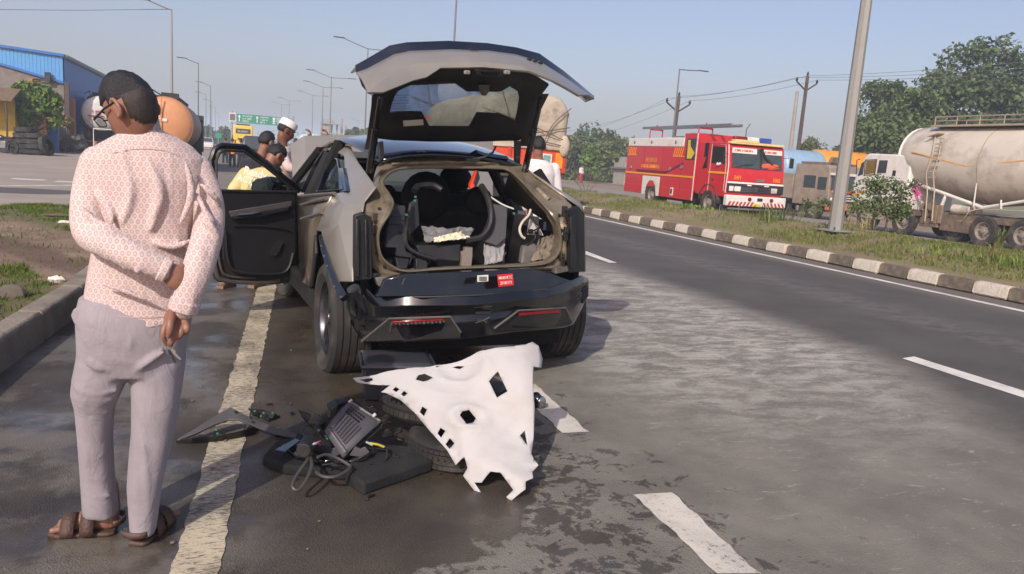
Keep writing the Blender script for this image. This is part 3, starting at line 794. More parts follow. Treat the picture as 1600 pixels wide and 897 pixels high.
# lower reflectors
def reflector(out_, red, ticks):
    f = MB(); f.prism([P(x, y, -.034) for x, y in out_], (0, .05, 0)); r = f.build("reflector_panel", BLACKM, bump_o)
    f = MB(); f.tube([P(x, y, -.036) for x, y in out_[:4]], .007, 6); f.build("reflector_trim", GREYP2, r)
    f = MB(); f.prism([P(x, y, -.046) for x, y in red], (0, .03, 0)); f.build("reflector", REDL, r, bevel=.002)
    if ticks:
        f = MB()
        for q in range(14):
            x = 612 + 6.3 * q; y = 506 - .3 * q
            f.box(P(x, y, -.044), (.006, .01, .008 if q % 2 else .016))
        f.tube([P(609, 518, -.042), P(611, 506, -.042), P(695, 501, -.042)], .0025, 5)
        f.build("reflector_marking", GREYP2, r)
reflector([(565, 533), (608, 497.5), (704, 494.5), (720, 519), (719, 528), (600, 532)], [(614, 502), (694, 498), (694, 501), (613, 505.5)], True)
reflector([(772, 513), (810, 485), (884, 480.5), (894, 502), (890, 508), (800, 515)], [(811, 489), (876, 484), (876, 488), (811, 493)], False)
# slatted vent in the middle
for k, (x0, x1, y0, y1) in enumerate(((738, 771, 474, 480), (743, 768, 487, 490), (744, 764, 497, 502))):
    f = MB(); f.prism([P(x0, y0, -.02), P(x1, y0 - 1, -.02), P(x1 - 2, y1, -.03), P(x0 + 3, y1 + 1, -.03)], (0, .03, 0)); f.build("vent_slat", BLACKM, bump_o, bevel=.003)
f = MB(); f.tube([P(743, 504, -.03), P(756, 500, -.03), P(760, 504, -.03)], .003, 5); f.tube([P(756, 500, -.03), P(765, 495, -.03)], .003, 5); f.build("vent_edge", GREYP2, bump_o)
for x, y in ((604, 477), (693, 472), (886, 459)):
    f = MB(); p = P(x, y, -.018); f.cyl(p + Vector((0, .02, 0)), p, .012, .011, 12); f.cyl(p, p + Vector((0, -.003, 0)), .006, .006, 10); f.build("parking_sensor", GREYP, bump_o)
# ribbed corner inserts
for pts, nx in (([(545, 454), (552, 457), (557, 496), (548, 488)], 9), ([(910, 440), (918, 441), (918, 462), (911, 474)], 8)):
    f = MB(); q = [P(x, y, -.02) for x, y in pts]
    f.prism(q, (.0, .03, 0))
    for k in range(nx):
        t = (k + .5) / nx; f.tube([q[0].lerp(q[3], t) + Vector((0, -.006, 0)), q[1].lerp(q[2], t) + Vector((0, -.006, 0))], .005, 5)
    f.build("corner_insert", BLACKM, bump_o)
# stickers
def sticker(name, pts, m):
    f = MB(); f.prism([P(x, y, -.010) for x, y in pts], (0, .004, 0)); return f.build(name, m, bump_o)
sticker("paper_label", [(746, 430), (763, 429), (763, 439), (746, 440)], PAPER)
st = sticker("registration_sticker", [(777, 429), (801, 427), (803, 445), (779, 448)], REDS)
M0 = basis(P(790, 433.5, -.0135), P(801, 432.4, -.0135) - P(777, 434.6, -.0135), Vector((0, 0, 1)))
text_part("sticker_text", "MH01RTC", .026, M0, INKW, st, sx=.86)
M0 = basis(P(791, 441.5, -.0135), P(801, 440.4, -.0135) - P(777, 442.6, -.0135), Vector((0, 0, 1)))
text_part("sticker_text", "2018/171", .026, M0, INKW, st, sx=.86)
f = MB()
for yy in (432.5, 435, 437.2): f.box(P(754.5, yy, -.0135), (.05, .002, .004))
f.build("label_print", INKK, bump_o)

# ---- roof
def roofpt(v, s):
    w_ = ip(v, [(-.02, 1.455), (.4, 1.545), (1.0, 1.585), (1.5, 1.56), (1.95, 1.49)]); hw = ip(v, [(-.02, .55), (.5, .60), (1.2, .61), (1.95, .60)])
    return Vector((-.10 + s * hw, v, w_ - .075 * abs(s) ** 2.6))
b = MB(); b.grid([[roofpt(v, s) for s in [-1 + q / 6 for q in range(13)]] for v in (-.02, .1, .3, .6, 1.0, 1.4, 1.7, 1.95)]); rf = b.build("roof", ROOFM, car, ang=180, solid=.02)
b = MB(); b.loft([[p + Vector((0, -.01, -.012)), p + Vector((0, .03, .012)), p + Vector((0, .06, -.03))] for p in [B(x, y, .0) for x, y in ((604, 250), (640, 244), (660, 237), (676, 242), (735, 242), (746, 236), (760, 241), (795, 246))]], closed=True); b.build("roof_lip", ROOFM, rf, bevel=.002)
b = MB(); b.tube([B(738, 249, -.06), B(755, 246, -.07), B(770, 238, -.08), B(775, 228, -.05)], [.012, .012, .008, .006], 7); b.box(B(738, 249.5, -.07), (.10, .03, .02)); b.build("wiper_arm", BLACKM, rf)
# pillars, windscreen frame, dash: dark remains seen through the cabin
b = MB()
for s in (-1, 1):
    u0 = -.10 + s * .60; ud = -.02 + s * .86
    b.tube([Vector((u0, 1.9, 1.42)), Vector((ud, 2.7, .98))], .04, 6); b.tube([Vector((u0, 1.0, 1.50)), Vector((ud, 1.1, 1.0)), Vector((ud, 1.15, .35))], .045, 6)
b.tube([Vector((.5, -.02, 1.38)), Vector((.72, -.05, 1.10))], .05, 6)
b.build("pillar", SOOT_SHADE, car)
b = MB(); b.grid([[Vector((-.10 + s * .55, 1.93, 1.43)) for s in (-1, 0, 1)], [Vector((-.05 + s * .8, 2.7, 1.0)) for s in (-1, 0, 1)]]); b.build("windscreen", CARGLASS, car, solid=.005)
b = MB(); b.box2((-.85, -.50, .36), (.58, 2.3, .42)); b.box2((-.87, .45, .40), (-.84, 2.3, .98)); b.box2((.82, .5, .40), (.85, 2.3, 1.0)); b.box2((-.85, 2.2, .4), (.85, 2.35, .98)); b.box2((-.84, -.52, .40), (-.80, .5, .95)); b.box2((.66, -.42, .40), (.70, .5, .95))
b.box2((-.6, .05, 1.36), (.42, 1.9, 1.38)); b.box2((-.72, 1.02, .42), (.70, 1.06, 1.14))  # last box: dark wall added behind the seats to darken the cabin
b.build("cabin_tub", SOOT_SHADE, car)
def seat(u, v, hgt, w_, nm="front_seat", head=True):
    f = MB(); f.box((u, v, hgt - .30), (w_, .16, .62), Matrix.Rotation(rad(12), 3, 'X')); f.box((u, v + .32, hgt - .62), (w_, .5, .16))
    if head: f.ball((u, v - .06, hgt + .10), (.15, .09, .12), 14)
    f.build(nm, SOOT_SHADE, car, bevel=.04, seg=3)
seat(-.42, 1.35, 1.16, .48); seat(.36, 1.35, 1.16, .48)
f = MB(); f.box((-.06, .55, .80), (1.25, .15, .55), Matrix.Rotation(rad(14), 3, 'X')); f.ball((-.16, .46, 1.14), (.19, .12, .19), 16); f.ball((.26, .46, 1.12), (.12, .09, .12), 14); f.build("rear_seat", SOOT_SHADE, car, bevel=.04, seg=3)
# stripped trim in the boot
f = MB()
f.prism([B(*p) for p in ((610, 323, -.42), (634, 321, -.40), (631, 375, -.45), (634, 392, -.48), (652, 401, -.5), (652, 404, -.5), (620, 400, -.5), (620, 387, -.5), (602, 386, -.5))], (0, .05, 0))
t1 = f.build("trim_panel", GREYP, car, bevel=.006)
f = MB()
for yy in (338, 350, 362): f.tube([B(607, yy, -.47), B(632, yy - 1, -.45)], .003, 5)
f.build("panel_groove", BLACKM, t1)
f = MB(); f.prism([B(*p) for p in ((772, 318, -.36), (794, 322, -.38), (791, 372, -.44), (777, 384, -.47), (752, 376, -.44), (765, 350, -.38))], (0, .06, 0)); f.prism([B(*p) for p in ((641, 318, -.33), (653, 310, -.3), (656, 352, -.33), (638, 370, -.38), (636, 345, -.37))], (0, .04, 0))
f.build("trim_panel", GREYP, car, bevel=.006)
f = MB(); f.tube(smooth_path([B(*p) for p in ((647, 298, -.2), (655, 290, -.16), (676, 289, -.14), (690, 296, -.16))], 6), .022, 8); f.tube(smooth_path([B(*p) for p in ((646, 320, -.3), (637, 345, -.42), (633, 370, -.5), (638, 386, -.52), (655, 397, -.54), (682, 405, -.55))], 6), .013, 8)
f.tube(smooth_path([B(*p) for p in ((752, 290, -.2), (762, 308, -.3), (767, 330, -.38), (765, 352, -.42), (752, 370, -.45), (728, 375, -.45))], 6), .022, 8); f.build("rubber_seal", BLACKM, car)
f = MB(); f.tube(smooth_path([B(*p) for p in ((763, 305, -.25), (785, 319, -.36), (803, 326, -.44))], 6), .006, 6); f.build("cable", WHITEP, car)
f = MB()
for x, y in ((648, 313), (635, 335), (631, 366), (803, 333), (649, 307)): f.box(B(x, y, -.46), (.012, .012, .012))
f.build("clip", GREENC, car)
def crumple(name, m, quad, v0, v1, amp, nx=26, ny=12, seed=0):
    a, b_, c, d = [Vector(q) for q in quad]; G = []
    for j in range(ny):
        t = j / (ny - 1); row = []
        for i in range(nx):
            s_ = i / (nx - 1); p = a.lerp(b_, s_).lerp(d.lerp(c, s_), t)
            h_ = mnoise.ridged_multi_fractal(Vector((s_ * 5 + seed, t * 3, seed)), .8, 2.1, 4, .9, 2) * amp
            row.append(p + Vector((0, -h_, h_ * .7)))
        G.append(row)
    f = MB(); f.grid(G); return f.build(name, m, car, ang=180, solid=.004)
crumple("crumpled_cloth", CLOTHG, (B(655, 357, -.25), B(738, 362, -.22), B(730, 374, -.40), B(662, 382, -.42)), 0, 0, .035, seed=3)
crumple("crumpled_sheet", CLOTHC, (B(676, 374, -.44), B(718, 364, -.40), B(735, 374, -.44), B(677, 381, -.47)), 0, 0, .02, seed=8)
f = MB(); f.prism([B(*p) for p in ((719, 392, -.45), (726, 392, -.45), (727, 386, -.45), (739, 386, -.45), (738, 400, -.5), (737, 416, -.52), (721, 416, -.52), (722, 400, -.5))], (0, .05, 0)); f.build("bracket", mat("brown_bracket", (110, 100, 92), .6, var=.15, dirt=(50, 44, 40), da=.6), car, bevel=.004)
crumple("insulation_cloth", mat("ash_grey_cloth", (140, 138, 138), .95, var=.15), (B(754, 383, -.40), B(788, 374, -.36), B(783, 410, -.5), B(755, 416, -.52)), 0, 0, .02, 14, 10, seed=5)
crumple("insulation_pad", mat("brown_insulation", (112, 102, 90), .95, var=.3, vs=14, bump=.6, bs=30), (B(838, 378, -.36), B(870, 366, -.36), B(868, 404, -.47), B(826, 412, -.47)), 0, 0, .03, 16, 12, seed=9)
f = MB(); f.prism([B(*p) for p in ((818, 384, -.42), (838, 380, -.42), (841, 396, -.46), (838, 410, -.48), (814, 412, -.48))], (0, .06, 0)); f.build("metal_cover", GREYP2, car, bevel=.012)
f = MB(); f.prism([B(*p) for p in ((829, 342, -.32), (845, 358, -.34), (850, 368, -.34), (824, 366, -.34))], (0, .02, 0)); wb_ = f.build("white_bracket", WHITEP, car, bevel=.003)
f = MB(); f.box(B(827, 361, -.36), (.010, .02, .03)); f.box(B(831, 361, -.36), (.010, .02, .03)); f.box(B(837, 363, -.36), (.010, .02, .02)); f.build("bracket_hole", SOOT_SHADE, wb_)
f = MB(); f.tube(smooth_path([B(*p) for p in ((829, 327, -.36), (826, 336, -.38), (816, 347, -.42), (812, 358, -.45), (815, 368, -.46), (820, 372, -.46))], 6), .009, 7); f.build("hose", mat("beige_hose", (188, 178, 160), .6, var=.1), car)
f = MB()
for q in range(7):
    x0 = random.uniform(800, 850); y0 = random.uniform(330, 395)
    f.tube(smooth_path([B(x0 + random.uniform(-14, 14), y0 + 9 * k, -.36 - .02 * k) for k in range(4)], 4), .006, 5)
f.build("wiring", BLACKM, car)
f = MB()
for q in range(4):
    x0 = (640, 655, 790, 668)[q]
    f.tube(smooth_path([B(x0 + random.uniform(-5, 5), 393 + 7 * k, -.5) for k in range(4)], 4), .007, 5)
f.prism([B(*p) for p in ((650, 403, -.52), (668, 405, -.52), (668, 420, -.54), (650, 421, -.54))], (0, .05, 0)); f.prism([B(*p) for p in ((618, 402, -.5), (640, 404, -.5), (636, 420, -.54), (622, 418, -.54))], (0, .05, 0))
f.prism([B(*p) for p in ((650, 383, -.44), (720, 381, -.44), (718, 408, -.5), (660, 402, -.5))], (0, .2, 0))
f.build("boot_floor_part", BLACKM, car, bevel=.004)
f = MB(); f.prism([B(*p) for p in ((735, 288, -.14), (742, 272, -.10), (746, 265, -.10), (746.5, 278, -.12), (742, 292, -.16), (736, 295, -.16))], (0, .05, 0)); f.build("seat_buckle", REDB, car, bevel=.008)
f = MB(); f.prism([B(*p) for p in ((740, 286, -.17), (747, 265, -.13), (750, 278, -.15), (744, 293, -.18))], (.01, .04, 0)); f.build("buckle_strap", BLACKM, car, bevel=.004)

# ---- tailgate
tg = bpy.data.objects.new("tailgate", None); COL.objects.link(tg); tg.parent = car
topr = [(555, 106), (569, 98.5), (609, 75), (635, 70), (700, 67.5), (761, 71), (806, 77.6), (842, 87), (880, 114), (928, 153.5)]
band = [(556, 113), (575, 106), (615, 85), (640, 80), (705, 77.5), (762, 79.5), (803, 85), (842, 96), (880, 120), (928, 154.5)]
fold = [(574, 143), (590, 131), (620, 110), (640, 102.5), (700, 98), (760, 98), (815, 105), (855, 120), (880, 134), (906, 149)]
botm = [(575, 145), (598, 145), (645, 126), (666, 121), (688, 106.5), (756, 105.6), (827, 112), (862, 126), (884, 138), (904, 150)]
vt = [-.36, -.32, -.26, -.24, -.21, -.21, -.21, -.21, -.16, -.06]
def prow(pts, dv): return [B(x, y, vt[i] + dv) for i, (x, y) in enumerate(pts)]
b = MB(); b.grid([prow(botm, -.36), prow(fold, -.34), [a.lerp(c, .5) + Vector((0, -.01, .012)) for a, c in zip(prow(fold, -.34), prow(band, -.09))], prow(band, -.09)])
tp = b.build("rear_panel", CARP, tg, ang=20, solid=.016, bevel=.004)
b = MB(); b.grid([prow(band, -.085), prow([(x, y - 1) for x, y in band], -.11), [p + Vector((0, .0, .012)) for p in prow(topr, -.05)], prow(topr, .0), [p + Vector((0, .12, -.02)) for p in prow(topr, .0)]])
b.build("spoiler", ROOFM, tg, ang=25, solid=.012, bevel=.003)
b = MB(); tl = prow([(x, y - 1) for x, y in topr], -.02)
b.tube(tl[1:5], .009, 6); b.tube([tl[5] + Vector((0, 0, -.002))] + tl[6:8], .009, 6); b.build("spoiler_edge", CARP, tg)
# end caps
b = MB(); b.prism([B(555, 106, -.38), B(565, 134, -.6), B(575, 145, -.70), B(582, 150, -.6), B(590, 140, -.40)], (.02, .05, 0)); b.build("gate_end", BLACKG, tg, bevel=.004)
# inner trim with the glass opening
g_in = [(609, 176), (612, 163), (617, 149), (623, 141), (640, 133), (711, 130), (729, 142.5), (782, 143), (795, 134), (809, 142), (811.5, 152), (808, 175), (805, 188.5), (797, 184), (780, 176.5), (745, 175), (733, 197), (671, 196.5), (659, 174), (640, 173.5), (625, 174)]
g_out = [(588, 178), (586, 160), (590, 148), (600, 143), (646, 124), (690, 108), (729, 106), (782, 108), (828, 113), (858, 132), (843, 152), (835, 182), (826, 214), (810, 219), (780, 220), (745, 221), (733, 221), (671, 221), (650, 220), (615, 219), (590, 216)]
def gv(py): return .05 - (220 - py) / 115 * .60
gi = [B(x, y, gv(y)) for x, y in g_in]; go = [B(x, y, gv(y) - .012) for x, y in g_out]
b = MB(); b.loft([[p + Vector((0, .006, .003)) for p in gi], gi, [p.lerp(q, .25) + Vector((0, -.012, -.006)) for p, q in zip(gi, go)], [p.lerp(q, .75) + Vector((0, -.012, -.006)) for p, q in zip(gi, go)], go, [p + Vector((0, .02, .012)) for p in go]], caps=False)
it = b.build("inner_trim", BLACKM, tg, ang=40)
b = MB(); gq = [(606, 205), (609, 150), (628, 126), (720, 122), (800, 126), (818, 146), (808, 205)]; b.poly([B(x, y, gv(y)) + Vector((0, .012, .008)) for x, y in gq]); b.build("rear_window", glass_mat("rear_glass", (228, 236, 234), .01, .90, 1.22, .22), tg, solid=.004)
b = MB()
for k in range(7): b.tube([B(612, 150 + 4.2 * k, gv(150 + 4.2 * k)) + Vector((0, .010, .006)), B(640, 149.5 + 4.2 * k, gv(149.5 + 4.2 * k)) + Vector((0, .010, .006))], .0012, 4)
b.build("heater_wire", BLACKM, tg)
b = MB(); b.prism([B(630, 188, gv(188) - .05), B(661, 186, gv(186) - .05), B(662, 195, gv(195) - .05), B(631, 197, gv(197) - .05)], (0, .006, 0)); b.build("white_label", PAPER, it)
b = MB(); b.prism([B(*p) for p in ((748, 132, -.47), (766, 132, -.47), (765, 142, -.43), (760, 149, -.40), (754, 148, -.40))], (0, .03, 0)); b.build("wiper_motor_cover", GREYP2, it, bevel=.006)
b = MB(); b.prism([B(*p) for p in ((742, 108, -.60), (786, 110, -.60), (785, 119, -.57), (768, 120, -.57), (745, 117, -.57))], (0, .03, 0)); lt = b.build("latch_recess", GREYP, it, bevel=.004)
b = MB(); b.prism([B(*p) for p in ((753, 111, -.615), (780, 112, -.615), (779, 117, -.60), (756, 116, -.60))], (0, .03, 0)); b.build("latch", SOOT_SHADE, lt, bevel=.003)
for x in (731, 793.5):
    b = MB(); b.prism([B(x - 4, 109.5, -.61), B(x + 4, 110, -.61), B(x + 4, 115.5, -.595), B(x - 4, 115, -.595)], (0, .03, 0)); b.build("gate_lamp", WHITEP, it, bevel=.003)
# winged badge and letters on the painted panel
bp_ = lambda x, y: B(x, y, -.90)
b = MB()
fo = prow(fold, -.34); ba = prow(band, -.09)
def on_panel(i, s, t):  # point on the upper painted facet
    a = fo[i].lerp(fo[i + 1], s); c = ba[i].lerp(ba[i + 1], s); p = a.lerp(c, t); return p + Vector((0, -.014, .022)) * 1.0
c0 = on_panel(4, .62, .78); ux = (on_panel(4, .8, .78) - on_panel(4, .4, .78)).normalized(); uy = (on_panel(4, .62, .9) - on_panel(4, .62, .6)).normalized()
for s in (-1, 1):
    b.prism([c0 + ux * s * .004 - uy * .012, c0 + ux * s * .045 + uy * .022, c0 + ux * s * .032 + uy * .026, c0 + ux * s * .006 + uy * .012], uy.cross(ux) * .006)
b.build("badge", BLACKM, tp)
b = MB()
for k in range(3):
    c0 = on_panel(6, .45 + .22 * k, .62); b.box(c0, (.026, .028, .012))
b.build("badge_letter", BLACKM, tp, bevel=.002)
# side frames, hinges and gas struts
b = MB()
b.loft([[B(x0, y, v), B(x1, y, v), B(x1, y, v + .06), B(x0, y, v + .06)] for x0, x1, y, v in ((581, 604, 146, -.34), (580, 603, 165, -.25), (576, 600, 195, -.09), (573, 590, 215, .0), (569, 580, 233, .04))]); b.loft([[B(x0, y, v), B(x1, y, v), B(x1, y, v + .06), B(x0, y, v + .06)] for x0, x1, y, v in ((836, 858, 146, -.34), (830, 846, 170, -.22), (822, 838, 205, -.04), (808, 826, 228, .05))])
b.build("gate_side", mat("brown_black", (52, 46, 40), .5, .2, var=.2), tg, bevel=.004)
b = MB(); b.prism([B(591, 222, .0), B(599, 220, .0), B(601, 246, -.02), B(594, 252, -.05)], (0, .04, 0)); b.prism([B(806, 219, .0), B(815, 221, .0), B(813, 256, -.04), B(806, 252, -.02)], (0, .04, 0)); b.build("hinge", BLACKM, tg, bevel=.004)
for a, c in (((594, 152, -.38), (577, 268, -.16)), ((845, 152, -.38), (820, 268, -.08))):
    b = MB(); p, q = B(*a), B(*c); b.tube([p, p.lerp(q, .42)], .016, 10); b.tube([p.lerp(q, .40), q], .024, 10); b.build("gas_strut", BLACKG, tg)

# ---- wheels
def wheel(name, c, r, w_, flat=0.0, steer=0.0, spokes=5, out_sign=-1):
    """axis along u; c = centre in car space"""
    em = bpy.data.objects.new(name, None); COL.objects.link(em); em.parent = car; em.location = c; em.rotation_euler = (0, 0, rad(steer))
    h = w_ / 2; rim = r * .66
    prof = [(rim, -h * .80), (r * .80, -h * 1.02), (r * .93, -h * .98), (r * .985, -h * .82)]
    for k in range(5):
        a = -h * .78 + k * h * .39 * .98; c_ = a + h * .30
        prof += [(r, a), (r, c_)] + ([(r * .972, c_ + .003), (r * .972, c_ + h * .075)] if k < 4 else [])
    prof += [(r * .985, h * .82), (r * .93, h * .98), (r * .80, h * 1.02), (rim, h * .80)]
    t = MB(); t.lathe(prof, (0, 0, 0), (1, 0, 0), 48, caps=False)
    if flat:
        lim = -r + flat; nv = []
        for x, y, z in t.vs:
            if z < lim + .05:
                k = min(1, (lim + .05 - z) / (flat + .05)); x *= 1 + .16 * k
            nv.append((x, y, max(z, lim)))
        t.vs = nv
    t.build("tyre", TYRE, em, ang=28)
    m_ = MB(); m_.lathe([(rim * 1.02, -h * .8), (rim, -h * .74), (rim * .95, -h * .5), (rim * .92, h * .7)], (0, 0, 0), (1, 0, 0), 36, caps=False)
    m_.lathe([(.055, out_sign * h * .62), (.05, out_sign * h * .74), (.001, out_sign * h * .76)], (0, 0, 0), (1, 0, 0), 16, caps=False)
    for k in range(spokes):
        a = 2 * pi * k / spokes + .3
        for d in (-.13, .13):
            e = lambda rr, aa, x: Vector((out_sign * x, rr * math.cos(aa), rr * math.sin(aa)))
            m_.loft([[e(.05, a + d * 2.2, h * .70), e(.05, a + d * 2.2 + .5, h * .70), e(.05, a + d * 2.2 + .5, h * .5), e(.05, a + d * 2.2, h * .5)],
                     [e(rim * .97, a + d, h * .62), e(rim * .97, a + d + .12, h * .62), e(rim * .97, a + d + .12, h * .42), e(rim * .97, a + d, h * .42)]])
    m_.build("rim", RIMM, em, ang=30)
    m_ = MB(); m_.lathe([(.17, .0), (.17, out_sign * .02), (.03, out_sign * .02)], (0, 0, 0), (1, 0, 0), 30, caps=False); m_.build("brake_disc", RIMB, em)
    return em
cRL = CF.w(500, 572, 0); cRR = CF.w(896, 553, 0)
wheel("rear_wheel", (cRL.x + .125, .0, .335), .372, .245, flat=.037)
wheel("rear_wheel", (cRR.x - .235, .06, .355), .360, .235, flat=.008, out_sign=1)
wheel("front_wheel", (-.79, 2.62, .34), .36, .235, flat=.02, steer=10)
wheel("front_wheel", (.80, 2.70, .36), .36, .235, flat=.0, out_sign=1, steer=10)

# ---- open front door
DH, DE = Vector((-.91, 1.78, 0)), Vector((-1.63, 1.50, 0))
DN = Vector((-(DE - DH).y, (DE - DH).x, 0)).normalized()
def DP(px, py, off=0.0):
    """on the plane of the swung-out door; off towards the camera"""
    d = ray(px, py); dl = Vector((d.dot(CF.U), d.dot(CF.V), d.z)); c = CAM_C - CF.o; cl = Vector((c.dot(CF.U), c.dot(CF.V), c.z))
    nn = DN if DN.y < 0 else -DN
    t = ((DH + nn * off - cl).dot(nn)) / dl.dot(nn); return cl + dl * t
door = bpy.data.objects.new("front_door", None); COL.objects.link(door); door.parent = car
thick = Vector((-.02, .11, 0))
DOORP = mat("door_inner_paint", (60, 56, 50), .4, .3, var=.15, dirt=(30, 28, 26), da=.5)
b = MB(); b.prism([DP(*p) for p in ((330, 298), (466, 300), (466, 412), (455, 440), (434, 444), (340, 441), (332, 425), (328, 360))], thick); b.build("door_shell", DOORP, door, bevel=.02, seg=3)
b = MB(); b.prism([DP(x, y, .03) for x, y in ((342, 300), (462, 302), (463, 400), (452, 425), (430, 432), (368, 430), (348, 405), (346, 350))], thick * .2); dp_ = b.build("door_panel", mat("door_card", (20, 20, 22), .62, var=.2, bump=.2, bs=120), door, bevel=.012, seg=3)
b = MB(); b.tube([DP(x, y, .0) for x, y in ((332, 300), (330, 250), (336, 233), (346, 227), (382, 229), (416, 254), (468, 298))], .026, 8); b.build("window_frame", BLACKG, door)
b = MB(); b.tube([DP(x, y, .03) for x, y in ((338, 296), (338, 250), (343, 239), (352, 234.5), (381, 236), (412, 258), (461, 297))], .011, 7); b.tube([DP(338, 297.5, .03), DP(464, 299.5, .03)], .014, 6); b.build("window_seal", BLACKM, door)
b = MB(); b.prism([DP(x, y, .055) for x, y in ((358, 330), (395, 324), (456, 314), (456, 322), (400, 333), (362, 340))], thick * .25); ar_ = b.build("armrest_trim", mat("grey_gloss_trim", (92, 88, 86), .3, .3, var=.1), dp_, bevel=.005)
b = MB(); b.prism([DP(x, y, .075) for x, y in ((362, 336), (400, 331), (452, 323), (452, 329), (410, 339), (366, 343))], thick * .3); b.build("armrest", BLACKM, dp_, bevel=.01)
b = MB(); b.tube([DP(372, 335, .08), DP(390, 334, .09), DP(405, 331, .08)], .008, 6); b.build("door_handle", CHROME, dp_)
b = MB(); b.prism([DP(x, y, .05) for x, y in ((425, 399), (441, 376), (443, 377), (437, 392), (430, 400))], thick * .1); b.build("speaker_trim", CHROME, dp_)
b = MB(); b.tube(smooth_path([DP(x, y, .045) for x, y in ((364, 352), (400, 352), (440, 356), (458, 362))], 5), .006, 6); b.tube(smooth_path([DP(x, y, .05) for x, y in ((352, 360), (356, 405), (372, 424), (430, 428), (450, 420), (458, 395))], 5), .012, 6); b.build("map_pocket", BLACKM, dp_)
b = MB(); b.tube(smooth_path([DP(x, y, .0) for x, y in ((334, 380), (338, 425), (352, 438), (400, 441), (436, 438))], 5), .018, 7); b.tube(smooth_path([DP(x, y, .015) for x, y in ((340, 380), (345, 418), (358, 431), (400, 434))], 5), .010, 6); b.build("door_edge_seal", mat("grey_seal", (74, 70, 66), .5), door)
# mirror outside the door
b = MB(); b.ball(DP(424, 290, -.14), (.150, .055, .080), 18, rot=Matrix.Rotation(rad(18), 3, 'Z')); mh = b.build("wing_mirror", BLACKG, door, ang=180)
b = MB(); b.prism([DP(x, y, -.040 + (y - 277) * .0010) for x, y in ((391, 294), (393, 285), (401, 279), (420, 277), (428, 287), (424, 297), (396, 298))], (0, .012, 0)); b.build("mirror_glass", MIRR, mh, bevel=.004)
b = MB(); b.tube([DP(436, 300, -.13), DP(450, 306, -.02)], .03, 6); b.build("mirror_arm", BLACKG, mh)

# ---- raised bonnet and nose
b = MB()
bl_ = lambda x, y, v: B(x, y, v)
top = [(454, 228, 2.95), (466, 218, 2.95), (477, 212.5, 2.93), (521, 211.5, 2.98), (571, 211, 2.98), (660, 212, 2.95), (770, 218, 2.9)]
mid = [(458, 280, 2.62), (466, 278, 2.60), (476, 268, 2.58), (520, 262, 2.62), (571, 258, 2.62), (660, 258, 2.6), (770, 262, 2.55)]
low = [(468, 330, 2.32), (470, 328, 2.30), (480, 320, 2.26), (525, 312, 2.26), (575, 308, 2.26), (665, 305, 2.26), (770, 308, 2.26)]
b.grid([[bl_(*p) for p in r] for r in (low, mid, top)]); b.build("bonnet", CARP, car, ang=30, solid=.02, bevel=.006)
b = MB(); b.box2((-.86, 2.35, .30), (.86, 3.55, .86)); b.build("engine_bay", SOOT_SHADE, car, bevel=.06, seg=3)
b = MB(); b.box2((-.93, 2.95, .3), (.84, 3.6, .72)); b.build("front_bumper", CARP, car, bevel=.1, seg=4)
b = MB(); b.box2((-.95, .45, .26), (-.88, 2.25, .42)); b.build("side_sill", BLACKM, car, bevel=.02)
b = MB(); b.prism([S(470, 318, -.9) + Vector((0, .25, 0)), Vector((-.93, 2.2, 1.0)), Vector((-.95, 3.2, .92)), Vector((-.95, 3.2, .70)), Vector((-.95, 2.25, .72)), Vector((-.94, 1.8, .42))], (.04, 0, 0)); b.build("front_wing", CARP, car, bevel=.02)
# ================================================================== people
SKIN = mat("skin", (136, 95, 78), .5, var=.1, vs=20, bump=.08, bs=300)
SKIN2 = mat("skin_dark", (112, 76, 58), .5, var=.1, vs=20)
HAIR = mat("black_hair", (26, 24, 26), .5, var=.4, vs=90, bump=.45, bs=220)
HAIRF = mat("faded_short_hair", (48, 39, 37), .6, var=.35, vs=120, bump=.3, bs=320)
def remesh(o, vox, smooth=2):
    q = o.modifiers.new("union", 'REMESH'); q.mode = 'VOXEL'; q.voxel_size = vox; q.use_smooth_shade = True
    if smooth:
        q = o.modifiers.new("soften", 'SMOOTH'); q.iterations = smooth; q.factor = .5
    return o
def limb(b, pts, r, n=12, sub=4):
    k = len(pts); P_ = smooth_path(pts, sub); R_ = []
    for i in range(len(P_)):
        t = i / sub; a = min(int(t), k - 2); R_.append(r[a] + (r[a + 1] - r[a]) * (t - a))
    b.tube(P_, R_, n); b.ball(P_[0], R_[0] * .98, 10); b.ball(P_[-1], R_[-1] * .98, 10)
def head_rot(yaw, pitch, roll_=0):
    """face along +Y turned by yaw (left positive), nose down by pitch"""
    return Matrix.Rotation(rad(yaw), 3, 'Z') @ Matrix.Rotation(rad(-pitch), 3, 'X') @ Matrix.Rotation(rad(roll_), 3, 'Y')
def gsn(d, c, w): c = Vector(c).normalized(); return math.exp(-((d - c).length / w) ** 2)
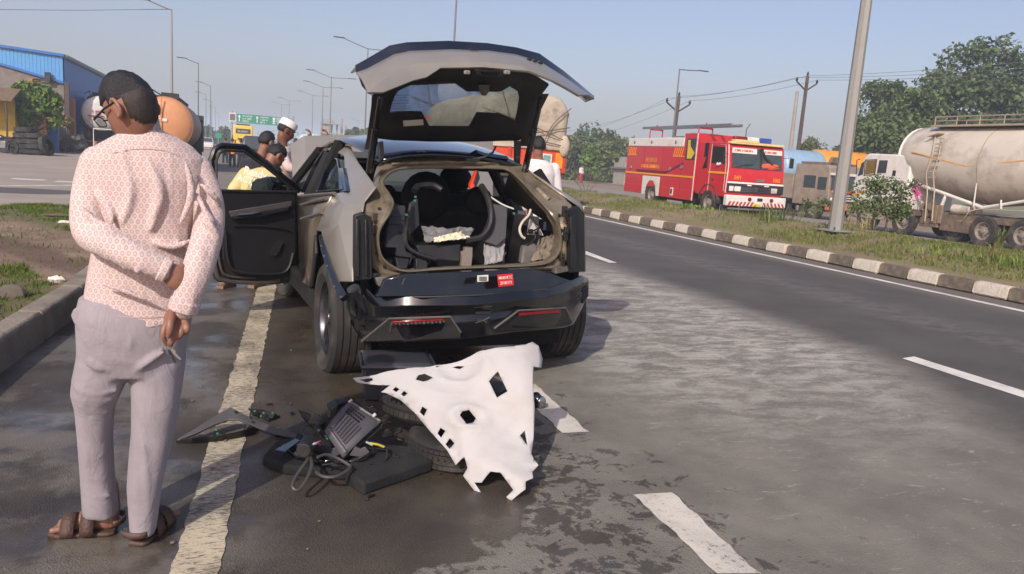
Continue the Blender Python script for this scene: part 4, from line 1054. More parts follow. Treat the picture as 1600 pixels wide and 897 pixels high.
def add_head(b, c, R_, s=1.0, nu=28, nv=20):
    rings = []
    for i in range(nv + 1):
        th = pi * (i + .01) / (nv + .02); rg = []
        for j in range(nu):
            ph = 2 * pi * j / nu
            d = Vector((math.sin(th) * math.sin(ph), math.sin(th) * math.cos(ph), -math.cos(th)))
            r = Vector((d.x * .074, d.y * .095, d.z * .118))
            lo = max(0, -d.z)
            r.x *= 1 - .22 * lo; r.y += (.018 * lo if d.y > 0 else .030 * lo)
            if d.y > 0:
                r += d * (.026 * gsn(d, (0, 1, -.16), .20) + .008 * gsn(d, (0, 1, -.52), .22) + .008 * gsn(d, (0, .7, -.85), .25) + .005 * gsn(d, (0, 1, .28), .3)
                          - .010 * gsn(d, (.36, .9, .10), .18) - .010 * gsn(d, (-.36, .9, .10), .18) - .004 * gsn(d, (0, 1, -.34), .08))
            r.x += math.copysign(.004, d.x) * gsn(Vector((abs(d.x), d.y, d.z)), (.75, .6, -.25), .3)
            rg.append(Vector(c) + R_ @ (r * s))
        rings.append(rg)
    b.loft(rings)
    for sx in (-1, 1):
        e0 = Vector((sx * .076, -.012, -.004))
        ring = [e0 + Vector((sx * (.004 + .012 * max(0, -math.cos(t) * .6 + .3)), -.004 + .019 * math.cos(t), .031 * math.sin(t) + .004 * math.cos(t))) for t in [2 * pi * q / 12 for q in range(12)]]
        b.tube([Vector(c) + R_ @ (p * s) for p in ring], .0072 * s, 6, closed=True)
        b.ball(Vector(c) + R_ @ ((e0 + Vector((sx * .004, 0, -.002))) * s), (.009 * s, .016 * s, .026 * s), 8, rot=R_)
        b.ball(Vector(c) + R_ @ ((e0 + Vector((sx * .010, 0, -.030))) * s), .0085 * s, 8)
def add_eyes(parent, c, R_, s=1.0):
    b = MB(); k = MB()
    for sx in (-1, 1):
        p = Vector((sx * .031, .078, .010)); b.ball(Vector(c) + R_ @ (p * s), .012 * s, 10); k.ball(Vector(c) + R_ @ ((p + Vector((0, .0085, 0))) * s), .006 * s, 8)
        k.tube([Vector(c) + R_ @ (Vector((sx * x, y, z)) * s) for x, y, z in ((.014, .094, .028), (.032, .090, .034), (.050, .076, .028))], .004 * s, 5)
    e = b.build("eye", WHITEP, parent); k.build("eyebrow_and_pupil", HAIR, parent); return e
def add_hair(parent, c, R_, s=1.0, low=-.15, front=.38, thick=.016, m=None, nu=40, nv=24, seed=0, tall=0.0, back=.22, fade=0.0):
    rings = []
    for i in range(nv + 1):
        th = pi * .80 * i / nv; rg = []
        for j in range(nu):
            ph = 2 * pi * j / nu
            d = Vector((math.sin(th) * math.sin(ph), math.sin(th) * math.cos(ph), math.cos(th)))
            r = Vector((d.x * .074, d.y * .095, d.z * .118))
            lo = max(0, -d.z); r.x *= 1 - .22 * lo; r.y += .03 * lo if d.y < 0 else 0
            lim = front if d.y > .35 else (low + (front - low) * max(0, min(1, (d.y + .15) / .5)) if d.y > -.15 else low)
            if d.y < -.25: lim -= back * min(1, (-.25 - d.y) / .3)
            f = max(0, min(1, (d.z - lim) / .34)); f = f ** .6
            nz = mnoise.fractal(Vector((d.x * 5 + seed, d.y * 5, d.z * 5)), .7, 2, 4)
            t = (thick * (.35 + .65 * f) + tall * max(0, d.z) ** 2 + .004 * nz) if d.z > lim else -.012
            if abs(d.x) > .80 and abs(d.y) < .4 and d.z < .12: t = -.012
            rg.append(Vector(c) + R_ @ ((r + d * t) * s))
        rings.append(rg)
    b = MB(); b.loft(rings, caps=True)
    for f_i in range(len(b.fs)):
        th = pi * .80 * (f_i // nu + .5) / nv
        if fade and (math.cos(th) < fade + .16 * mnoise.noise(Vector((f_i * .37, f_i * 1.3, seed)))): b.ms[f_i] = 1
    return b.build("hair", [m or HAIR, HAIRF], parent, ang=180)
def add_hand(b, wr, d, side, s=1.0, curl=.6, spread=.5, thumb=1):
    """palm from the wrist along d, side points from the thumb edge to the little finger"""
    d = Vector(d).normalized(); side = Vector(side); side = (side - d * side.dot(d)).normalized(); nrm = d.cross(side); wr = Vector(wr)
    for k in range(4):
        o = side * (-.027 + .018 * k) * s
        L = (.072, .080, .074, .058)[k] * s
        base = wr + d * .088 * s + o; b.tube([wr + o * .55, wr + d * .04 * s + o * .9, base], [.015 * s, .014 * s, .0125 * s], 8)
        a = curl * (.8 + .15 * k); p = base; dirn = d + side * (k - 1.5) * .07 * spread; path = [p]
        for q in range(3):
            ang = a * (q + .6) * .75; v = (dirn * math.cos(ang) + nrm * math.sin(ang)).normalized(); p = p + v * L * (.45, .32, .25)[q]; path.append(p)
        limb(b, path, [.0108 * s, .0098 * s, .009 * s, .0075 * s], 8, 3)
    t0 = wr + d * .028 * s - side * .024 * s
    limb(b, [t0, t0 - side * .022 * s + d * .030 * s + nrm * .014 * s * thumb, t0 - side * .022 * s + d * .062 * s + nrm * .030 * s * thumb], [.015 * s, .012 * s, .009 * s], 8, 3)
    b.ball(wr + d * .05 * s, (.036 * s, .05 * s, .015 * s), 10, rot=Matrix((side, d, nrm)).transposed())
def fold(b, pts, r=.012): P_ = smooth_path(pts, 4); k = len(P_); b.tube(P_, [r * (.35 + .65 * math.sin(pi * (i + .3) / (k - .4))) for i in range(k)], 8)

# ---- the man with the printed shirt (foreground, seen from behind)
def shirt_mat():
    m, N, L, B_ = node_mat("printed_shirt"); k = NB(m)
    geo = N.new("ShaderNodeNewGeometry"); sp = N.new("ShaderNodeSeparateXYZ"); L.new(geo.outputs["Normal"], sp.inputs[0])
    side = k.math('GREATER_THAN', k.math('ABSOLUTE', sp.outputs[0]), .80)
    h = k.math('ADD', k.math('MULTIPLY', k.x, k.math('SUBTRACT', 1, side)), k.math('MULTIPLY', k.y, side))
    h = k.math('ADD', h, k.math('MULTIPLY', k.math('SUBTRACT', k.noise(7, 3), .5), .016)); vv = k.math('ADD', k.z, k.math('MULTIPLY', k.math('SUBTRACT', k.noise(6, 3), .5), .02))
    ax, az = .0185, .034
    def lat(ox, oz):
        fx = k.math('SUBTRACT', k.math('FRACT', k.math('ADD', k.math('DIVIDE', h, ax), ox + 100)), .5)
        fz = k.math('SUBTRACT', k.math('FRACT', k.math('ADD', k.math('DIVIDE', vv, az), oz + 100)), .5)
        dx = k.math('MULTIPLY', fx, ax / .80); dz = k.math('MULTIPLY', fz, az)
        return k.math('SQRT', k.math('ADD', k.math('MULTIPLY', dx, dx), k.math('MULTIPLY', dz, dz)))
    d = k.math('MINIMUM', lat(0, 0), lat(.5, .5))
    ring = k.math('MULTIPLY', k.ramp(d, .0034, .0050), k.ramp(d, .0084, .0066)); dot = k.ramp(d, .0022, .0012)
    pat = k.math('MAXIMUM', ring, k.math('MULTIPLY', dot, .7))
    base = k.mix(k.ramp(k.noise(3, 4), .3, .7), (194, 174, 169), (206, 186, 180))
    L.new(k.mix(k.math('MULTIPLY', pat, .52), base, (128, 102, 104)), B_.inputs["Base Color"])
    B_.inputs["Roughness"].default_value = .85; B_.inputs["Sheen Weight"].default_value = .2; B_.inputs["Specular IOR Level"].default_value = .2
    w1 = k.noise(9, 4, .5, stretch=(1, 1, .45), dist=.6); w2 = k.noise(24, 3, .5)
    L.new(k.bump(k.math('ADD', w1, k.math('MULTIPLY', w2, .15)), .55, .03), B_.inputs["Normal"])
    return m
def cloth_mat(name, col, wr=.5, sc=8, stretch=(1, 1, .5), var=.05):
    m, N, L, B_ = node_mat(name); k = NB(m)
    L.new(k.mix(k.ramp(k.noise(4, 4), .3, .7), tuple(x * (1 - var) for x in col), tuple(min(255, x * (1 + var)) for x in col)), B_.inputs["Base Color"])
    B_.inputs["Roughness"].default_value = .85; B_.inputs["Sheen Weight"].default_value = .15; B_.inputs["Specular IOR Level"].default_value = .2
    w1 = k.math('ADD', k.noise(sc, 5, .6, stretch=stretch, dist=1.2), k.math('MULTIPLY', k.noise(sc * 2.0, 3, .5, stretch=(stretch[2], 1, 1.3), dist=1.0), .18)); w2 = k.noise(300, 2)
    L.new(k.bump(k.math('ADD', w1, k.math('MULTIPLY', w2, .04)), wr, .03), B_.inputs["Normal"])
    return m
M_SHIRT = shirt_mat()
M_TROU = cloth_mat("lilac_grey_trousers", (143, 136, 141), .5, 7)
MAN_O = Vector((-.36, 2.93, 0))
man = thing("person", MAN_O, "man in a pink printed shirt and grey trousers standing with hands behind his back", "person")
A = lambda x, y, Y=2.93: at_y(x, y, Y) - MAN_O
def ring(y, xl, xr, dep, Y=2.93, n=28, sq=2.4, sag=0.0, dz=0):
    a, c = A(xl, y, Y), A(xr, y, Y); ce = (a + c) / 2; hw = (c - a).length / 2; rg = []
    for j in range(n):
        t = 2 * pi * j / n; ct, st = math.cos(t), math.sin(t)
        k = (abs(ct) ** sq + abs(st) ** sq) ** (-1 / sq)
        x_, y_ = ct * k * hw, st * k * dep
        p = ce + (c - a).normalized() * x_ + Vector((0, y_, 0)); p.z -= sag * max(0, -st) ** 1.2
        rg.append(p)
    return rg
sh = MB()
sh.loft([ring(*r) for r in ((193, 203, 246, .052), (204, 192, 254, .066), (214, 172, 276, .080), (228, 146, 300, .092), (248, 134, 320, .106), (278, 136, 326, .116), (315, 143, 318, .124, 2.94), (352, 147, 309, .122, 2.94), (392, 143, 309, .122, 2.94), (430, 136, 312, .128, 2.94), (462, 131, 314, .134, 2.94))] + [ring(477, 128, 315, .140, 2.94, sag=.052), ring(477, 133, 310, .126, 2.94, sag=.05), ring(462, 140, 300, .10, 2.94)])
slL, slR = MB(), MB()
limb(slL, [A(154, 254), A(139, 304, 2.91), A(140, 360, 2.84), A(172, 381, 2.745), A(217, 404, 2.70), A(256, 421, 2.705)], [.060, .054, .054, .050, .045, .038], 16)
limb(slR, [A(306, 266), A(325, 314, 2.89), A(325, 362, 2.83), A(309, 420, 2.73), A(287, 480, 2.71)], [.058, .052, .052, .050, .044], 16)
for pts, r in (([A(146, 300, 2.855), A(168, 322, 2.83), A(176, 350, 2.80)], .014), ([A(128, 318, 2.84), A(150, 342, 2.81), A(180, 352, 2.80)], .012), ([A(178, 368, 2.745), A(196, 385, 2.725), A(190, 410, 2.71)], .016), ([A(152, 372, 2.80), A(178, 390, 2.74), A(200, 420, 2.72)], .012),
               ([A(205, 385, 2.72), A(222, 400, 2.70), A(215, 425, 2.70)], .012), ([A(236, 400, 2.71), A(245, 420, 2.70), A(238, 436, 2.71)], .008), ([A(312, 285, 2.85), A(330, 300, 2.845), A(346, 318, 2.87)], .012), ([A(310, 300, 2.85), A(322, 330, 2.82), A(338, 345, 2.82)], .012),
               ([A(316, 340, 2.81), A(330, 352, 2.80), A(344, 372, 2.81)], .014), ([A(304, 385, 2.76), A(318, 395, 2.745), A(334, 400, 2.76)], .010), ([A(296, 415, 2.73), A(310, 430, 2.72), A(326, 430, 2.74)], .010), ([A(190, 235, 2.835), A(205, 300, 2.815), A(190, 350, 2.82)], .014), ([A(232, 250, 2.825), A(250, 300, 2.81), A(235, 360, 2.81)], .018), ([A(290, 250, 2.84), A(300, 300, 2.83), A(282, 350, 2.83)], .014),
               ([A(160, 440, 2.82), A(200, 452, 2.80), A(245, 470, 2.80)], .010), ([A(240, 378, 2.815), A(270, 385, 2.81), A(300, 375, 2.83)], .014)):
    px_ = sum((p.x for p in pts), 0.0) / len(pts)
    tgt = slR if pts[1].x > A(300, 300).x else (slL if (pts[1].y < -.11 and pts[0].x < A(240, 300).x and pts[0].z < A(100, 290).z) else sh)
    if tgt is not sh: pts = [p + Vector((0, -.035, 0)) for p in pts]
    fold(tgt, pts, r)
for q_ in (slL, slR): remesh(q_.build("sleeve", M_SHIRT, man, ang=180), .0075, 3)
shirt_o = remesh(sh.build("shirt", M_SHIRT, man, ang=180), .0075, 3)
def seam(pts, w_=.003):
    P_ = resample(smooth_path([A(*p, 2.80) for p in pts], 6), 60); b = MB(); b.grid([[p + Vector((0, 0, -w_)), p + Vector((0, 0, w_))] for p in P_])
    o = b.build("seam", mat("seam_thread", (176, 148, 146), .9), man, ang=180); q = o.modifiers.new("lie", 'SHRINKWRAP'); q.target = shirt_o; q.offset = .0022; q.wrap_mode = 'ABOVE_SURFACE'
seam([(165, 232), (195, 228), (229, 227), (265, 229), (292, 236)], .0012)
seam([(140, 484), (170, 491), (215, 496), (260, 494), (300, 484)], .0018)
b = MB(); b.loft([[p * 1.0 for p in ring(*r)] for r in ((207, 191, 252, .070), (193, 199, 248, .061), (184, 205, 246, .056))], caps=False); b.build("collar", M_SHIRT, man, ang=180, solid=.006)
b = MB()
for (c0, c1, r) in ((A(250, 418, 2.702), A(264, 424, 2.702), .043), (A(291, 468, 2.708), A(285, 486, 2.71), .049)): b.cyl(c0, c1, r, r * .97, 20)
b.build("cuff", M_SHIRT, man, bevel=.006)
tr = MB()
tr.loft([ring(*r) for r in ((462, 124, 308, .118), (490, 117, 302, .130), (520, 119, 296, .134), (550, 120, 291, .128), (580, 116, 288, .11))])
tr.loft([ring(*r) for r in ((560, 119, 206, .108), (590, 113, 200, .108), (612, 110.5, 190, .098, 2.93), (636, 117, 179, .088, 2.95), (680, 121, 176, .082, 2.97), (741, 125.5, 179, .076, 2.99), (800, 129, 186, .078, 3.0))])
tr.loft([ring(*r) for r in ((560, 200, 291, .108), (590, 203, 287, .105), (625, 205, 282, .098, 2.92), (671, 205, 274, .088, 2.92), (715, 201, 263, .080, 2.91), (760, 198, 253, .076, 2.90), (828, 203, 244, .072, 2.90))])
for pts, r in (([A(114, 603, 2.85), A(140, 613, 2.835), A(185, 610, 2.84)], .013), ([A(116, 622, 2.86), A(145, 630, 2.85), A(178, 622, 2.855)], .012), ([A(118, 640, 2.88), A(140, 638, 2.868), A(172, 646, 2.875)], .009), ([A(130, 612, 2.84), A(150, 626, 2.842), A(168, 620, 2.85)], .009),
               ([A(204, 586, 2.83), A(225, 570, 2.80), A(262, 545, 2.80)], .010), ([A(120, 560, 2.82), A(150, 575, 2.81), A(190, 580, 2.83)], .008), ([A(222, 670, 2.84), A(228, 730, 2.83), A(230, 800, 2.83)], .010), ([A(120, 480, 2.86), A(117, 492, 2.87), A(121, 510, 2.86)], .012), ([A(210, 505, 2.805), A(204, 540, 2.80), A(203, 580, 2.82)], .008),
               ([A(250, 690, 2.845), A(240, 720, 2.84), A(232, 740, 2.83)], .008), ([A(132, 770, 2.93), A(155, 776, 2.92), A(180, 772, 2.93)], .006)):
    fold(tr, pts, r)
remesh(tr.build("trousers", M_TROU, man, ang=180), .0085, 3)
# body: head, neck, trunk, hands and feet in one surface
bd = MB()
HC = A(205, 169, 2.90); HR = head_rot(50, 30, -6)
add_head(bd, HC, HR, .95)
limb(bd, [A(212, 178, 2.90), A(218, 205, 2.92), A(222, 240, 2.93)], [.062, .058, .07], 16)
limb(bd, [A(222, 240), A(222, 330), A(215, 430), A(210, 520)], [.08, .09, .085, .09], 14)
limb(bd, [A(255, 418, 2.705), A(268, 424, 2.705), A(278, 430, 2.71)], [.028, .028, .030], 12)
bd.ball(A(274, 433, 2.70), (.036, .022, .042), 14)
for pts in ([(284, 416, 2.71), (292, 424, 2.725), (300, 432, 2.75)], [(286, 427, 2.715), (294, 436, 2.73), (302, 444, 2.76)], [(284, 438, 2.715), (292, 448, 2.73), (298, 456, 2.76)], [(276, 446, 2.715), (284, 457, 2.73), (290, 464, 2.755)]):
    limb(bd, [A(*p) for p in [(274, 432, 2.70)] + pts], [.018, .013, .011, .009], 10, 3)
limb(bd, [A(292, 462, 2.71), A(284, 480, 2.71), A(279, 490, 2.71)], [.028, .027, .028], 12)
# right hand holding keys: bent fingers, each its own chain
bd.ball(A(274, 498, 2.712), (.037, .022, .040), 14)
for pts in ([(264, 500, 2.70), (257, 513, 2.68), (255, 525, 2.675), (260, 537, 2.69)], [(273, 506, 2.70), (271, 519, 2.675), (270, 530, 2.675), (266, 539, 2.69)], [(281, 506, 2.70), (283, 517, 2.672), (280, 526, 2.675), (274, 527, 2.70)], [(289, 502, 2.70), (292, 511, 2.68), (291, 518, 2.68), (285, 520, 2.70)]):
    limb(bd, [A(*p) for p in pts], [.0115, .0105, .0092, .0075], 10, 3)
limb(bd, [A(268, 490, 2.69), A(266, 503, 2.655), A(265, 515, 2.645), A(263, 525, 2.65)], [.017, .0135, .0115, .009], 10, 3)
# feet
fL, fR = on_ground(162, 832) - MAN_O, on_ground(222, 845) - MAN_O
limb(bd, [fL + Vector((-.0, .05, .16)), fL + Vector((.012, .03, .07)), fL + Vector((.0, .02, .045))], [.045, .042, .036], 12)
limb(bd, [fL + Vector((.02, .015, .042)), fL + Vector((-.075, .027, .042)), fL + Vector((-.128, .036, .028))], [.034, .036, .030], 12)
for k in range(5): limb(bd, [fL + Vector((-.130, .004 + .017 * k, .028)), fL + Vector((-.165 + .007 * k, .0 + .019 * k, .025))], [.012, .010 if k else .012], 8, 2)
limb(bd, [fR + Vector((.012, .03, .16)), fR + Vector((.0, .03, .07)), fR + Vector((.0, .03, .045))], [.043, .040, .036], 12)
limb(bd, [fR + Vector((-.005, .025, .036)), fR + Vector((.04, .095, .042)), fR + Vector((.066, .150, .028))], [.034, .036, .030], 12)
for k in range(5): limb(bd, [fR + Vector((.036 + .016 * k, .160 - .004 * k, .026)), fR + Vector((.045 + .017 * k, .190 - .008 * k, .024))], [.011, .009], 8, 2)
body = remesh(bd.build("body", SKIN, man, ang=180), .0038, 1)
add_eyes(man, HC, HR, .95)
hr_ = add_hair(man, HC, HR, .96, low=-.05, front=.36, thick=.005, seed=2, tall=.012, back=.66, fade=.22)
b = MB()
for sx in (-1, 1):
    q = lambda x, y, z: HC + HR @ Vector((sx * x, y, z))
    b.tube([q(.082, -.03, .012), q(.082, .03, .014), q(.066, .100, .012)], .0034, 6)
    b.tube(smooth_path([q(.062, .100, .020), q(.022, .108, .020), q(.018, .108, -.008), q(.056, .102, -.010)], 4, True), .0018, 6, closed=True)
b.tube([HC + HR @ Vector((-.020, .108, .012)), HC + HR @ Vector((.020, .108, .012))], .0026, 6)
b.build("glasses", INKK, man)
SANDAL = mat("brown_sandal", (74, 54, 46), .6, var=.15, bump=.3, bs=120, dirt=(110, 92, 80), da=.4)
for f_, dv, lift in ((fL, Vector((-1, .14, 0)), 0.0), (fR, Vector((.42, .9, 0)), 0.0)):
    dv.normalize(); nv_ = Vector((-dv.y, dv.x, 0)); b = MB()
    sole = [(-.055, -.030), (-.03, -.042), (.06, -.038), (.15, -.052), (.20, -.046), (.232, -.015), (.225, .03), (.17, .052), (.06, .040), (-.03, .042), (-.055, .03)]
    b.prism([f_ + dv * s_ * .80 + nv_ * t_ * .94 + Vector((0, 0, .001)) for s_, t_ in sole], (0, 0, .016))
    sd = b.build("sandal", SANDAL, man, bevel=.006)
    b = MB()
    for s0, s1, hh in ((.086, .132, .079), (.020, .066, .097)):
        b.loft([[f_ + dv * (s0 + (s1 - s0) * e) + nv_ * (.053 * math.cos(t)) + Vector((0, 0, .012 + (hh - .012) * math.sin(t))) for e in (0, 1)] for t in [pi * q / 12 for q in range(13)]], closed=False, caps=False)
    b.loft([[f_ + dv * (-.045 + .10 * abs(math.sin(t)) ** .5 * 0 - .0) + dv * (.07 * (1 - abs(math.cos(t)))) * -1 * 0 + nv_ * (.046 * math.cos(t)) + dv * (-.028 * math.sin(t)) + Vector((0, 0, .045 + .022 * e)) for e in (0, 1)] for t in [pi * q / 10 for q in range(11)]], closed=False, caps=False)
    b.build("strap", SANDAL, sd, solid=.004)
# keys hanging from the fingers
K0 = A(263, 541, 2.685) + MAN_O
keys = thing("key_ring", K0, "small bunch of dark keys hanging from the fingers of the man in the printed shirt", "keys")
b = MB(); b.tube([Vector((.012 * math.cos(t), 0, .002 + .012 * math.sin(t))) for t in [2 * pi * q / 14 for q in range(14)]], .0014, 5, closed=True); b.build("ring", CHROME, keys)
for k, (a_, m_) in enumerate(((.35, INKK), (.75, CHROME))):
    d_ = Vector((math.sin(a_), -.1, -math.cos(a_))).normalized(); o_ = Vector((.004, 0, -.008)); x_ = d_.cross(Vector((0, 1, 0))).normalized(); b = MB()
    b.prism([o_ + d_ * s_ + x_ * t_ for s_, t_ in ((0, -.007), (0, .007), (.018, .009), (.022, .004), (.048, .003), (.05, 0), (.046, -.003), (.022, -.004), (.018, -.009))], (0, .003, 0)); b.build("key", m_, keys)

# ---- other people, from joints
M_YEL = cloth_mat("yellow_shirt", (196, 182, 128), .4, 9)
M_WSH = cloth_mat("white_shirt", (214, 208, 206), .5, 8)
M_BLU = cloth_mat("blue_shirt", (82, 128, 186), .4, 8)
M_DRK = cloth_mat("dark_cloth", (42, 42, 48), .4, 8)
M_STR = cloth_mat("pale_shirt", (200, 178, 172), .4, 8)
M_ORG = cloth_mat("orange_cloth", (222, 134, 54), .4, 8)
M_RED = cloth_mat("red_cloth", (188, 44, 50), .4, 8)
M_NAVY = cloth_mat("navy_trousers", (48, 52, 66), .4, 8)
M_TEAL = cloth_mat("teal_cloth", (70, 128, 132), .4, 8)
SHOE = mat("tan_shoe", (122, 96, 82), .7, var=.15)
SHOEK = mat("dark_shoe", (50, 44, 42), .7, var=.15)
def person(o, yaw, label, shirt, trou, J, shoe=SHOEK, hyaw=0, hpitch=5, hair=True, vox=.012, group=None, cap=False, sleeve='long', face=True, skin=None, hands=True, hs=1.0, legs=True):
    """J: joints in the person's own frame, x right, y ahead, z up; missing ones get a standing default"""
    D_ = dict(head=(0, .03, 1.58), neck=(0, 0, 1.44), chest=(0, -.01, 1.22), pelvis=(0, 0, .92), shL=(-.18, 0, 1.38), elL=(-.23, -.02, 1.10), wrL=(-.23, .06, .86), shR=(.18, 0, 1.38), elR=(.23, -.02, 1.10), wrR=(.23, .06, .86), knL=(-.11, .02, .48), anL=(-.12, -.02, .07), knR=(.11, .02, .48), anR=(.12, -.02, .07))
    D_.update(J); J = {k: Vector(v) for k, v in D_.items()}
    t = thing("person", o, label, "person", group, yaw); R_ = head_rot(hyaw, hpitch)
    b = MB(); add_head(b, J["head"], R_, hs, 20, 14)
    limb(b, [J["head"] + R_ @ Vector((0, -.02, -.06)), J["neck"], J["chest"]], [.055, .06, .08], 10)
    limb(b, [J["neck"], J["chest"], J["pelvis"]], [.06, .09, .09], 10)
    for s in "LR":
        limb(b, [J["sh" + s], J["el" + s], J["wr" + s]], [.042, .036, .026], 10)
        if hands:
            d = (J["wr" + s] - J["el" + s]); add_hand(b, J["wr" + s], J.get("hd" + s, d), Vector((0, -1, 0)) if abs(d.normalized().y) < .8 else Vector((0, 0, 1)), 1.0, curl=J.get("curl", Vector((.6, 0, 0))).x)
        if legs: limb(b, [J["pelvis"] + Vector((-.09 if s == "L" else .09, 0, -.05)), J["kn" + s], J["an" + s]], [.06, .05, .035], 10)
    remesh(b.build("body", skin or SKIN, t, ang=180), vox, 1)
    if face: add_eyes(t, J["head"], R_, hs)
    if hair: add_hair(t, J["head"], R_, hs, low=-.12, front=.40, thick=.016, nu=26, nv=14, seed=len(label))
    b = MB(); up_ = (J["neck"] - J["pelvis"]).normalized(); rt = (J["shR"] - J["shL"]).normalized(); fw = up_.cross(rt).normalized()
    rr = []
    for tt, hw, dp in ((-.16, .165, .125), (0, .165, .125), (.35, .155, .115), (.62, .18, .125), (.86, .19, .105), (.97, .10, .07)):
        c = J["pelvis"].lerp(J["neck"], tt) if tt < .35 else J["pelvis"].lerp(J["chest"], min(1, tt / .55)) if tt < .55 else J["chest"].lerp(J["neck"], (tt - .55) / .45)
        rr.append([c + rt * hw * math.cos(a) + fw * dp * math.sin(a) for a in [2 * pi * q / 20 for q in range(20)]])
    b.loft(rr)
    for s in "LR":
        if sleeve == 'long': limb(b, [J["sh" + s], J["el" + s], J["el" + s].lerp(J["wr" + s], .85)], [.068, .055, .044], 12)
        else: limb(b, [J["sh" + s], J["sh" + s].lerp(J["el" + s], .8)], [.068, .062], 12)
    remesh(b.build("shirt", shirt, t, ang=180), vox, 2)
    if legs:
        b = MB(); limb(b, [J["pelvis"] + Vector((-.08, 0, .03)), J["knL"], J["anL"] + Vector((0, 0, .04))], [.105, .075, .062], 12); limb(b, [J["pelvis"] + Vector((.08, 0, .03)), J["knR"], J["anR"] + Vector((0, 0, .04))], [.105, .075, .062], 12); b.ball(J["pelvis"], (.165, .125, .12), 14)
        remesh(b.build("trousers", trou, t, ang=180), vox, 2)
        for s in "LR":
            a = J["an" + s]; b = MB(); b.prism([Vector((a.x + x, a.y + y, 0.002)) for x, y in ((-.035, -.08), (.035, -.08), (.042, .05), (.045, .12), (.025, .185), (-.025, .185), (-.045, .12), (-.042, .05))], (0, 0, .03)); limb(b, [Vector((a.x, a.y - .03, .055)), Vector((a.x, a.y + .06, .048)), Vector((a.x, a.y + .14, .036))], [.045, .042, .03], 10)
            b.build("shoe", shoe, t, ang=50)
    if cap:
        b = MB(); c = J["head"]; b.loft([[c + R_ @ (Vector((math.cos(a) * r * .82, math.sin(a) * r - .006, z)) * hs) for a in [2 * pi * q / 24 for q in range(24)]] for r, z in ((.103, .042), (.106, .058), (.106, .10), (.096, .120), (.06, .132), (.001, .136))]); b.build("skull_cap", mat("white_cap", (226, 222, 214), .85, var=.05, bump=.4, bs=90), t, ang=60)
    return t
# yellow shirt, bending behind the open door
oY = on_ground(398, 463); oY = Vector((oY.x, oY.y, 0))
def jw(o, yaw, px, py, Y):   # joint of a person from a photograph point at depth Y
    p = at_y(px, py, Y) - Vector(o); c, s = math.cos(rad(-yaw)), math.sin(rad(-yaw)); return Vector((c * p.x - s * p.y, s * p.x + c * p.y, p.z))
yb = 8.15
oY = Vector((.10, yb, 0)); k_ = lambda x, y, Y=yb: jw(oY, -30, x, y, Y)
ty = person(oY, -30, "man in a yellow shirt bending over behind the open front door", M_YEL, M_DRK, dict(head=k_(431, 243), neck=k_(420, 262, yb - .02), chest=k_(402, 290), pelvis=k_(392, 338, yb - .05), shL=k_(384, 271, yb + .08), shR=k_(438, 278, yb - .12), elL=k_(360, 303, yb), wrL=k_(372, 330, yb + .15), elR=k_(448, 310), wrR=k_(462, 322, yb + .2), anL=(-.13, -.12, .07), anR=(.10, .06, .07), knL=(-.12, .02, .46), knR=(.11, .12, .46)), shoe=SHOE, hyaw=-24, hpitch=40, sleeve='short', vox=.010, hs=1.0)
yc = k_(400, 276, yb - .13)
M0 = basis(k_(399, 270, yb - .20), k_(430, 278, yb - .20) - k_(370, 262, yb - .20), Vector((0, 0, 1)))
text_part("shirt_lettering", "Ready", .11, M0, INKW, ty, sx=.8); text_part("shirt_lettering", "ACTION!", .085, M0 @ Matrix.Translation((0, -.085, 0)), INKW, ty, sx=.85)
o2 = Vector((.32, 9.3, 0)); k_ = lambda x, y, Y=9.3: jw(o2, -35, x, y, Y)
person(o2, -35, "dark-haired man in black standing just behind the man in yellow", M_DRK, M_DRK, dict(head=k_(417, 222), neck=k_(408, 245), chest=k_(398, 272), pelvis=k_(394, 320), shL=k_(384, 256), shR=k_(428, 262), elL=k_(378, 292), elR=k_(432, 296), wrL=k_(392, 312), wrR=k_(446, 306)), hyaw=-10, hpitch=14)
o3 = Vector((.72, 9.5, 0)); k_ = lambda x, y, Y=9.5: jw(o3, -80, x, y, Y)
person(o3, -80, "man wearing a white skull cap looking down over the raised bonnet", M_STR, M_NAVY, dict(head=k_(447, 204), neck=k_(441, 226), chest=k_(441, 255), pelvis=k_(441, 310), shL=k_(448, 236, 9.75), shR=k_(440, 240, 9.3), elL=k_(458, 262), elR=k_(452, 262, 9.2), wrL=k_(467, 250), wrR=k_(470, 258, 9.2)), hyaw=6, hpitch=26, cap=True, skin=SKIN2)
# light-blue shirt in front of the bonnet with both hands over its edge
yD = 8.6
o4 = Vector((1.20, 8.95, 0)); k_ = lambda x, y, Y=8.95: jw(o4, 175, x, y, Y)
person(o4, 175, "person in a blue shirt behind the raised bonnet gripping its edge", M_BLU, M_NAVY, dict(head=k_(520, 255), neck=k_(518, 272), chest=k_(520, 295), pelvis=k_(525, 335), shR=k_(498, 278), shL=k_(540, 278), elR=k_(486, 255, 8.7), wrR=k_(485, 222, 8.42), elL=k_(520, 252, 8.7), wrL=k_(511, 222, 8.40), hdR=Vector((0, .12, .6)), hdL=Vector((0, .12, .6)), curl=Vector((.9, 0, 0))), hpitch=40, face=False)
# white shirt beyond the right flank
o5 = Vector((3.42, 8.75, 0)); k_ = lambda x, y, Y=8.75: jw(o5, -14, x, y, Y)
person(o5, -14, "man in a white shirt seen from behind beside the car's right flank", M_WSH, M_NAVY, dict(head=k_(841, 229), neck=k_(841, 247), chest=k_(845, 275), pelvis=k_(846, 330), shL=k_(826, 258), shR=k_(866, 262), elL=k_(818, 296), elR=k_(872, 300), wrL=k_(822, 330), wrR=k_(876, 336)), hyaw=8, hpitch=6, face=False)
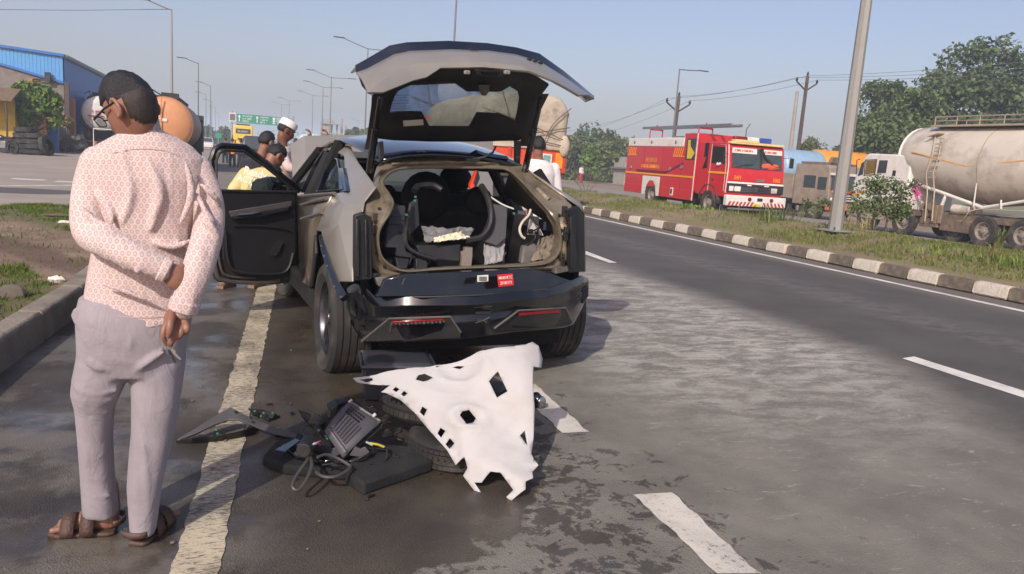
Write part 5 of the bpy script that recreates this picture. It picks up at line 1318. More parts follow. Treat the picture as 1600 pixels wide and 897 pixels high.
# small figures down the road
for (px, py, Y, sm, tm, lb, ps) in ((363, 250, 46, M_ORG, M_DRK, "small distant figure in an orange top standing on the road", 10), (376, 256, 45, M_DRK, M_NAVY, "small distant figure in dark clothes and pale shoes on the road", -10), (352, 247, 52, M_DRK, M_DRK, "small distant figure in black at the left of the roadside group", 20), (384, 246, 53, M_RED, M_NAVY, "small distant figure in a red top in the roadside group", 0)):
    p = at_y(px, py, Y); person((p.x, Y, -.17), ps, lb, sm, tm, {}, vox=.03, face=False, hands=False, group="people standing far down the road", shoe=WHITEP if "pale" in lb else SHOEK)
p = on_ground(907, 285, -.3)
person((p.x, p.y, -.3), 200, "pedestrian in a white top with a red cloth by the far bushes", M_WSH, M_RED, {}, vox=.03, face=False, hands=False)
# ================================================================== things strewn behind the car
LINER = mat("white_felt_liner", (174, 172, 170), .75, var=.03, vs=3, bump=.12, bs=160, dirt=(150, 144, 136), ds=5, da=.35)
# white liner sheet leaning on the pile
out_px = [(548.7, 586), (585.5, 584.5), (663, 573.6), (752, 554), (802.5, 544.6), (822, 538.8), (831.6, 531), (841, 533), (847, 550.4), (845, 566), (833.5, 571.7), (832.7, 600.8), (835.5, 635.6), (833.5, 674.4), (829.6, 705), (841, 724.8), (831.6, 736.4), (833.5, 748), (822, 755.8), (822, 767.4), (810, 775), (798.6, 783), (791, 777), (802.5, 767.4), (789, 750), (783, 742), (767.6, 740), (752, 753.8), (740.5, 752), (756, 775), (752, 779), (723, 742), (731, 732.5), (727, 717), (711.4, 724.8), (698, 701.5), (670.7, 670.5), (647.5, 643.4), (624, 622), (601, 610.4), (593, 608.5), (608.8, 601.5), (589.4, 598.8), (554.5, 592)]
zc = lambda x, y: (260 + x / 2.5806, 500 + y / 2.5806)
holes = [[zc(*p) for p in h] for h in ([(1008, 248), (1018, 228), (1042, 218), (1076, 233), (1060, 247), (1040, 255)], [(1150, 184), (1170, 178), (1202, 181), (1182, 191)], [(1083, 191), (1090, 181), (1106, 178), (1094, 188)], [(1303, 256), (1340, 220), (1378, 298), (1335, 320)], [(1188, 395), (1198, 380), (1224, 372), (1250, 402), (1240, 420), (1216, 432)], [(1424, 458), (1444, 440), (1455, 500)],
         [(910, 278), (925, 270), (941, 280), (925, 288)], [(944, 297), (960, 288), (974, 300), (957, 308)], [(1020, 370), (1033, 352), (1053, 365), (1038, 386)], [(1090, 452), (1105, 434), (1126, 450), (1106, 470)], [(1124, 496), (1142, 475), (1161, 495), (1141, 516)], [(772, 229), (825, 227), (831, 236), (802, 240)])]
P1, P2, P3 = on_ground(778, 776, .0), at_y(549, 586, 3.72), at_y(842, 533, 3.45)
SN = (P2 - P1).cross(P3 - P1).normalized()
if SN.y > 0: SN = -SN
SO = Vector((P1.x, P1.y, 0))
def sheet_pt(px, py):
    d = ray(px, py); t = (P1 - CAM_C).dot(SN) / d.dot(SN); p = CAM_C + d * t
    h = .009 * fbm(px * .01, py * .01, 1.3) + .0025 * fbm(px * .03, py * .03, 1.0) + .010 * max(0, math.sin((px + py * .6) * .03)) ** 6 + .012 * max(0, math.sin((px * .4 - py) * .028 + 1)) ** 8
    for cx, cy, r0, amp in ((733, 655, 26, .016), (722, 573, 40, .012)):
        r = math.hypot(px - cx, (py - cy) * 1.6); h += amp * math.exp(-((r - r0) / 7) ** 2) - amp * .4 * math.exp(-(r / r0) ** 2)
    h += .045 * math.exp(-((px - 760) / 60) ** 2 - ((py - 620) / 60) ** 2) + .02 * math.sin((px - py) * .035)
    h += .05 * max(0, (px - 815) / 30) ** 2 * (-1 if py < 720 else 0)           # right rim turns away
    h -= .03 * max(0, 1 - abs((px - 548) * .55 + 586 - py + 20) / 40) * (1 if px < 720 else 0)
    return p + SN * h - SO
cu = bpy.data.curves.new("outline", 'CURVE'); cu.dimensions = '2D'; cu.fill_mode = 'BOTH'
for loop in [out_px] + holes:
    s_ = cu.splines.new('POLY'); s_.points.add(len(loop) - 1); s_.use_cyclic_u = True
    for q, (x, y) in zip(s_.points, loop): q.co = (x, -y, 0, 1)
co = bpy.data.objects.new("outline", cu); COL.objects.link(co)
me = bpy.data.meshes.new_from_object(co.evaluated_get(bpy.context.evaluated_depsgraph_get())); bpy.data.objects.remove(co); bpy.data.curves.remove(cu)
bm = bmesh.new(); bm.from_mesh(me); bmesh.ops.remove_doubles(bm, verts=bm.verts, dist=.01)
for x in range(552, 848, 8): bmesh.ops.bisect_plane(bm, geom=bm.verts[:] + bm.edges[:] + bm.faces[:], plane_co=(x, 0, 0), plane_no=(1, 0, 0))
for y in range(536, 784, 8): bmesh.ops.bisect_plane(bm, geom=bm.verts[:] + bm.edges[:] + bm.faces[:], plane_co=(0, -y, 0), plane_no=(0, 1, 0))
bmesh.ops.remove_doubles(bm, verts=bm.verts, dist=.05)
for v in bm.verts: v.co = sheet_pt(v.co.x, -v.co.y)
bmesh.ops.recalc_face_normals(bm, faces=bm.faces)
me2 = bpy.data.meshes.new("liner_sheet"); bm.to_mesh(me2); bm.free(); bpy.data.meshes.remove(me); me2.materials.append(LINER); me2.shade_smooth()
sheet = bpy.data.objects.new("liner_sheet", me2); COL.objects.link(sheet); sheet.location = SO
q = sheet.modifiers.new("solid", 'SOLIDIFY'); q.thickness = .005; q.offset = 1
tag(sheet, "moulded white liner sheet with cut-out holes leaning on the pile behind the car", "liner sheet")

# grey tub under the sheet
tp0 = on_ground(562, 640); tub = thing("storage_tub", (tp0.x + .04, tp0.y + .12, 0), "dark grey plastic tub at the back of the pile under the white sheet", "tub", yaw=-6)
TUBM = mat("dark_tub", (52, 54, 60), .45, var=.1, bump=.1, bs=60, dirt=(90, 84, 78), da=.3)
b = MB(); b.loft([[Vector((x * k, y * k + .18, z)) + Vector((.2, 0, 0)) for x, y in ((-.21, -.17), (.21, -.17), (.21, .17), (-.21, .17))] for k, z in ((.9, .0), (1, .21), (.9, .235), (.3, .24))]); b.build("tub_body", TUBM, tub, bevel=.015, seg=3)
b = MB(); b.tube([Vector((x + .2, y + .18, 0.212)) for x, y in ((-.215, -.175), (.215, -.175), (.215, .175), (-.215, .175))], .014, 6, closed=True); b.build("tub_rim", TUBM, tub)
# loose tyres
def loose_tyre(loc, r, w_, tilt, label, nt):
    t = thing("tyre", loc, label, "tyre", "loose tyres in the pile"); R_ = Matrix.Rotation(rad(tilt[0]), 3, 'X') @ Matrix.Rotation(rad(tilt[1]), 3, 'Y'); ax = R_ @ Vector((0, 0, 1)); h = w_ / 2
    prof = [(r * .62, -h * .9), (r * .72, -h * 1.02), (r * .9, -h), (r * .97, -h * .86), (r, -h * .72)]
    for k in range(4):
        a = -h * .66 + k * h * .36; prof += [(r, a), (r, a + h * .25), (r * .965, a + h * .27), (r * .965, a + h * .33)]
    prof += [(r, h * .80), (r * .97, h * .88), (r * .9, h), (r * .72, h * 1.02), (r * .62, h * .9)]
    b = MB(); b.lathe(prof, (0, 0, 0), ax, 56, caps=False); b.lathe([(r * .62, h * .9), (r * .60, 0), (r * .62, -h * .9)], (0, 0, 0), ax, 56, caps=False); c_ = b.build("carcass", TYRE, t, ang=28)
    x = ax.orthogonal().normalized(); y = ax.cross(x); b = MB()
    for k in range(nt):
        a = 2 * pi * k / nt
        for zz in (-.55, .1, .55):
            e = x * math.cos(a + zz * .05) + y * math.sin(a + zz * .05); tn = ax.cross(e); M_ = Matrix((e, tn, ax)).transposed(); b.box(e * (r + .001) + ax * h * zz, (.006, 2 * pi * r / nt * .72, h * .26), M_)
    b.build("tread_block", TYRE, c_); return t
loose_tyre((1.06, 3.82, .20), .33, .19, (-5, 3), "worn tyre lying flat under the white liner sheet", 60)
loose_tyre((1.09, 3.50, .07), .27, .13, (0, -3), "smaller tyre lying lowest in front of the pile", 54)

# black foam mat
FOAM = mat("black_foam", (20, 22, 22), .9, var=.2, bump=.4, bs=50, dirt=(52, 52, 48), ds=6, da=.4)
fo_ = on_ground(540, 730); mt = thing("foam_mat", (fo_.x, fo_.y, 0), "thick black foam mat lying flat in front of the pile", "foam mat"); FOg = lambda x, y, z=0: on_ground(x, y, z) - Vector((fo_.x, fo_.y, 0))
b = MB(); b.prism([FOg(x, y, .0) for x, y in ((409, 728), (440, 742), (540, 752), (560, 735), (560, 690), (470, 696), (430, 702))], (0, 0, .05)); b.prism([FOg(x, y, .0) for x, y in ((538, 756), (567, 775), (676, 737), (668, 716), (600, 712), (545, 735))], (.0, 0, .062)); b.build("mat_slab", FOAM, mt, bevel=.014, seg=3)
b = MB(); b.prism([FOg(x, y, .06) for x, y in ((440, 700), (476, 690), (520, 702), (545, 725), (500, 724), (460, 716))], (0, 0, .018)); b.prism([FOg(x, y, .09) for x, y in ((428, 705), (462, 686), (470, 690), (446, 708))], (0, 0, .008)); b.build("folded_flap", BLACKG, mt, bevel=.004)

# vented heater box with its cables
HO = on_ground(535, 715); hx = thing("vent_box", (HO.x, HO.y, 0), "grey vented plastic box with cables thrown on the black foam mat", "vent box")
HP = lambda x, y, Y: at_y(x, y, Y) - Vector((HO.x, HO.y, 0))
VB = mat("vent_box_grey", (78, 76, 80), .5, var=.1, bump=.15, bs=100, dirt=(110, 104, 98), ds=7, da=.3)
ya, yb_ = 3.42, 3.62
c_ = {k: HP(*v) for k, v in dict(t=(546, 628, yb_), r=(597, 660, 3.52), r2=(596, 668, 3.48), b=(536, 716, 3.34), l=(507, 674, 3.45)).items()}
cols_ = [(c_["l"].lerp(c_["t"], q / 8), c_["b"].lerp(c_["r"], q / 8)) for q in range(9)]
nrm = (c_["t"] - c_["l"]).cross(c_["b"] - c_["l"]).normalized()
if nrm.y > 0: nrm = -nrm
b = MB(); b.grid([[a.lerp(d, j / 6) + nrm * (.035 * math.sin(pi * q / 8) ** .8) for j in range(7)] for q, (a, d) in enumerate(cols_)]); vb = b.build("box_face", VB, hx, ang=40, solid=.012)
b = MB()
def fp(s, t, o=0.0): a, d = c_["l"].lerp(c_["t"], s), c_["b"].lerp(c_["r"], s); return a.lerp(d, t) + nrm * (.035 * math.sin(pi * s) ** .8 + o)
for k in range(7): b.tube([fp(.12, .14 + .10 * k, .012), fp(.30, .14 + .10 * k, .012), fp(.52, .14 + .10 * k, .012)], .006, 5)
b.tube([fp(.06, .04, .012), fp(.06, .96, .012)], .008, 5); b.tube([fp(.95, .05, .010), fp(.95, .96, .010)], .008, 5); b.tube([fp(.05, .93, .010), fp(.95, .95, .010)], .007, 5); b.build("rib", VB, vb)
b = MB(); ex = (fp(.6, .6) - fp(.6, .4)).normalized(); ey = (fp(.7, .5) - fp(.5, .5)).normalized(); M_ = Matrix((ex, ey, ex.cross(ey))).transposed()
for i in range(3):
    for j in range(6): b.box(fp(.60 + .09 * i, .16 + .085 * j, .007), (.012, .010, .006), M_)
b.build("vent_hole", SOOT_SHADE, vb)
b = MB(); b.loft([[p, p + Vector((.0, .07, -.02))] for p in (c_["l"], c_["l"].lerp(c_["t"], .5) + nrm * .03, c_["t"], c_["r"], c_["r2"], c_["b"])], closed=False, caps=False); b.prism([c_["t"] + Vector((-.06, .0, -.01)), c_["t"], c_["t"].lerp(c_["r"], .4), c_["t"].lerp(c_["r"], .3) + Vector((-.07, .08, -.06)), c_["t"] + Vector((-.09, .06, -.05))], (0, .05, .01)); b.build("box_side", BLACKM, hx, solid=.008)
b = MB(); b.loft([[HP(x, y, Y) + Vector((0, 0, w_)), HP(x, y, Y) + Vector((.02, -.01, -w_)), HP(x, y, Y) + Vector((.03, .02, -w_)), HP(x, y, Y) + Vector((0, .03, w_))] for x, y, Y, w_ in ((466, 647, 3.55, .012), (484, 658, 3.53, .03), (500, 676, 3.48, .03), (516, 698, 3.42, .022), (531, 716, 3.38, .012))]); b.prism([HP(x, y, 3.56) for x, y in ((470, 650), (512, 660), (516, 640), (528, 632), (520, 690), (500, 684))], (0, .03, 0)); b.build("mounting_plate", BLACKM, hx, bevel=.003)
for x, y in ((509, 681), (511, 685), (498, 672)):
    b = MB(); b.box(HP(x, y, 3.42), (.011, .010, .011)); b.build("clip", GREENC, hx, bevel=.002)
b = MB(); b.cyl(HP(583, 650, 3.5), HP(587, 646, 3.5), .008, .008, 8); b.cyl(HP(545, 628, 3.6), HP(550, 624, 3.6), .006, .006, 8); b.build("stud", WHITEP, hx)
CAB = mat("grey_cable", (66, 63, 62), .5, var=.1)
for pts, r in (([(483, 712, 3.28), (478, 722, 3.22), (462, 745, 3.14), (457, 760, 3.09), (466, 765, 3.08), (478, 750, 3.12), (487, 728, 3.2), (484, 712, 3.28)], .0075), ([(492, 736, 3.2), (505, 744, 3.16), (525, 744, 3.15), (544, 734, 3.2), (548, 728, 3.24)], .0075), ([(496, 714, 3.27), (510, 710, 3.3), (528, 716, 3.3), (548, 728, 3.26)], .007)):
    b = MB(); b.tube(smooth_path([HP(*p) for p in pts], 6), r, 8); b.build("cable", CAB, hx)
b = MB(); b.tube(smooth_path([HP(*p) for p in ((576, 690, 3.4), (598, 695, 3.4), (605, 708, 3.36), (598, 722, 3.32), (578, 724, 3.3))], 6), .005, 6); b.tube(smooth_path([HP(*p) for p in ((585, 700, 3.42), (570, 716, 3.36), (558, 720, 3.33))], 6), .005, 6); b.build("cable", BLACKM, hx)
b = MB(); b.cyl(HP(474, 704, 3.26), HP(484, 690, 3.36), .032, .036, 16); b.cyl(HP(484, 690, 3.36), HP(508, 700, 3.4), .034, .04, 14); b.build("connector", BLACKM, hx, bevel=.004)
for k, col in enumerate(((60, 110, 170), (196, 110, 60), (190, 190, 196), (70, 90, 160), (150, 84, 60))):
    b = MB(); b.tube(smooth_path([HP(480 + 3 * k, 699 - 1.2 * k, 3.29), HP(488 + 3 * k, 693 - k, 3.30), HP(497 + 2 * k, 694, 3.34)], 4), .0035, 5); b.build("wire", mat("wire%d" % k, col, .5), hx)
for pts, col in (([(578, 692, 3.36), (590, 694, 3.36), (600, 698, 3.36)], (190, 172, 60)), ([(572, 690, 3.36), (582, 695, 3.36)], (170, 170, 165))):
    b = MB(); b.tube([HP(*p) for p in pts], .005, 6); b.build("wire", mat("wire_c%d" % col[2], col, .5), hx)

for k in range(11):       # burnt loom trailing from the box
    x, y = random.uniform(462, 612), random.uniform(664, 734); a = random.uniform(0, 6.3); pts = []
    for q in range(6):
        pts.append(on_ground(x, y, random.uniform(.055, .10)) - Vector((HO.x, HO.y, 0))); a += random.uniform(-1.0, 1.0); x += 17 * math.cos(a); y += 7 * math.sin(a); x = min(628, max(450, x)); y = min(744, max(664, y))
    b = MB(); b.tube(smooth_path(pts, 5), random.uniform(.003, .0055), 6); b.build("cable", (BLACKM, INKK, CAB)[k % 3], hx)
for k, (x0, y0, Y, w_) in enumerate(((498, 655, 3.5, .05), (562, 706, 3.34, .045), (600, 676, 3.5, .04), (518, 706, 3.38, .05), (576, 640, 3.6, .04))):
    b = MB(); c0 = HP(x0, y0, Y); b.prism([c0 + Vector(v_) * w_ for v_ in ((-1, 0, -.3), (.2, .1, -.6), (1, 0, -.1), (.5, 0, .5), (.1, .1, .25), (-.5, 0, .6))], (.004, .012, 0)); b.build("torn_bracket", (BLACKM, VB)[k % 2], hx, bevel=.002)
# arched trim piece with green clips
TO = on_ground(350, 685); tm = thing("arch_trim", (TO.x, TO.y, 0), "grey curved plastic trim with green clips lying across the edge line", "trim piece"); TP = lambda x, y, z: on_ground(x, y, z) - Vector((TO.x, TO.y, 0))
TG = mat("trim_grey", (74, 72, 72), .5, var=.12, dirt=(110, 102, 94), ds=8, da=.35)
b = MB()
def band_(u_, l_): b.loft([[a, c, c + Vector((0, .015, -.012)), a + Vector((0, .015, -.012))] for a, c in zip(u_, l_)])
band_([TP(*p) for p in ((276, 686, .02), (306, 668, .07), (332, 651, .10), (350, 641, .12), (360, 635, .13), (380, 646, .115), (400, 655, .09), (432, 667, .05), (466, 677, .02))], [TP(*p) for p in ((277, 689, .01), (310, 675, .06), (335, 663, .085), (356, 656, .09), (372, 655, .10), (385, 660, .09), (403, 668, .06), (430, 678, .03), (462, 684, .01))])
b.build("upper_band", TG, tm, bevel=.004)
b = MB(); band_([TP(*p) for p in ((274, 685, .018), (300, 683, .04), (338, 680, .045), (370, 674, .05), (392, 668, .05), (402, 660, .055))], [TP(*p) for p in ((275, 691, .004), (300, 692, .004), (338, 690, .004), (372, 684, .006), (398, 677, .01), (406, 670, .02))]); b.build("lower_band", BLACKM, tm, bevel=.003)
b = MB(); band_([TP(*p) for p in ((388, 637, .07), (410, 639, .06), (431, 645, .04), (434, 650, .02))], [TP(*p) for p in ((396, 648, .03), (412, 650, .02), (425, 654, .012), (432, 653, .005))]); b.tube([TP(392, 640, .03), TP(420, 656, .012), TP(436, 650, .01)], .008, 6); b.build("rear_flange", BLACKM, tm, bevel=.003)
b = MB(); band_([TP(*p) for p in ((432, 667, .05), (450, 670, .04), (468, 676, .02))], [TP(*p) for p in ((430, 680, .01), (450, 684, .008), (470, 682, .004))]); b.build("end_flap", BLACKG, tm)
b = MB(); b.prism([TP(x, y, .004) for x, y in ((300, 686), (320, 674), (350, 664), (385, 664), (380, 678), (340, 685))], (0, 0, .006)); b.build("inner_web", mat("dusty_web", (96, 88, 78), .8, var=.3, bump=.5, bs=60), tm)
for x, y, z in ((306, 676, .03), (338, 671, .05), (340, 677, .04), (352, 658, .08), (330, 682, .02), (398, 642, .06), (412, 645, .05), (426, 645, .04), (408, 650, .04)):
    b = MB(); b.box(TP(x, y, z), (.010, .008, .011), Matrix.Rotation(random.uniform(-.6, .6), 3, 'Z')); b.build("clip", GREENC, tm, bevel=.002)
b = MB()
for x, y, z in ((368, 643, .122), (395, 659, .082), (392, 652, .10)): b.cyl(TP(x, y, z), TP(x, y, z) + Vector((0, -.01, .004)), .006, .006, 8)
b.build("screw_hole", SOOT_SHADE, tm)
# scattered black shards and wire ends of the burnt trim
SH = "small black shards of broken trim scattered round the pile"
for k in range(22):
    x, y = random.choice(((480, 735), (440, 690), (590, 760), (540, 700), (700, 745), (480, 640))); p = on_ground(x + random.gauss(0, 32), y + random.gauss(0, 12)); b = MB(); s_ = random.uniform(.008, .03)
    b.prism([(0, 0, .002), (s_, .2 * s_, .004), (s_ * 1.3, s_, .006), (.3 * s_, .8 * s_, .012)], (0, 0, .004)); o = b.build("trim_shard", BLACKM, None, loc=p); o.rotation_euler = (0, 0, random.uniform(0, 6)); tag(o, "small black shard of broken trim lying on the wet tarmac by the pile", "shard", SH)
# small reflective bit behind the sheet's right edge
lo_ = on_ground(840, 640); lamp_ = thing("lamp_fragment", (lo_.x, lo_.y, 0), "small dark broken lamp lying beside the right edge of the white sheet", "lamp fragment")
b = MB(); b.ball((0.0, .03, .05), (.035, .05, .05), 14); b.build("housing", BLACKG, lamp_); b = MB(); b.lathe([(.036, 0), (.028, .012), (.001, .016)], (.02, -.0, .05), (.4, -1, .2), 18); b.build("lens", CHROME, lamp_)
# a few stones and crumbs on the tarmac
STONE = mat("road_stone", (96, 88, 80), .9, var=.25)
for k in range(26):
    x, y = random.uniform(-1.0, 1.6), random.uniform(2.6, 6.5)
    r = random.uniform(.004, .012); b = MB(); b.ball((0, 0, r * .4), (r, r * .8, r * .6), 7); b.jitter(r * .15)
    tag(b.build("pebble", STONE, None, loc=(x, y, .003)), "small loose stone lying on the wet tarmac", "stone", "loose stones on the tarmac")
# ================================================================== vehicles
REDP = mat("fire_red", (190, 32, 42), .35, 0, var=.06, coat=.4, dirt=(150, 70, 66), ds=1.2, da=.3)
WHP = mat("white_paint", (212, 208, 200), .45, 0, var=.05, dirt=(160, 148, 132), ds=2.5, da=.4)
YELP = mat("yellow_stripe", (226, 150, 46), .5, 0, var=.05)
YELI = mat("yellow_lining", (206, 176, 48), .6, 0, var=.08)
ALU = mat("aluminium", (150, 150, 152), .4, .7, var=.1)
CHAS = mat("chassis_black", (34, 32, 31), .7, 0, var=.2, dirt=(86, 76, 66), ds=3, da=.6)
TRKT = mat("truck_tyre", (48, 45, 43), .85, 0, var=.2, dirt=(110, 98, 86), ds=4, da=.6)
TRKR = mat("truck_rim", (148, 138, 128), .6, .2, var=.15, dirt=(92, 80, 70), ds=5, da=.6)
WSG = mat("dark_windscreen", (58, 66, 68), .08, 0, var=.2, coat=.5)
LENS = mat("lamp_lens", (214, 212, 202), .15, 0, var=.05, coat=.8)
BLUL = mat("blue_beacon", (44, 70, 150), .2, 0, var=.05, coat=.6)
AMBL = mat("amber_lens", (220, 140, 40), .25, 0, coat=.5)
CREAM = mat("dusty_cream_tank", (198, 189, 174), .5, .1, var=.06, vs=1.2, dirt=(126, 115, 100), ds=.9, da=.75)
def truck_wheel(parent, c, r, w_, side, dual=False, nm="wheel"):
    e = bpy.data.objects.new(nm, None); COL.objects.link(e); e.parent = parent; e.location = c
    b = MB(); h = w_ / 2; ax = (1, 0, 0)
    for o_ in ((0, -side * w_ * 1.15) if dual else (0,)):
        b.lathe([(r * .58, o_ - h * .8), (r * .75, o_ - h), (r * .95, o_ - h * .95), (r, o_ - h * .7), (r, o_ - h * .1), (r * .975, o_ - h * .06), (r * .975, o_ + h * .06), (r, o_ + h * .1), (r, o_ + h * .7), (r * .95, o_ + h * .95), (r * .75, o_ + h), (r * .58, o_ + h * .8)], (0, 0, 0), ax, 32, caps=False)
    b.build("tyre", TRKT, e, ang=35)
    b = MB(); s = side
    b.lathe([(r * .6, -s * h), (r * .58, s * h * .75), (r * .53, s * h * .7), (r * .48, -s * h * .1), (r * .30, -s * h * .2), (r * .28, s * h * .45), (r * .14, s * h * .5), (r * .13, s * h * .85), (.001, s * h * .9)], (0, 0, 0), ax, 28, caps=False)
    for k in range(8):
        a = 2 * pi * k / 8; p = Vector((s * h * .3, math.cos(a) * r * .38, math.sin(a) * r * .38)); b.cyl((-s * h * .2, p.y, p.z), p, .03, .025, 8)
    b.build("rim", TRKR, e, ang=35); return e
def glyphs(b, o, x, y, n, hgt, gap=.0, thick=.008, seed=1):
    """row of illegible small characters"""
    r_ = random.Random(seed); x = Vector(x).normalized(); y = Vector(y).normalized(); z = x.cross(y); M_ = Matrix((x, y, z)).transposed(); p = Vector(o); w_ = hgt * .62
    for k in range(n):
        if k and r_.random() < .14: p = p + x * w_ * .7
        b.box(p + x * w_ * .10, (w_ * .18, hgt, thick), M_)
        for q in range(3):
            if r_.random() < .7: b.box(p + x * w_ * .42 + y * hgt * (q - 1) * .42, (w_ * .5, hgt * .17, thick), M_)
        if r_.random() < .65: b.box(p + x * w_ * .72, (w_ * .18, hgt, thick), M_)
        p = p + x * (w_ * 1.08)

# ---- fire engine
FE = Frame((17.9, 25.1, -.14), 177.6)
fe = thing("fire_engine", FE.o, "red fire engine with a roof ladder and blue beacon standing across the median", "fire engine", yaw=177.6)
HWf = 1.20
b = MB()
b.box2((-HWf, -7.1, .85), (HWf, -.98, 2.55)); fb = b.build("rear_body", REDP, fe, bevel=.03)
b = MB(); b.box2((HWf - .06, -7.1, .52), (HWf + .004, -5.20, .9)); b.box2((HWf - .06, -3.72, .50), (HWf + .004, -.98, .9)); b.box2((-HWf, -3.72, .50), (-HWf + .06, -.98, .9)); b.box2((-HWf, -7.1, .52), (-HWf + .06, -5.2, .9)); b.build("side_skirt", REDP, fb, bevel=.012)
b = MB(); b.box2((-HWf, -7.05, 2.552), (HWf, -2.0, 2.92)); wt = b.build("white_top", WHP, fe, bevel=.03)
for v_ in (-6.4, -4.75, -2.65):
    b = MB(); b.lathe([(.07, 0), (.07, .02), (.045, .03), (.001, .03)], (HWf, v_, 2.74), (1, 0, 0), 14); b.build("marker_lamp", ALU, wt)
b = MB(); b.box2((-HWf, -1.98, 2.55), (HWf, -.98, 3.08)); b.build("crew_top", REDP, fe, bevel=.02)
b = MB(); b.box2((HWf, -1.78, 2.05), (HWf + .012, -1.06, 2.88)); cw = b.build("crew_window", WSG, fe, bevel=.01)
b = MB(); b.prism([(HWf + .014, -1.64, 2.10), (HWf + .014, -1.30, 2.10), (HWf + .014, -1.10, 2.32), (HWf + .014, -1.45, 2.58), (HWf + .014, -1.50, 2.82), (HWf + .014, -1.66, 2.82)], (.006, 0, 0)); b.build("yellow_coat", YELI, cw)
b = MB(); b.prism([(HWf + .001, -5.30, .50), (HWf + .001, -5.30, 1.30), (HWf + .001, -3.72, 1.30), (HWf + .001, -3.72, .50), (HWf + .001, -3.95, .50), (HWf + .001, -4.05, .90), (HWf + .001, -4.3, 1.12), (HWf + .001, -4.62, 1.12), (HWf + .001, -4.9, .9), (HWf + .001, -5.0, .5)], (.012, 0, 0)); b.build("white_wheel_panel", WHP, fb)
b = MB(); b.box2((HWf, -7.1, 1.36), (HWf + .016, -.99, 1.43)); b.build("yellow_stripe", YELP, fb)
b = MB(); b.box2((HWf, -1.0, .5), (HWf + .02, -.95, 3.08)); b.build("white_edge", WHP, fb)
for v0 in (-6.95, -2.75):
    b = MB()
    for k in range(5): b.prism([(HWf + .002, v0 + .16 * k, 2.20), (HWf + .002, v0 + .16 * k + .05, 2.20), (HWf + .002, v0 + .16 * k + .15, 2.52), (HWf + .002, v0 + .16 * k + .10, 2.52)], (.012, 0, 0))
    b.box2((HWf + .001, v0 - .05, 2.16), (HWf + .012, v0 + .85, 2.20)); o = b.build("vent_louvre", YELP, fb); o["kind"] = "stuff"
M0 = basis(Vector((HWf + .006, -4.65, 1.98)), Vector((0, 1, 0)), Vector((0, 0, 1)))
text_part("side_lettering", "FIRE SERVICES", .24, M0, YELP, fb, sx=.72)
b = MB(); glyphs(b, (HWf + .006, -5.55, 1.72), (0, 1, 0), (0, 0, 1), 17, .14, seed=4); o = b.build("side_lettering", YELP, fb); o["kind"] = "stuff"
for v_ in (-5.35, -3.65, -2.02):
    b = MB(); b.box2((HWf - .01, v_, .55), (HWf + .004, v_ + .012, 2.54)); b.build("panel_gap", mat("dark_red_gap", (96, 14, 22), .6), fb)
b = MB(); b.box2((HWf, -6.0, 1.50), (HWf + .03, -3.2, 1.56)); b.box2((HWf, -5.9, 1.44), (HWf + .02, -3.2, 1.49)); b.prism([(HWf, -3.2, 1.49), (HWf, -3.2, 1.56), (HWf, -1.9, 1.95), (HWf, -1.9, 1.86)], (.02, 0, 0)); b.build("side_rail", mat("dark_red_rail", (120, 24, 32), .5), fb)
for v_, w_ in ((-6.6, 1.62), (-2.95, 1.66), (-2.0, 1.76)):
    b = MB(); b.lathe([(.09, 0), (.09, .03), (.05, .04), (.05, .02), (.001, .02)], (HWf, v_, w_), (1, 0, 0), 14); b.build("round_catch", ALU, fb)
b = MB(); b.box2((HWf, -2.72, .60), (HWf + .02, -2.50, .92)); o = b.build("fuel_flap", WHP, fb); b = MB(); b.box2((HWf + .01, -2.68, .66), (HWf + .03, -2.55, .86)); b.build("flap_opening", CHAS, o)
# cab
b = MB(); sec = [(-.84, .78), (1.28, .78), (1.34, 1.28), (1.30, 1.84), (1.16, 2.62), (1.02, 2.74), (-.84, 2.78)]
b.prism([(HWf - .02, v_, w_) for v_, w_ in sec], (-2 * HWf + .04, 0, 0)); cb = b.build("cab", REDP, fe, bevel=.05, seg=3)
b = MB(); b.prism([(-HWf + .14, 1.318, 1.86), (HWf - .14, 1.318, 1.86), (HWf - .16, 1.185, 2.58), (-HWf + .16, 1.185, 2.58)], (0, .012, 0)); ws = b.build("windscreen", WSG, cb)
b = MB(); b.prism([(-HWf + .15, 1.22, 2.40), (-.18, 1.22, 2.40), (-.18, 1.20, 2.57), (-HWf + .16, 1.20, 2.57)], (0, .014, 0)); b.prism([(.02, 1.22, 2.38), (HWf - .15, 1.22, 2.38), (HWf - .16, 1.20, 2.57), (.02, 1.20, 2.57)], (0, .014, 0)); o = b.build("sun_strip", WHP, ws)
b = MB(); glyphs(b, (.95, 1.236, 2.48), (-1, 0, 0), (0, 0, 1), 13, .07, seed=9); glyphs(b, (-.3, 1.236, 2.48), (-1, 0, 0), (0, 0, 1), 10, .07, seed=12); q = b.build("strip_lettering", REDP, o); q["kind"] = "stuff"
b = MB(); b.ball((-.55, 1.30, 1.97), (.42, .05, .12), 14); b.build("orange_cloth", mat("orange_cloth_bundle", (206, 84, 52), .8, var=.2), ws)
b = MB(); b.box2((-.18, 1.21, 1.9), (-.12, 1.33, 2.6)); b.tube([(-.12, 1.24, 2.6), (-.3, 1.29, 2.3), (-.62, 1.33, 2.05)], .05, 6); b.tube([(.9, 1.335, 1.88), (.55, 1.33, 1.98), (.2, 1.33, 2.0)], .015, 5); b.tube([(-.3, 1.335, 1.88), (-.6, 1.33, 1.96), (-.95, 1.33, 2.0)], .015, 5); b.build("wiper", CHAS, ws)
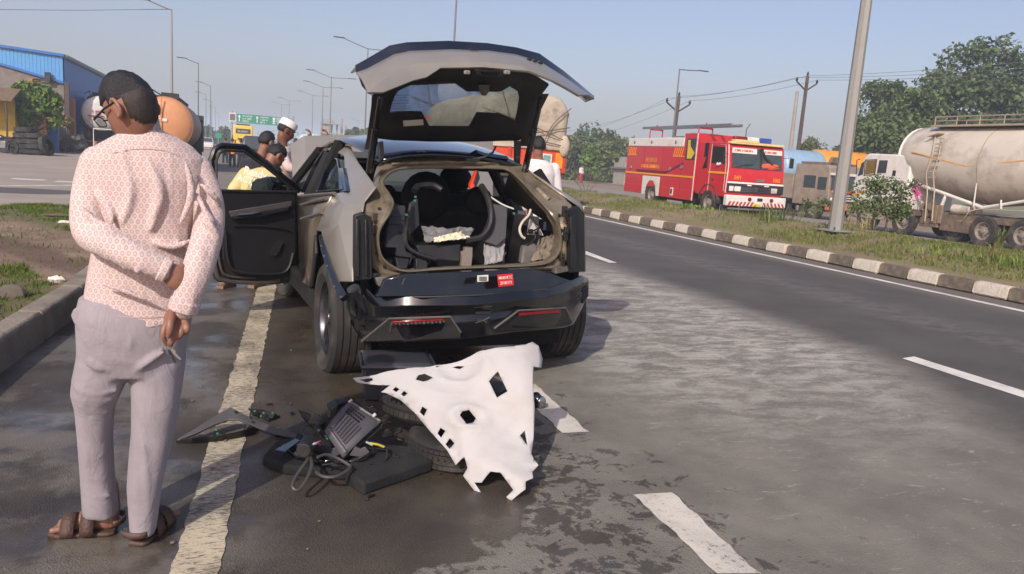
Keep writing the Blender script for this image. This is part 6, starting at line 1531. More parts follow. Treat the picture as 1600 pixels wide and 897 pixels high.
b = MB(); b.prism([(HWf - .018, .16, 1.98), (HWf - .018, 1.06, 1.98), (HWf - .018, .98, 2.56), (HWf - .018, .16, 2.60)], (.02, 0, 0)); dw = b.build("driver_window", SOOT_SHADE, cb, bevel=.008)
b = MB(); b.tube([(HWf, .10, .95), (HWf, .10, 2.68), (HWf, 1.02, 2.64), (HWf, 1.16, 1.9), (HWf, 1.16, 1.0)], .008, 5); b.tube([(HWf - .02, 1.26, .95), (HWf - .02, 1.30, 1.9), (HWf - .03, 1.16, 2.66)], .02, 5); b.build("door_gap", WHP, cb)
b = MB(); b.box2((HWf - .02, .02, 1.60), (HWf + .006, 1.22, 1.68)); b.build("door_stripe", YELP, cb); b = MB(); b.lathe([(.05, 0), (.05, .03), (.001, .03)], (HWf - .02, .35, 1.38), (1, 0, 0), 10); b.build("door_lock", CHAS, cb)
b = MB(); b.prism([(HWf - .019, -.4, 2.2), (HWf - .019, -.15, 2.2), (HWf - .019, -.15, 2.72), (HWf - .019, -.4, 2.7)], (.02, 0, 0)); b.prism([(HWf - .019, -.45, 1.75), (HWf - .019, -.2, 2.2), (HWf - .019, -.15, 2.2), (HWf - .019, -.15, 1.8)], (.02, 0, 0)); b.build("rear_cab_slot", SOOT_SHADE, cb)
b = MB(); b.prism([(-HWf + .02, 1.345, 1.30), (HWf - .02, 1.345, 1.30), (HWf - .02, 1.33, 1.36), (-HWf + .02, 1.33, 1.36)], (0, .012, 0)); b.build("white_band", WHP, cb)
b = MB(); b.prism([(-HWf + .01, 1.338, .98), (HWf - .01, 1.338, .98), (HWf - .01, 1.344, 1.29), (-HWf + .01, 1.344, 1.29)], (0, .02, 0)); gr = b.build("grille", mat("dark_grille", (44, 42, 46), .5, var=.1), cb, bevel=.005)
for k in range(3):
    b = MB(); b.box2((-.72, 1.355, 1.02 + .06 * k), (.62, 1.375, 1.045 + .06 * k)); b.build("grille_bar", mat("grille_bar", (90, 88, 92), .4), gr)
b = MB(); b.tube([(.10 * math.cos(t), 1.378, 1.12 + .06 * math.sin(t)) for t in [2 * pi * q / 16 for q in range(16)]], .010, 5, closed=True); b.tube([(-.06, 1.38, 1.15), (0, 1.38, 1.13), (.06, 1.38, 1.15)], .010, 5); b.tube([(0, 1.38, 1.14), (0, 1.38, 1.07)], .010, 5); b.build("grille_emblem", ALU, gr)
for x0, x1 in ((.62, .88), (.92, 1.10), (-.92, -.66)):
    b = MB(); b.box2((x0, 1.352, 1.02), (x1, 1.382, 1.20)); b.build("headlight", LENS, gr, bevel=.012)
for x0, x1 in ((.18, .36), (-.55, -.36)):
    b = MB(); b.box2((x0, 1.35, 1.235), (x1, 1.372, 1.28)); b.build("badge_plate", LENS, gr, bevel=.005)
b = MB(); b.box2((-.35, 1.33, 1.40), (.0, 1.352, 1.50)); b.build("front_plate", ALU, cb)
text_part("front_lettering", "FIRE", .20, basis(Vector((.80, 1.358, 1.50)), Vector((1, 0, 0)), Vector((0, 0, 1))) @ Matrix.Diagonal((1, 1, 1, 1)), YELP, cb, sx=.85)
text_part("front_lettering", "FIRE", .20, basis(Vector((-.86, 1.358, 1.48)), Vector((-1, 0, 0)), Vector((0, 0, 1))), YELP, cb, sx=.85)
b = MB(); b.box2((-1.25, 1.30, .50), (1.25, 1.52, .88)); fbp = b.build("front_bumper", WHP, fe, bevel=.03)
b = MB()
for k in range(16):
    x0 = 1.2 - .155 * k
    if abs(x0 - .02) < .22: continue
    sgn = -1 if x0 > 0 else 1
    b.prism([(x0, 1.522, .51), (x0 - .08, 1.522, .51), (x0 - .08 + sgn * .08, 1.522, .66), (x0 + sgn * .08, 1.522, .66)], (0, .006, 0))
o = b.build("red_stripe", mat("red_stripe", (168, 50, 56), .5), fbp); o["kind"] = "stuff"
b = MB(); b.box2((-.17, 1.522, .515), (.17, 1.534, .60)); b.build("number_plate", YELI, fbp)
for x in (.30, -.62):
    b = MB(); b.lathe([(.075, 0), (.07, .02), (.001, .025)], (x, 1.52, .76), (0, 1, 0), 14); b.build("red_reflector", REDL, fbp)
b = MB(); b.box2((-.24, 1.522, .71), (-.02, 1.534, .82)); b.build("dark_panel", CHAS, fbp); b = MB(); b.box2((-1.05, 1.522, .70), (-.85, 1.534, .82)); b.build("fog_lamp", LENS, fbp)
b = MB(); b.box2((-1.22, 1.30, .36), (1.1, 1.42, .44)); b.build("lower_bar", ALU, fe, bevel=.02); b = MB(); b.box2((-1.15, 1.0, .22), (1.15, 1.3, .5)); b.box2((-.5, -6.8, .55), (.5, 1.2, .85)); b.box2((-1.0, -3.3, .40), (1.0, -1.3, .62)); b.build("chassis", CHAS, fe)
b = MB(); b.loft([[(x, .14 + .68 * math.cos(t), .50 + .70 * math.sin(t)) for x in (HWf + .01, HWf - .35)] for t in [pi * q / 10 for q in range(11)]], closed=False, caps=False); b.build("mudguard", CHAS, fe, solid=.02)
for sx in (1, -1):
    truck_wheel(fe, (sx * 1.06, .14, .50), .51, .28, sx); truck_wheel(fe, (sx * 1.06, -4.46, .50), .51, .27, sx, True)
b = MB(); b.box2((-.02, 1.0, 2.76), (.98, 1.25, 2.86)); b.box2((-HWf + .1, 1.05, 2.70), (HWf - .05, 1.24, 2.78)); b.build("light_base", mat("cream_strip", (206, 190, 130), .5), cb, bevel=.01)
for x0, x1, m_ in ((.40, .92, REDL), (-.10, .38, WHP), (-.62, -.12, BLUL)):
    b = MB(); b.box2((x0, .92, 2.80), (x1, 1.12, 2.98)); b.build("beacon", m_, fe, bevel=.03)
b = MB(); b.tube([(.42, 1.0, 2.98), (.42, 1.0, 3.25), (.32, 1.05, 3.45)], .015, 6); b.build("aerial", CHAS, fe)
b = MB(); b.tube([(HWf - .1, 1.18, 2.3), (HWf + .22, 1.32, 2.36), (HWf + .24, 1.32, 2.0)], .014, 5); b.tube([(-HWf + .1, 1.18, 2.3), (-HWf - .22, 1.34, 2.36), (-HWf - .22, 1.34, 2.0)], .014, 5); b.box((-HWf - .22, 1.34, 2.15), (.16, .05, .36)); b.build("mirror", CHAS, fe, bevel=.01)
b = MB()
for x in (.42, .86): b.box2((x, -6.35, 3.33), (x + .06, .75, 3.43))
for k in range(20): b.cyl((.45, -6.2 + .35 * k, 3.38), (.89, -6.2 + .35 * k, 3.38), .018, .018, 6)
b.build("ladder", ALU, fe)
for v_ in (-5.5, -1.4):
    b = MB(); b.tube([(.35, v_, 2.92), (.35, v_, 3.30), (.95, v_, 3.30), (.95, v_, 2.92)], .035, 6); b.tube([(.65, v_, 3.3), (.65, v_, 3.52)], .03, 6); b.build("ladder_stand", REDP, fe)
b = MB(); b.box2((-.6, -4.6, 2.92), (.3, -3.6, 3.06)); b.box2((-.4, -2.9, 2.92), (.5, -2.1, 3.16)); b.build("roof_locker", ALU, fe, bevel=.03)
dp = FE.o + FE.U * .62 + FE.V * .45 + Vector((0, 0, .95))
drv = person((dp.x, dp.y, dp.z), 177.6, "driver in a white shirt sitting at the window of the red fire engine", M_WSH, M_DRK, dict(head=(.30, .1, 1.32), neck=(.28, .06, 1.16), chest=(.26, .02, .96), pelvis=(.24, 0, .66), shL=(.10, .06, 1.10), shR=(.44, .06, 1.10), elR=(.60, .18, .98), wrR=(.56, .36, 1.04), elL=(.1, .3, .96), wrL=(.2, .5, 1.0)), vox=.02, face=False, hands=False, legs=False)

# ---- cement bulker with its white tractor, on the opposite road
TKz = -.31
tk0 = on_ground(1530, 384, TKz); TK = Frame((tk0.x + 1.12, tk0.y + 2.5, TKz), 0)
tk = thing("tanker_truck", TK.o, "dusty cream cement tanker with a white cab parked on the opposite road", "tanker truck")
t_ = lambda x, y, u=-.35: TK.u(x, y, u)
def tank_ring(v, top, bot, hw, n=28): c = (top + bot) / 2; h = (top - bot) / 2; return [Vector((hw * math.cos(a), v, c + h * math.sin(a))) for a in [2 * pi * q / n for q in range(n)]]
vF, vM = t_(1420, 250).y, t_(1545, 322).y
topz = t_(1500, 196).z; botM = t_(1545, 322).z; botF = t_(1424, 286).z
b = MB(); b.loft([tank_ring(vF + .10, topz - .75, botF + .45, .35), tank_ring(vF + .02, topz - .42, botF + .12, .72), tank_ring(vF - .12, topz - .14, botF + .02, .98), tank_ring(vF - .35, topz - .03, botF - .06, 1.12), tank_ring(vF - .8, topz, botF - .22, 1.20), tank_ring(vM + .2, topz, botM + .02, 1.24), tank_ring(vM - .3, topz, botM + .02, 1.24), tank_ring(vM - 3.2, topz, botF - .2, 1.20), tank_ring(vM - 3.6, topz - .2, botF + .1, .95), tank_ring(vM - 3.75, topz - .7, botF + .5, .4)])
tnk = b.build("tank", CREAM, tk, ang=50)
b = MB(); b.tube([p * 1.0 + Vector((0, -.02, 0)) for p in tank_ring(vF - .2, topz - .08, botF - .02, 1.08, 32)], .05, 6, closed=True); b.build("end_rim", WHP, tnk)
b = MB(); b.tube([p for p in tank_ring(vM - .05, topz + .006, botM + .012, 1.246, 36)], .012, 5, closed=True); b.build("weld_seam", mat("weld", (150, 134, 112), .6), tnk)
def on_tank(px, py):
    for q in range(40):
        u = -1.25 + .03 * q; p = TK.u(px, py, u); t = max(0, min(1, (vF - .8 - p.y) / (vF - .8 - vM))); bo = (botF - .22) + (botM - botF + .22) * t; c = (topz + bo) / 2; h = (topz - bo) / 2
        if (p.x / 1.22) ** 2 + ((p.z - c) / h) ** 2 <= 1.0: return p + Vector((-.03, 0, 0))
    return p
b = MB(); pts = [on_tank(1426 + 4.5 * k, 236.5 + 4.5 * k * .272) for k in range(20)] + [on_tank(1524 + 8 * k, 259 - .9 * k) for k in range(11)]
b.loft([[p + Vector((-.012, 0, .022)), p + Vector((-.012, 0, -.022)), p + Vector((.05, 0, 0))] for p in pts]); b.build("yellow_line", mat("faded_yellow", (204, 160, 92), .6, var=.15), tnk)
b = MB()
for dx in (0, 11):
    b.tube([on_tank(1466 + dx, 213) + Vector((-.10, 0, 0)), on_tank(1461 + dx, 240) + Vector((-.10, 0, 0)), on_tank(1452 + dx, 270) + Vector((-.12, 0, 0)), TK.u(1449 + dx, 300, -1.2), TK.u(1445 + dx, 345, -1.2)], .022, 6)
for yy in (216, 224, 232, 241, 250, 259, 268, 277): b.tube([TK.u(1466 - (yy - 213) * .24, yy, -1.25), TK.u(1477 - (yy - 213) * .24, yy, -1.25)], .018, 5)
b.prism([on_tank(1455, 218) + Vector((-.2, 0, .1)), on_tank(1473, 213) + Vector((-.2, 0, .1)), on_tank(1473, 213) + Vector((.1, 0, .1)), on_tank(1455, 218) + Vector((.1, 0, .1))], (0, 0, .03)); b.build("ladder", mat("ladder_cream", (176, 160, 138), .6, var=.15, dirt=(92, 78, 64), da=.6), tnk)
b = MB(); y0 = vF - 1.3
b.tube([(-.75, y0, topz + .02), (-.75, y0, topz + .28), (-.75, vM - 3, topz + .28)], .022, 6); b.tube([(-.75, y0, topz + .14), (-.75, vM - 3, topz + .14)], .016, 6); b.tube([(.75, y0, topz + .02), (.75, y0, topz + .28), (.75, vM - 3, topz + .28)], .022, 6)
for k in range(6): b.tube([(-.75, y0 - .9 * k, topz - .05), (-.75, y0 - .9 * k, topz + .28)], .02, 5)
b.box2((-.8, vM - 3, topz - .06), (.8, y0 + .1, topz + .0)); b.build("walkway_rail", mat("rail_cream", (160, 146, 126), .6, var=.15, dirt=(84, 72, 60), da=.6), tnk)
b = MB()
b.tube([TK.u(1420, 283, -1.0), TK.u(1470, 300, -1.05), TK.u(1535, 324, -1.1)], .06, 8); b.tube([TK.u(1535, 324, -1.1), TK.u(1600, 314, -1.1), TK.u(1680, 304, -1.1)], .05, 8); b.tube([TK.u(1479, 302, -1.05), TK.u(1471, 322, -1.05)], .06, 6); b.tube([TK.u(1526, 286, -1.26), TK.u(1521, 322, -1.2)], .022, 6); b.tube([TK.u(1564, 312, -1.2), TK.u(1564, 326, -1.15)], .03, 6); b.build("tank_saddle", WHP, tk)
b = MB(); b.cyl(TK.u(1490, 326, -.95), TK.u(1519, 328, -.95), .17, .17, 16); b.build("air_cylinder", CREAM, tk, bevel=.02)
b = MB(); b.box2((-1.0, TK.u(1600, 330, -1).y - 2, .75), (1.0, TK.u(1420, 330, -1).y, .98)); q = TK.u(1490, 345, -1.05); b.box2((-1.1, q.y - .75, .35), (-.5, q.y + .5, .78)); q = TK.u(1455, 340, -1.1); b.box2((-1.1, q.y - .3, .42), (-.3, q.y + .5, .72)); b.build("trailer_frame", mat("dusty_frame", (98, 84, 70), .8, var=.25, dirt=(140, 122, 100), da=.6), tk, bevel=.02)
b = MB()
for px in (1463, 1470, 1446): q = TK.u(px, 330, -1.08); b.box((q.x, q.y, q.z - .1), (.1, .16, .65))
b.box(TK.u(1450, 322, -1.08), (.1, .5, .22)); b.build("valve_gear", mat("valve_grey", (130, 112, 88), .7, var=.3, dirt=(60, 50, 42), ds=6, da=.8), tk, bevel=.02)
vB = TK.u(1530, 384, -1.12).y; vB2 = TK.u(1592, 390, -1.12).y
b = MB(); b.loft([[TK.u(1503, 347, -1.15), TK.u(1503, 347, -.7)], [TK.u(1514, 330, -1.15), TK.u(1514, 330, -.7)], [TK.u(1530, 326, -1.15), TK.u(1530, 326, -.7)], [TK.u(1600, 329, -1.15), TK.u(1600, 329, -.7)], [TK.u(1640, 332, -1.15), TK.u(1640, 332, -.7)]], closed=False, caps=False); b.build("mudguard", mat("mud_cream", (176, 164, 146), .6, dirt=(110, 96, 80), da=.6), tk, solid=.03)
for vv in (vB, vB2):
    for sx in (-1, 1): truck_wheel(tk, (sx * .98, vv, .50), .51, .28, sx, True)
for px, dual in ((1350, False), (1406, False), (1480, True)):
    vv = TK.u(px, {1350: 358, 1406: 367, 1480: 374}[px], -1.12).y
    for sx in (-1, 1): truck_wheel(tk, (sx * (.98 if not dual else .8), vv, .50), .50, .28, sx, dual)
# cab
vc0, vc1 = TK.u(1417, 300, -1.15).y, TK.u(1331, 300, -1.15).y; ct = TK.u(1385, 240, -1.0).z; cb0 = TK.u(1370, 325, -1.15).z
b = MB(); b.prism([(-1.15, v_, w_) for v_, w_ in ((vc0, cb0), (vc1, cb0), (vc1 + .02, cb0 + 1.0), (vc1 - .42, ct - .12), (vc1 - .6, ct), (vc0, ct - .03))], (2.3, 0, 0)); cbx = b.build("cab", WHP, tk, bevel=.06, seg=3)
b = MB(); q = [TK.u(x, y, -1.16) for x, y in ((1354, 251), (1369, 250), (1366, 270), (1351, 272))]; b.prism(q, (.03, 0, 0)); b.build("side_window", mat("orange_seen_glass", (120, 96, 50), .1, coat=.4), cbx)
b = MB(); q = [TK.u(x, y, -1.16) for x, y in ((1374, 250), (1387, 250), (1384, 270), (1370, 270))]; b.prism(q, (.03, 0, 0)); q = [TK.u(x, y, -1.16) for x, y in ((1351, 251), (1348, 272), (1340, 275), (1346, 255))]; b.prism(q, (.03, 0, 0)); b.build("side_window", WSG, cbx)
b = MB(); b.tube([TK.u(x, y, -1.165) for x, y in ((1352.5, 249.5), (1370, 248.5), (1367, 271.5), (1350, 273.5))], .02, 5, closed=True); b.tube([TK.u(1379, 250, -1.17), TK.u(1376, 270, -1.17)], .015, 5); b.box(TK.u(1397, 270, -1.16), (.02, .14, .2)); b.tube([TK.u(1344, 248, -1.2), TK.u(1339, 250, -1.3), TK.u(1338, 272, -1.3)], .02, 5); b.build("cab_trim", CHAS, cbx)
b = MB(); b.prism([(-1.0, vc1 + .03, cb0 + 1.05), (1.0, vc1 + .03, cb0 + 1.05), (.98, vc1 - .38, ct - .2), (-.98, vc1 - .38, ct - .2)], (0, .02, .0)); b.build("windscreen", WSG, cbx); b = MB(); b.box2((-1.1, vc0 + .1, .45), (1.1, vc1 - .1, cb0 + .1)); b.box2((-1.18, vc1 - .3, .5), (1.18, vc1 + .12, .85)); b.build("lower_cab", mat("dusty_lower", (150, 138, 122), .7, dirt=(80, 70, 60), da=.7), tk, bevel=.03)
b = MB(); b.prism([TK.u(x, y, -1.165) for x, y in ((1333, 303), (1352, 296), (1352, 299), (1333, 307))], (.02, 0, 0)); b.build("orange_flash", YELP, cbx)

# ---- trucks behind the tanker: grey-brown lorry, blue tank, orange tank
def lorry_front(name, o, yaw, label, cabm, w_=2.3, h_=2.7):
    t = thing(name, o, label, "lorry", yaw=yaw); hw = w_ / 2
    b = MB(); b.prism([(hw, v_, z_) for v_, z_ in ((-1.2, .7), (.9, .7), (.95, 1.3), (.85, h_ - .1), (.7, h_), (-1.2, h_))], (-w_, 0, 0)); c = b.build("cab", cabm, t, bevel=.04)
    for x0, x1 in ((.08, hw - .12), (-hw + .12, -.08)):
        b = MB(); b.prism([(x0, .94, 1.5), (x1, .94, 1.5), (x1, .90, 2.2), (x0, .90, 2.2)], (0, .03, 0)); b.build("windscreen", WSG, c)
    b = MB(); b.box2((-hw, .90, 2.22), (hw, 1.0, 2.34)); b.box2((-.05, .92, 1.5), (.05, .98, 2.25)); b.build("windscreen_frame", WHP, c)
    b = MB(); b.box2((-.6, .95, .95), (.6, .99, 1.35)); gq = b.build("grille", CHAS, c)
    for k in range(3):
        b = MB(); b.box2((-.55, .99, 1.0 + .12 * k), (.55, 1.01, 1.05 + .12 * k)); b.build("grille_bar", WHP, gq)
    for sx in (-1, 1):
        b = MB(); b.lathe([(.11, 0), (.10, .04), (.001, .06)], (sx * (hw - .25), .95, 1.05), (0, 1, 0), 14); b.build("headlight", LENS, c)
    for k, (x, col) in enumerate(((-.8, (60, 110, 180)), (-.3, (196, 64, 50)), (.35, (222, 216, 200)), (.8, (214, 130, 60)))):
        b = MB(); b.box2((x - .18, .95, 1.38), (x + .18, .985, 1.50)); b.build("painted_panel", mat("panel%d" % k, col, .6, var=.1), c)
    b = MB(); b.box2((-hw - .05, .85, .55), (hw + .05, 1.1, .85)); b.build("bumper", mat("orange_bumper", (206, 120, 60), .6, dirt=(120, 100, 84), da=.5), t, bevel=.02)
    b = MB(); b.box2((hw - .01, -.6, 1.55), (hw + .02, .1, 2.15)); b.box2((hw - .01, .25, 1.5), (hw + .02, .75, 2.1)); b.build("side_window", WSG, c); b = MB(); b.box2((-hw, -.9, h_), (hw, .55, h_ + .12)); b.prism([(-.8, .55, h_), (.8, .55, h_), (.6, .55, h_ + .4), (-.6, .55, h_ + .4)], (0, -.2, 0)); b.build("crown_board", mat("weathered_board", (110, 96, 84), .7, var=.3), c)
    b = MB(); b.box2((-.6, -6, .6), (.6, .8, .85)); b.build("chassis", CHAS, t)
    for sx in (-1, 1): truck_wheel(t, (sx * (hw - .15), .1, .5), .5, .28, sx); truck_wheel(t, (sx * (hw - .15), -3.9, .5), .5, .28, sx, True)
    return t
BLT = mat("blue_tank_paint", (132, 164, 188), .45, .1, var=.08, dirt=(150, 160, 166), ds=1, da=.4)
ORT = mat("orange_tank_paint", (222, 146, 50), .45, .1, var=.06, dirt=(180, 120, 60), ds=1, da=.3)
GRB = mat("grey_brown_cab", (140, 126, 112), .6, var=.2, dirt=(80, 66, 54), da=.5)
p0 = at_y(1292, 315, 31.5); lo = lorry_front("lorry", (p0.x, 31.5, -.45), 190, "grey-brown lorry with painted cab front and dark crown board, parked between the poles", GRB)
b = MB(); b.box2((-1.15, -6, .95), (1.15, -1.25, 2.2)); b.build("cargo_bed", GRB, lo, bevel=.02)
def side_tank(name, px0, px1, py0, py1, Y, m, label, group=None):
    a, c = at_y(px0, py1, Y), at_y(px1, py0, Y); w_ = c.x - a.x; h_ = at_y((px0 + px1) / 2, py0, Y).z - at_y((px0 + px1) / 2, py1, Y).z; mid = at_y((px0 + px1) / 2, (py0 + py1) / 2, Y)
    t = thing(name, (mid.x, Y + h_ / 2, -.5), label, "tanker", group); z = mid.z + .5; b = MB(); r = h_ / 2
    b.lathe([(.01, -w_ / 2 - .25), (r * .6, -w_ / 2 - .2), (r * .95, -w_ / 2 - .04), (r, -w_ / 2 + .1), (r, w_ / 2 - .1), (r * .95, w_ / 2 + .04), (r * .6, w_ / 2 + .2), (.01, w_ / 2 + .25)], (0, 0, z), (1, -.12, 0), 28); tb = b.build("tank", m, t, ang=50)
    b = MB()
    for k in range(3): x = w_ * (-.3 + .3 * k); b.lathe([(r + .012, -.04), (r + .012, .04)], (x, -.12 * x, z), (1, -.12, 0), 28, caps=False)
    b.build("tank_band", m, tb); b = MB(); b.box2((-w_ / 2, -.5, z - r - .3), (w_ / 2, .5, z - r + .05)); b.build("chassis", CHAS, t)
    for x in (-w_ * .35, -w_ * .15, w_ * .35):
        e = bpy.data.objects.new("wheel", None); COL.objects.link(e); e.parent = t; e.location = (x, -r * .8, .5)
        q = MB(); q.lathe([(.28, -.14), (.48, -.14), (.5, -.1), (.5, .1), (.48, .14), (.28, .14)], (0, 0, 0), (0, 1, 0), 24); q.build("tyre", TRKT, e); q = MB(); q.lathe([(.28, -.12), (.2, -.05), (.001, -.05)], (0, 0, 0), (0, 1, 0), 16); q.build("rim", TRKR, e)
    return t
side_tank("tank_lorry", 1232, 1296, 234, 294, 38, BLT, "pale blue tank lorry behind the utility poles next to the fire engine")
side_tank("tank_lorry", 1290, 1372, 236, 300, 40, ORT, "orange tank lorry behind the white cab and lamp post")

# ---- loaded lorries ahead of the car
def tarp_lorry(o, label, w_, h_, ln, tarpm, seed, tail):
    t = thing("lorry", o, label, "lorry"); hw = w_ / 2
    nx, nz, ny = 14, 12, 14
    def disp(p): return .09 * mnoise.fractal(Vector((p.x * 1.6 + seed, p.y * 1.2, p.z * 1.6)), .8, 2, 5)
    sec = [(-hw, 1.75), (-hw - .02, 2.4), (-hw + .02, h_ - .35), (-hw + .3, h_ - .05), (-.3, h_ + .06), (.3, h_ + .05), (hw - .3, h_ - .05), (hw - .02, h_ - .35), (hw + .02, 2.4), (hw, 1.75)]
    sec = [Vector((x, 0, z)) for x, z in sec]; sec = resample(sec, 34); b = MB()
    ctr = Vector((0, 0, (h_ + 1.75) / 2))
    def rg(v, k): return [ctr.lerp(p, k) + Vector((0, v, 0)) for p in sec]
    rings = [rg(-.02, .02), rg(-.03, .25), rg(-.03, .5), rg(-.02, .75), rg(.0, .92), rg(.10, 1.0)] + [rg(.1 + (ln - .2) * q / 12, 1.0) for q in range(1, 13)] + [rg(ln, .9), rg(ln, .1)]
    for r in rings:
        for i, p in enumerate(r): r[i] = p + Vector((disp(p) * .6, disp(p + Vector((9, 0, 0))) * .8, disp(p + Vector((0, 7, 0))) * .5))
    b.loft(rings, caps=True); tp_ = b.build("tarpaulin", tarpm, t, ang=60)
    b = MB()
    for pts in ([(-hw, h_ - .5), (0, h_ * .75), (hw, h_ * .62)], [(-hw, 2.3), (-.3, 2.15), (hw, 2.45)], [(hw, h_ - .3), (hw * .6, 2.5), (hw * .4, 1.9)], [(-hw * .6, h_), (-hw * .4, 2.6), (-hw * .2, 1.8)], [(-hw, 1.95), (0, 2.05), (hw, 1.9)]):
        b.tube(smooth_path([(x, -.10, z) for x, z in pts], 5), .014, 5)
    b.build("rope", mat("rope", (96, 80, 62), .9), tp_)
    b = MB(); b.box2((-hw, .02, 1.18), (hw, .1, 1.80)); tb = b.build("tailboard", tail, t, bevel=.01)
    for x in (-hw + .06, -hw * .33, hw * .33, hw - .06):
        b = MB(); b.box2((x - .05, -.03, 1.16), (x + .05, .02, 1.82)); b.build("tail_post", mat("dark_orange", (176, 60, 38), .6, var=.15), tb, bevel=.006)
    b = MB(); b.box2((hw * .42, -.022, 1.30), (hw * .66, .02, 1.68)); f1 = b.build("picture_frame", WHP, tb, bevel=.006); b = MB(); b.box2((hw * .46, -.03, 1.34), (hw * .62, -.02, 1.64)); f2 = b.build("picture_ground", mat("picture_teal", (110, 150, 150), .6), f1)
    b = MB(); b.box2((hw * .75, -.02, 1.28), (hw * .93, .02, 1.72)); b.build("amber_panel", AMBL, tb, bevel=.01)
    b = MB(); b.box2((-hw, .02, 1.0), (hw, ln, 1.18)); b.box2((-.5, .1, .6), (.5, ln + 1.5, 1.0)); b.build("bed_frame", mat("lorry_frame", (72, 62, 54), .8, var=.2), t); b = MB(); b.box2((-hw, .1, .45), (hw, .2, .62)); b.box2((hw - .3, .0, .65), (hw - .1, .06, .85)); b.box2((-hw + .1, .0, .65), (-hw + .3, .06, .85)); b.build("rear_bumper", CHAS, t)
    b = MB(); b.ball((hw * .92, -.05, 1.92), (.16, .10, .30), 14); b.jitter(.01); b.build("tarp_bundle", tarpm, tp_, ang=180)
    b = MB(); b.box2((-hw + .02, ln + .1, .7), (hw - .02, ln + 1.8, 2.8)); b.build("cab", tail, t, bevel=.05)
    for sx in (-1, 1):
        truck_wheel(t, (sx * (hw - .2), 1.6, .5), .5, .28, sx, True); truck_wheel(t, (sx * (hw - .2), 2.9, .5), .5, .28, sx, True); truck_wheel(t, (sx * (hw - .2), ln + 1.0, .5), .5, .28, sx)
    return t
TARPB = mat("beige_tarpaulin", (176, 164, 146), .8, var=.1, vs=2, bump=.6, bs=8, dirt=(96, 86, 76), ds=3, da=.6)
TARPU = mat("blue_tarpaulin", (88, 116, 172), .6, var=.12, vs=3, bump=.4, bs=10, dirt=(150, 168, 200), ds=4, da=.4)
ORB = mat("orange_red_boards", (206, 74, 42), .6, var=.12, dirt=(130, 70, 52), da=.4)
aX, bX = at_y(752, 190, 20.6).x, at_y(889, 190, 20.6).x
tarp_lorry(((aX + bX) / 2, 20.6, 0), "lorry with a roped beige tarpaulin load and orange tailboard ahead of the car", bX - aX, at_y(830, 143, 20.6).z - .05, 6.4, TARPB, 3, ORB)
aX, bX = at_y(636, 190, 30.5).x, at_y(770, 190, 30.5).x
tarp_lorry(((aX + bX) / 2, 30.5, 0), "lorry with a tall blue tarpaulin load farther ahead", bX - aX, at_y(690, 132, 30.5).z, 6.4, TARPU, 17, ORB)

# ---- left: tankers by the sheds
def rear_tanker(o, label, m_end, m_side, r, ln, zc, ladder, yaw=0):
    t = thing("tanker_truck", o, label, "tanker truck", yaw=yaw); b = MB()
    b.lathe([(r * .97, .0), (r, .08), (r, ln - .1), (r * .9, ln), (.01, ln + .15)], (0, 0, zc), (0, 1, 0), 32); tb = b.build("tank", m_side, t, ang=40)
    b = MB(); b.lathe([(.01, -.26), (r * .4, -.23), (r * .8, -.13), (r * .98, .02), (r * 1.0, .08)], (0, 0, zc), (0, 1, 0), 32, caps=False); b.build("end_dish", m_end, tb, ang=60)
    b = MB(); b.box2((-.5, .4, zc + r - .06), (.5, ln - .4, zc + r + .05)); b.box2((-.35, ln * .3, zc + r), (.35, ln * .3 + .7, zc + r + .28)); b.tube([(-.6, .4, zc + r * .9), (-.6, .4, zc + r + .3), (-.6, ln - .4, zc + r + .3)], .03, 5); b.build("top_walkway", CHAS, tb)
    b = MB(); b.box2((-.5, .2, .55), (.5, ln + 1.5, .85)); b.box2((-1.1, -.1, .5), (1.1, .1, .7)); b.box2((-1.15, ln + .4, .7), (1.15, ln + 2.2, 2.6)); b.build("chassis_and_cab", CHAS, t)
    for v_ in (1.0, 2.3, ln + .9):
        for sx in (-1, 1): truck_wheel(t, (sx * .95, v_, .5), .5, .28, sx, v_ < ln)
    if ladder:
        b = MB()
        for x in (-.42, -.12): b.tube([(x, -.28, zc - r), (x, -.30, zc + r * .95)], .03, 5)
        for k in range(7): b.tube([(-.42, -.3, zc - r + .15 + .28 * k), (-.12, -.3, zc - r + .15 + .28 * k)], .022, 5)
        b.build("ladder", m_end, tb); b = MB(); b.box((-.35, -.28, zc + .15), (.9, .03, .12)); b.build("white_plate", WHP, tb)
    else:
        b = MB(); b.box((0, -.24, zc - .18), (1.6, .05, .06)); b.build("red_line", REDS, tb); b = MB(); glyphs(b, (-.35, -.27, zc + .12), (1, 0, 0), (0, 0, 1), 9, .12, seed=3); q = b.build("end_lettering", REDS, tb); q["kind"] = "stuff"
    return t
ORD = mat("orange_tank_end", (198, 140, 96), .5, .05, var=.06, dirt=(168, 104, 60), ds=1.5, da=.4)
BRS = mat("brown_grey_tank_side", (150, 122, 98), .5, .3, var=.1, dirt=(104, 90, 80), ds=1, da=.5)
p = at_y(258, 200, 36); rear_tanker((p.x, 36, 0), "orange-ended tanker lorry seen from behind, just right of the standing man's head", ORD, BRS, 1.12, 8.5, at_y(258, 193, 36).z, True)
p = at_y(158, 178, 58); rear_tanker((p.x, 58, 0), "white tanker lorry with a red line parked in front of the blue shed", WHP, WHP, 1.12, 6, at_y(158, 177, 58).z, False, 12)

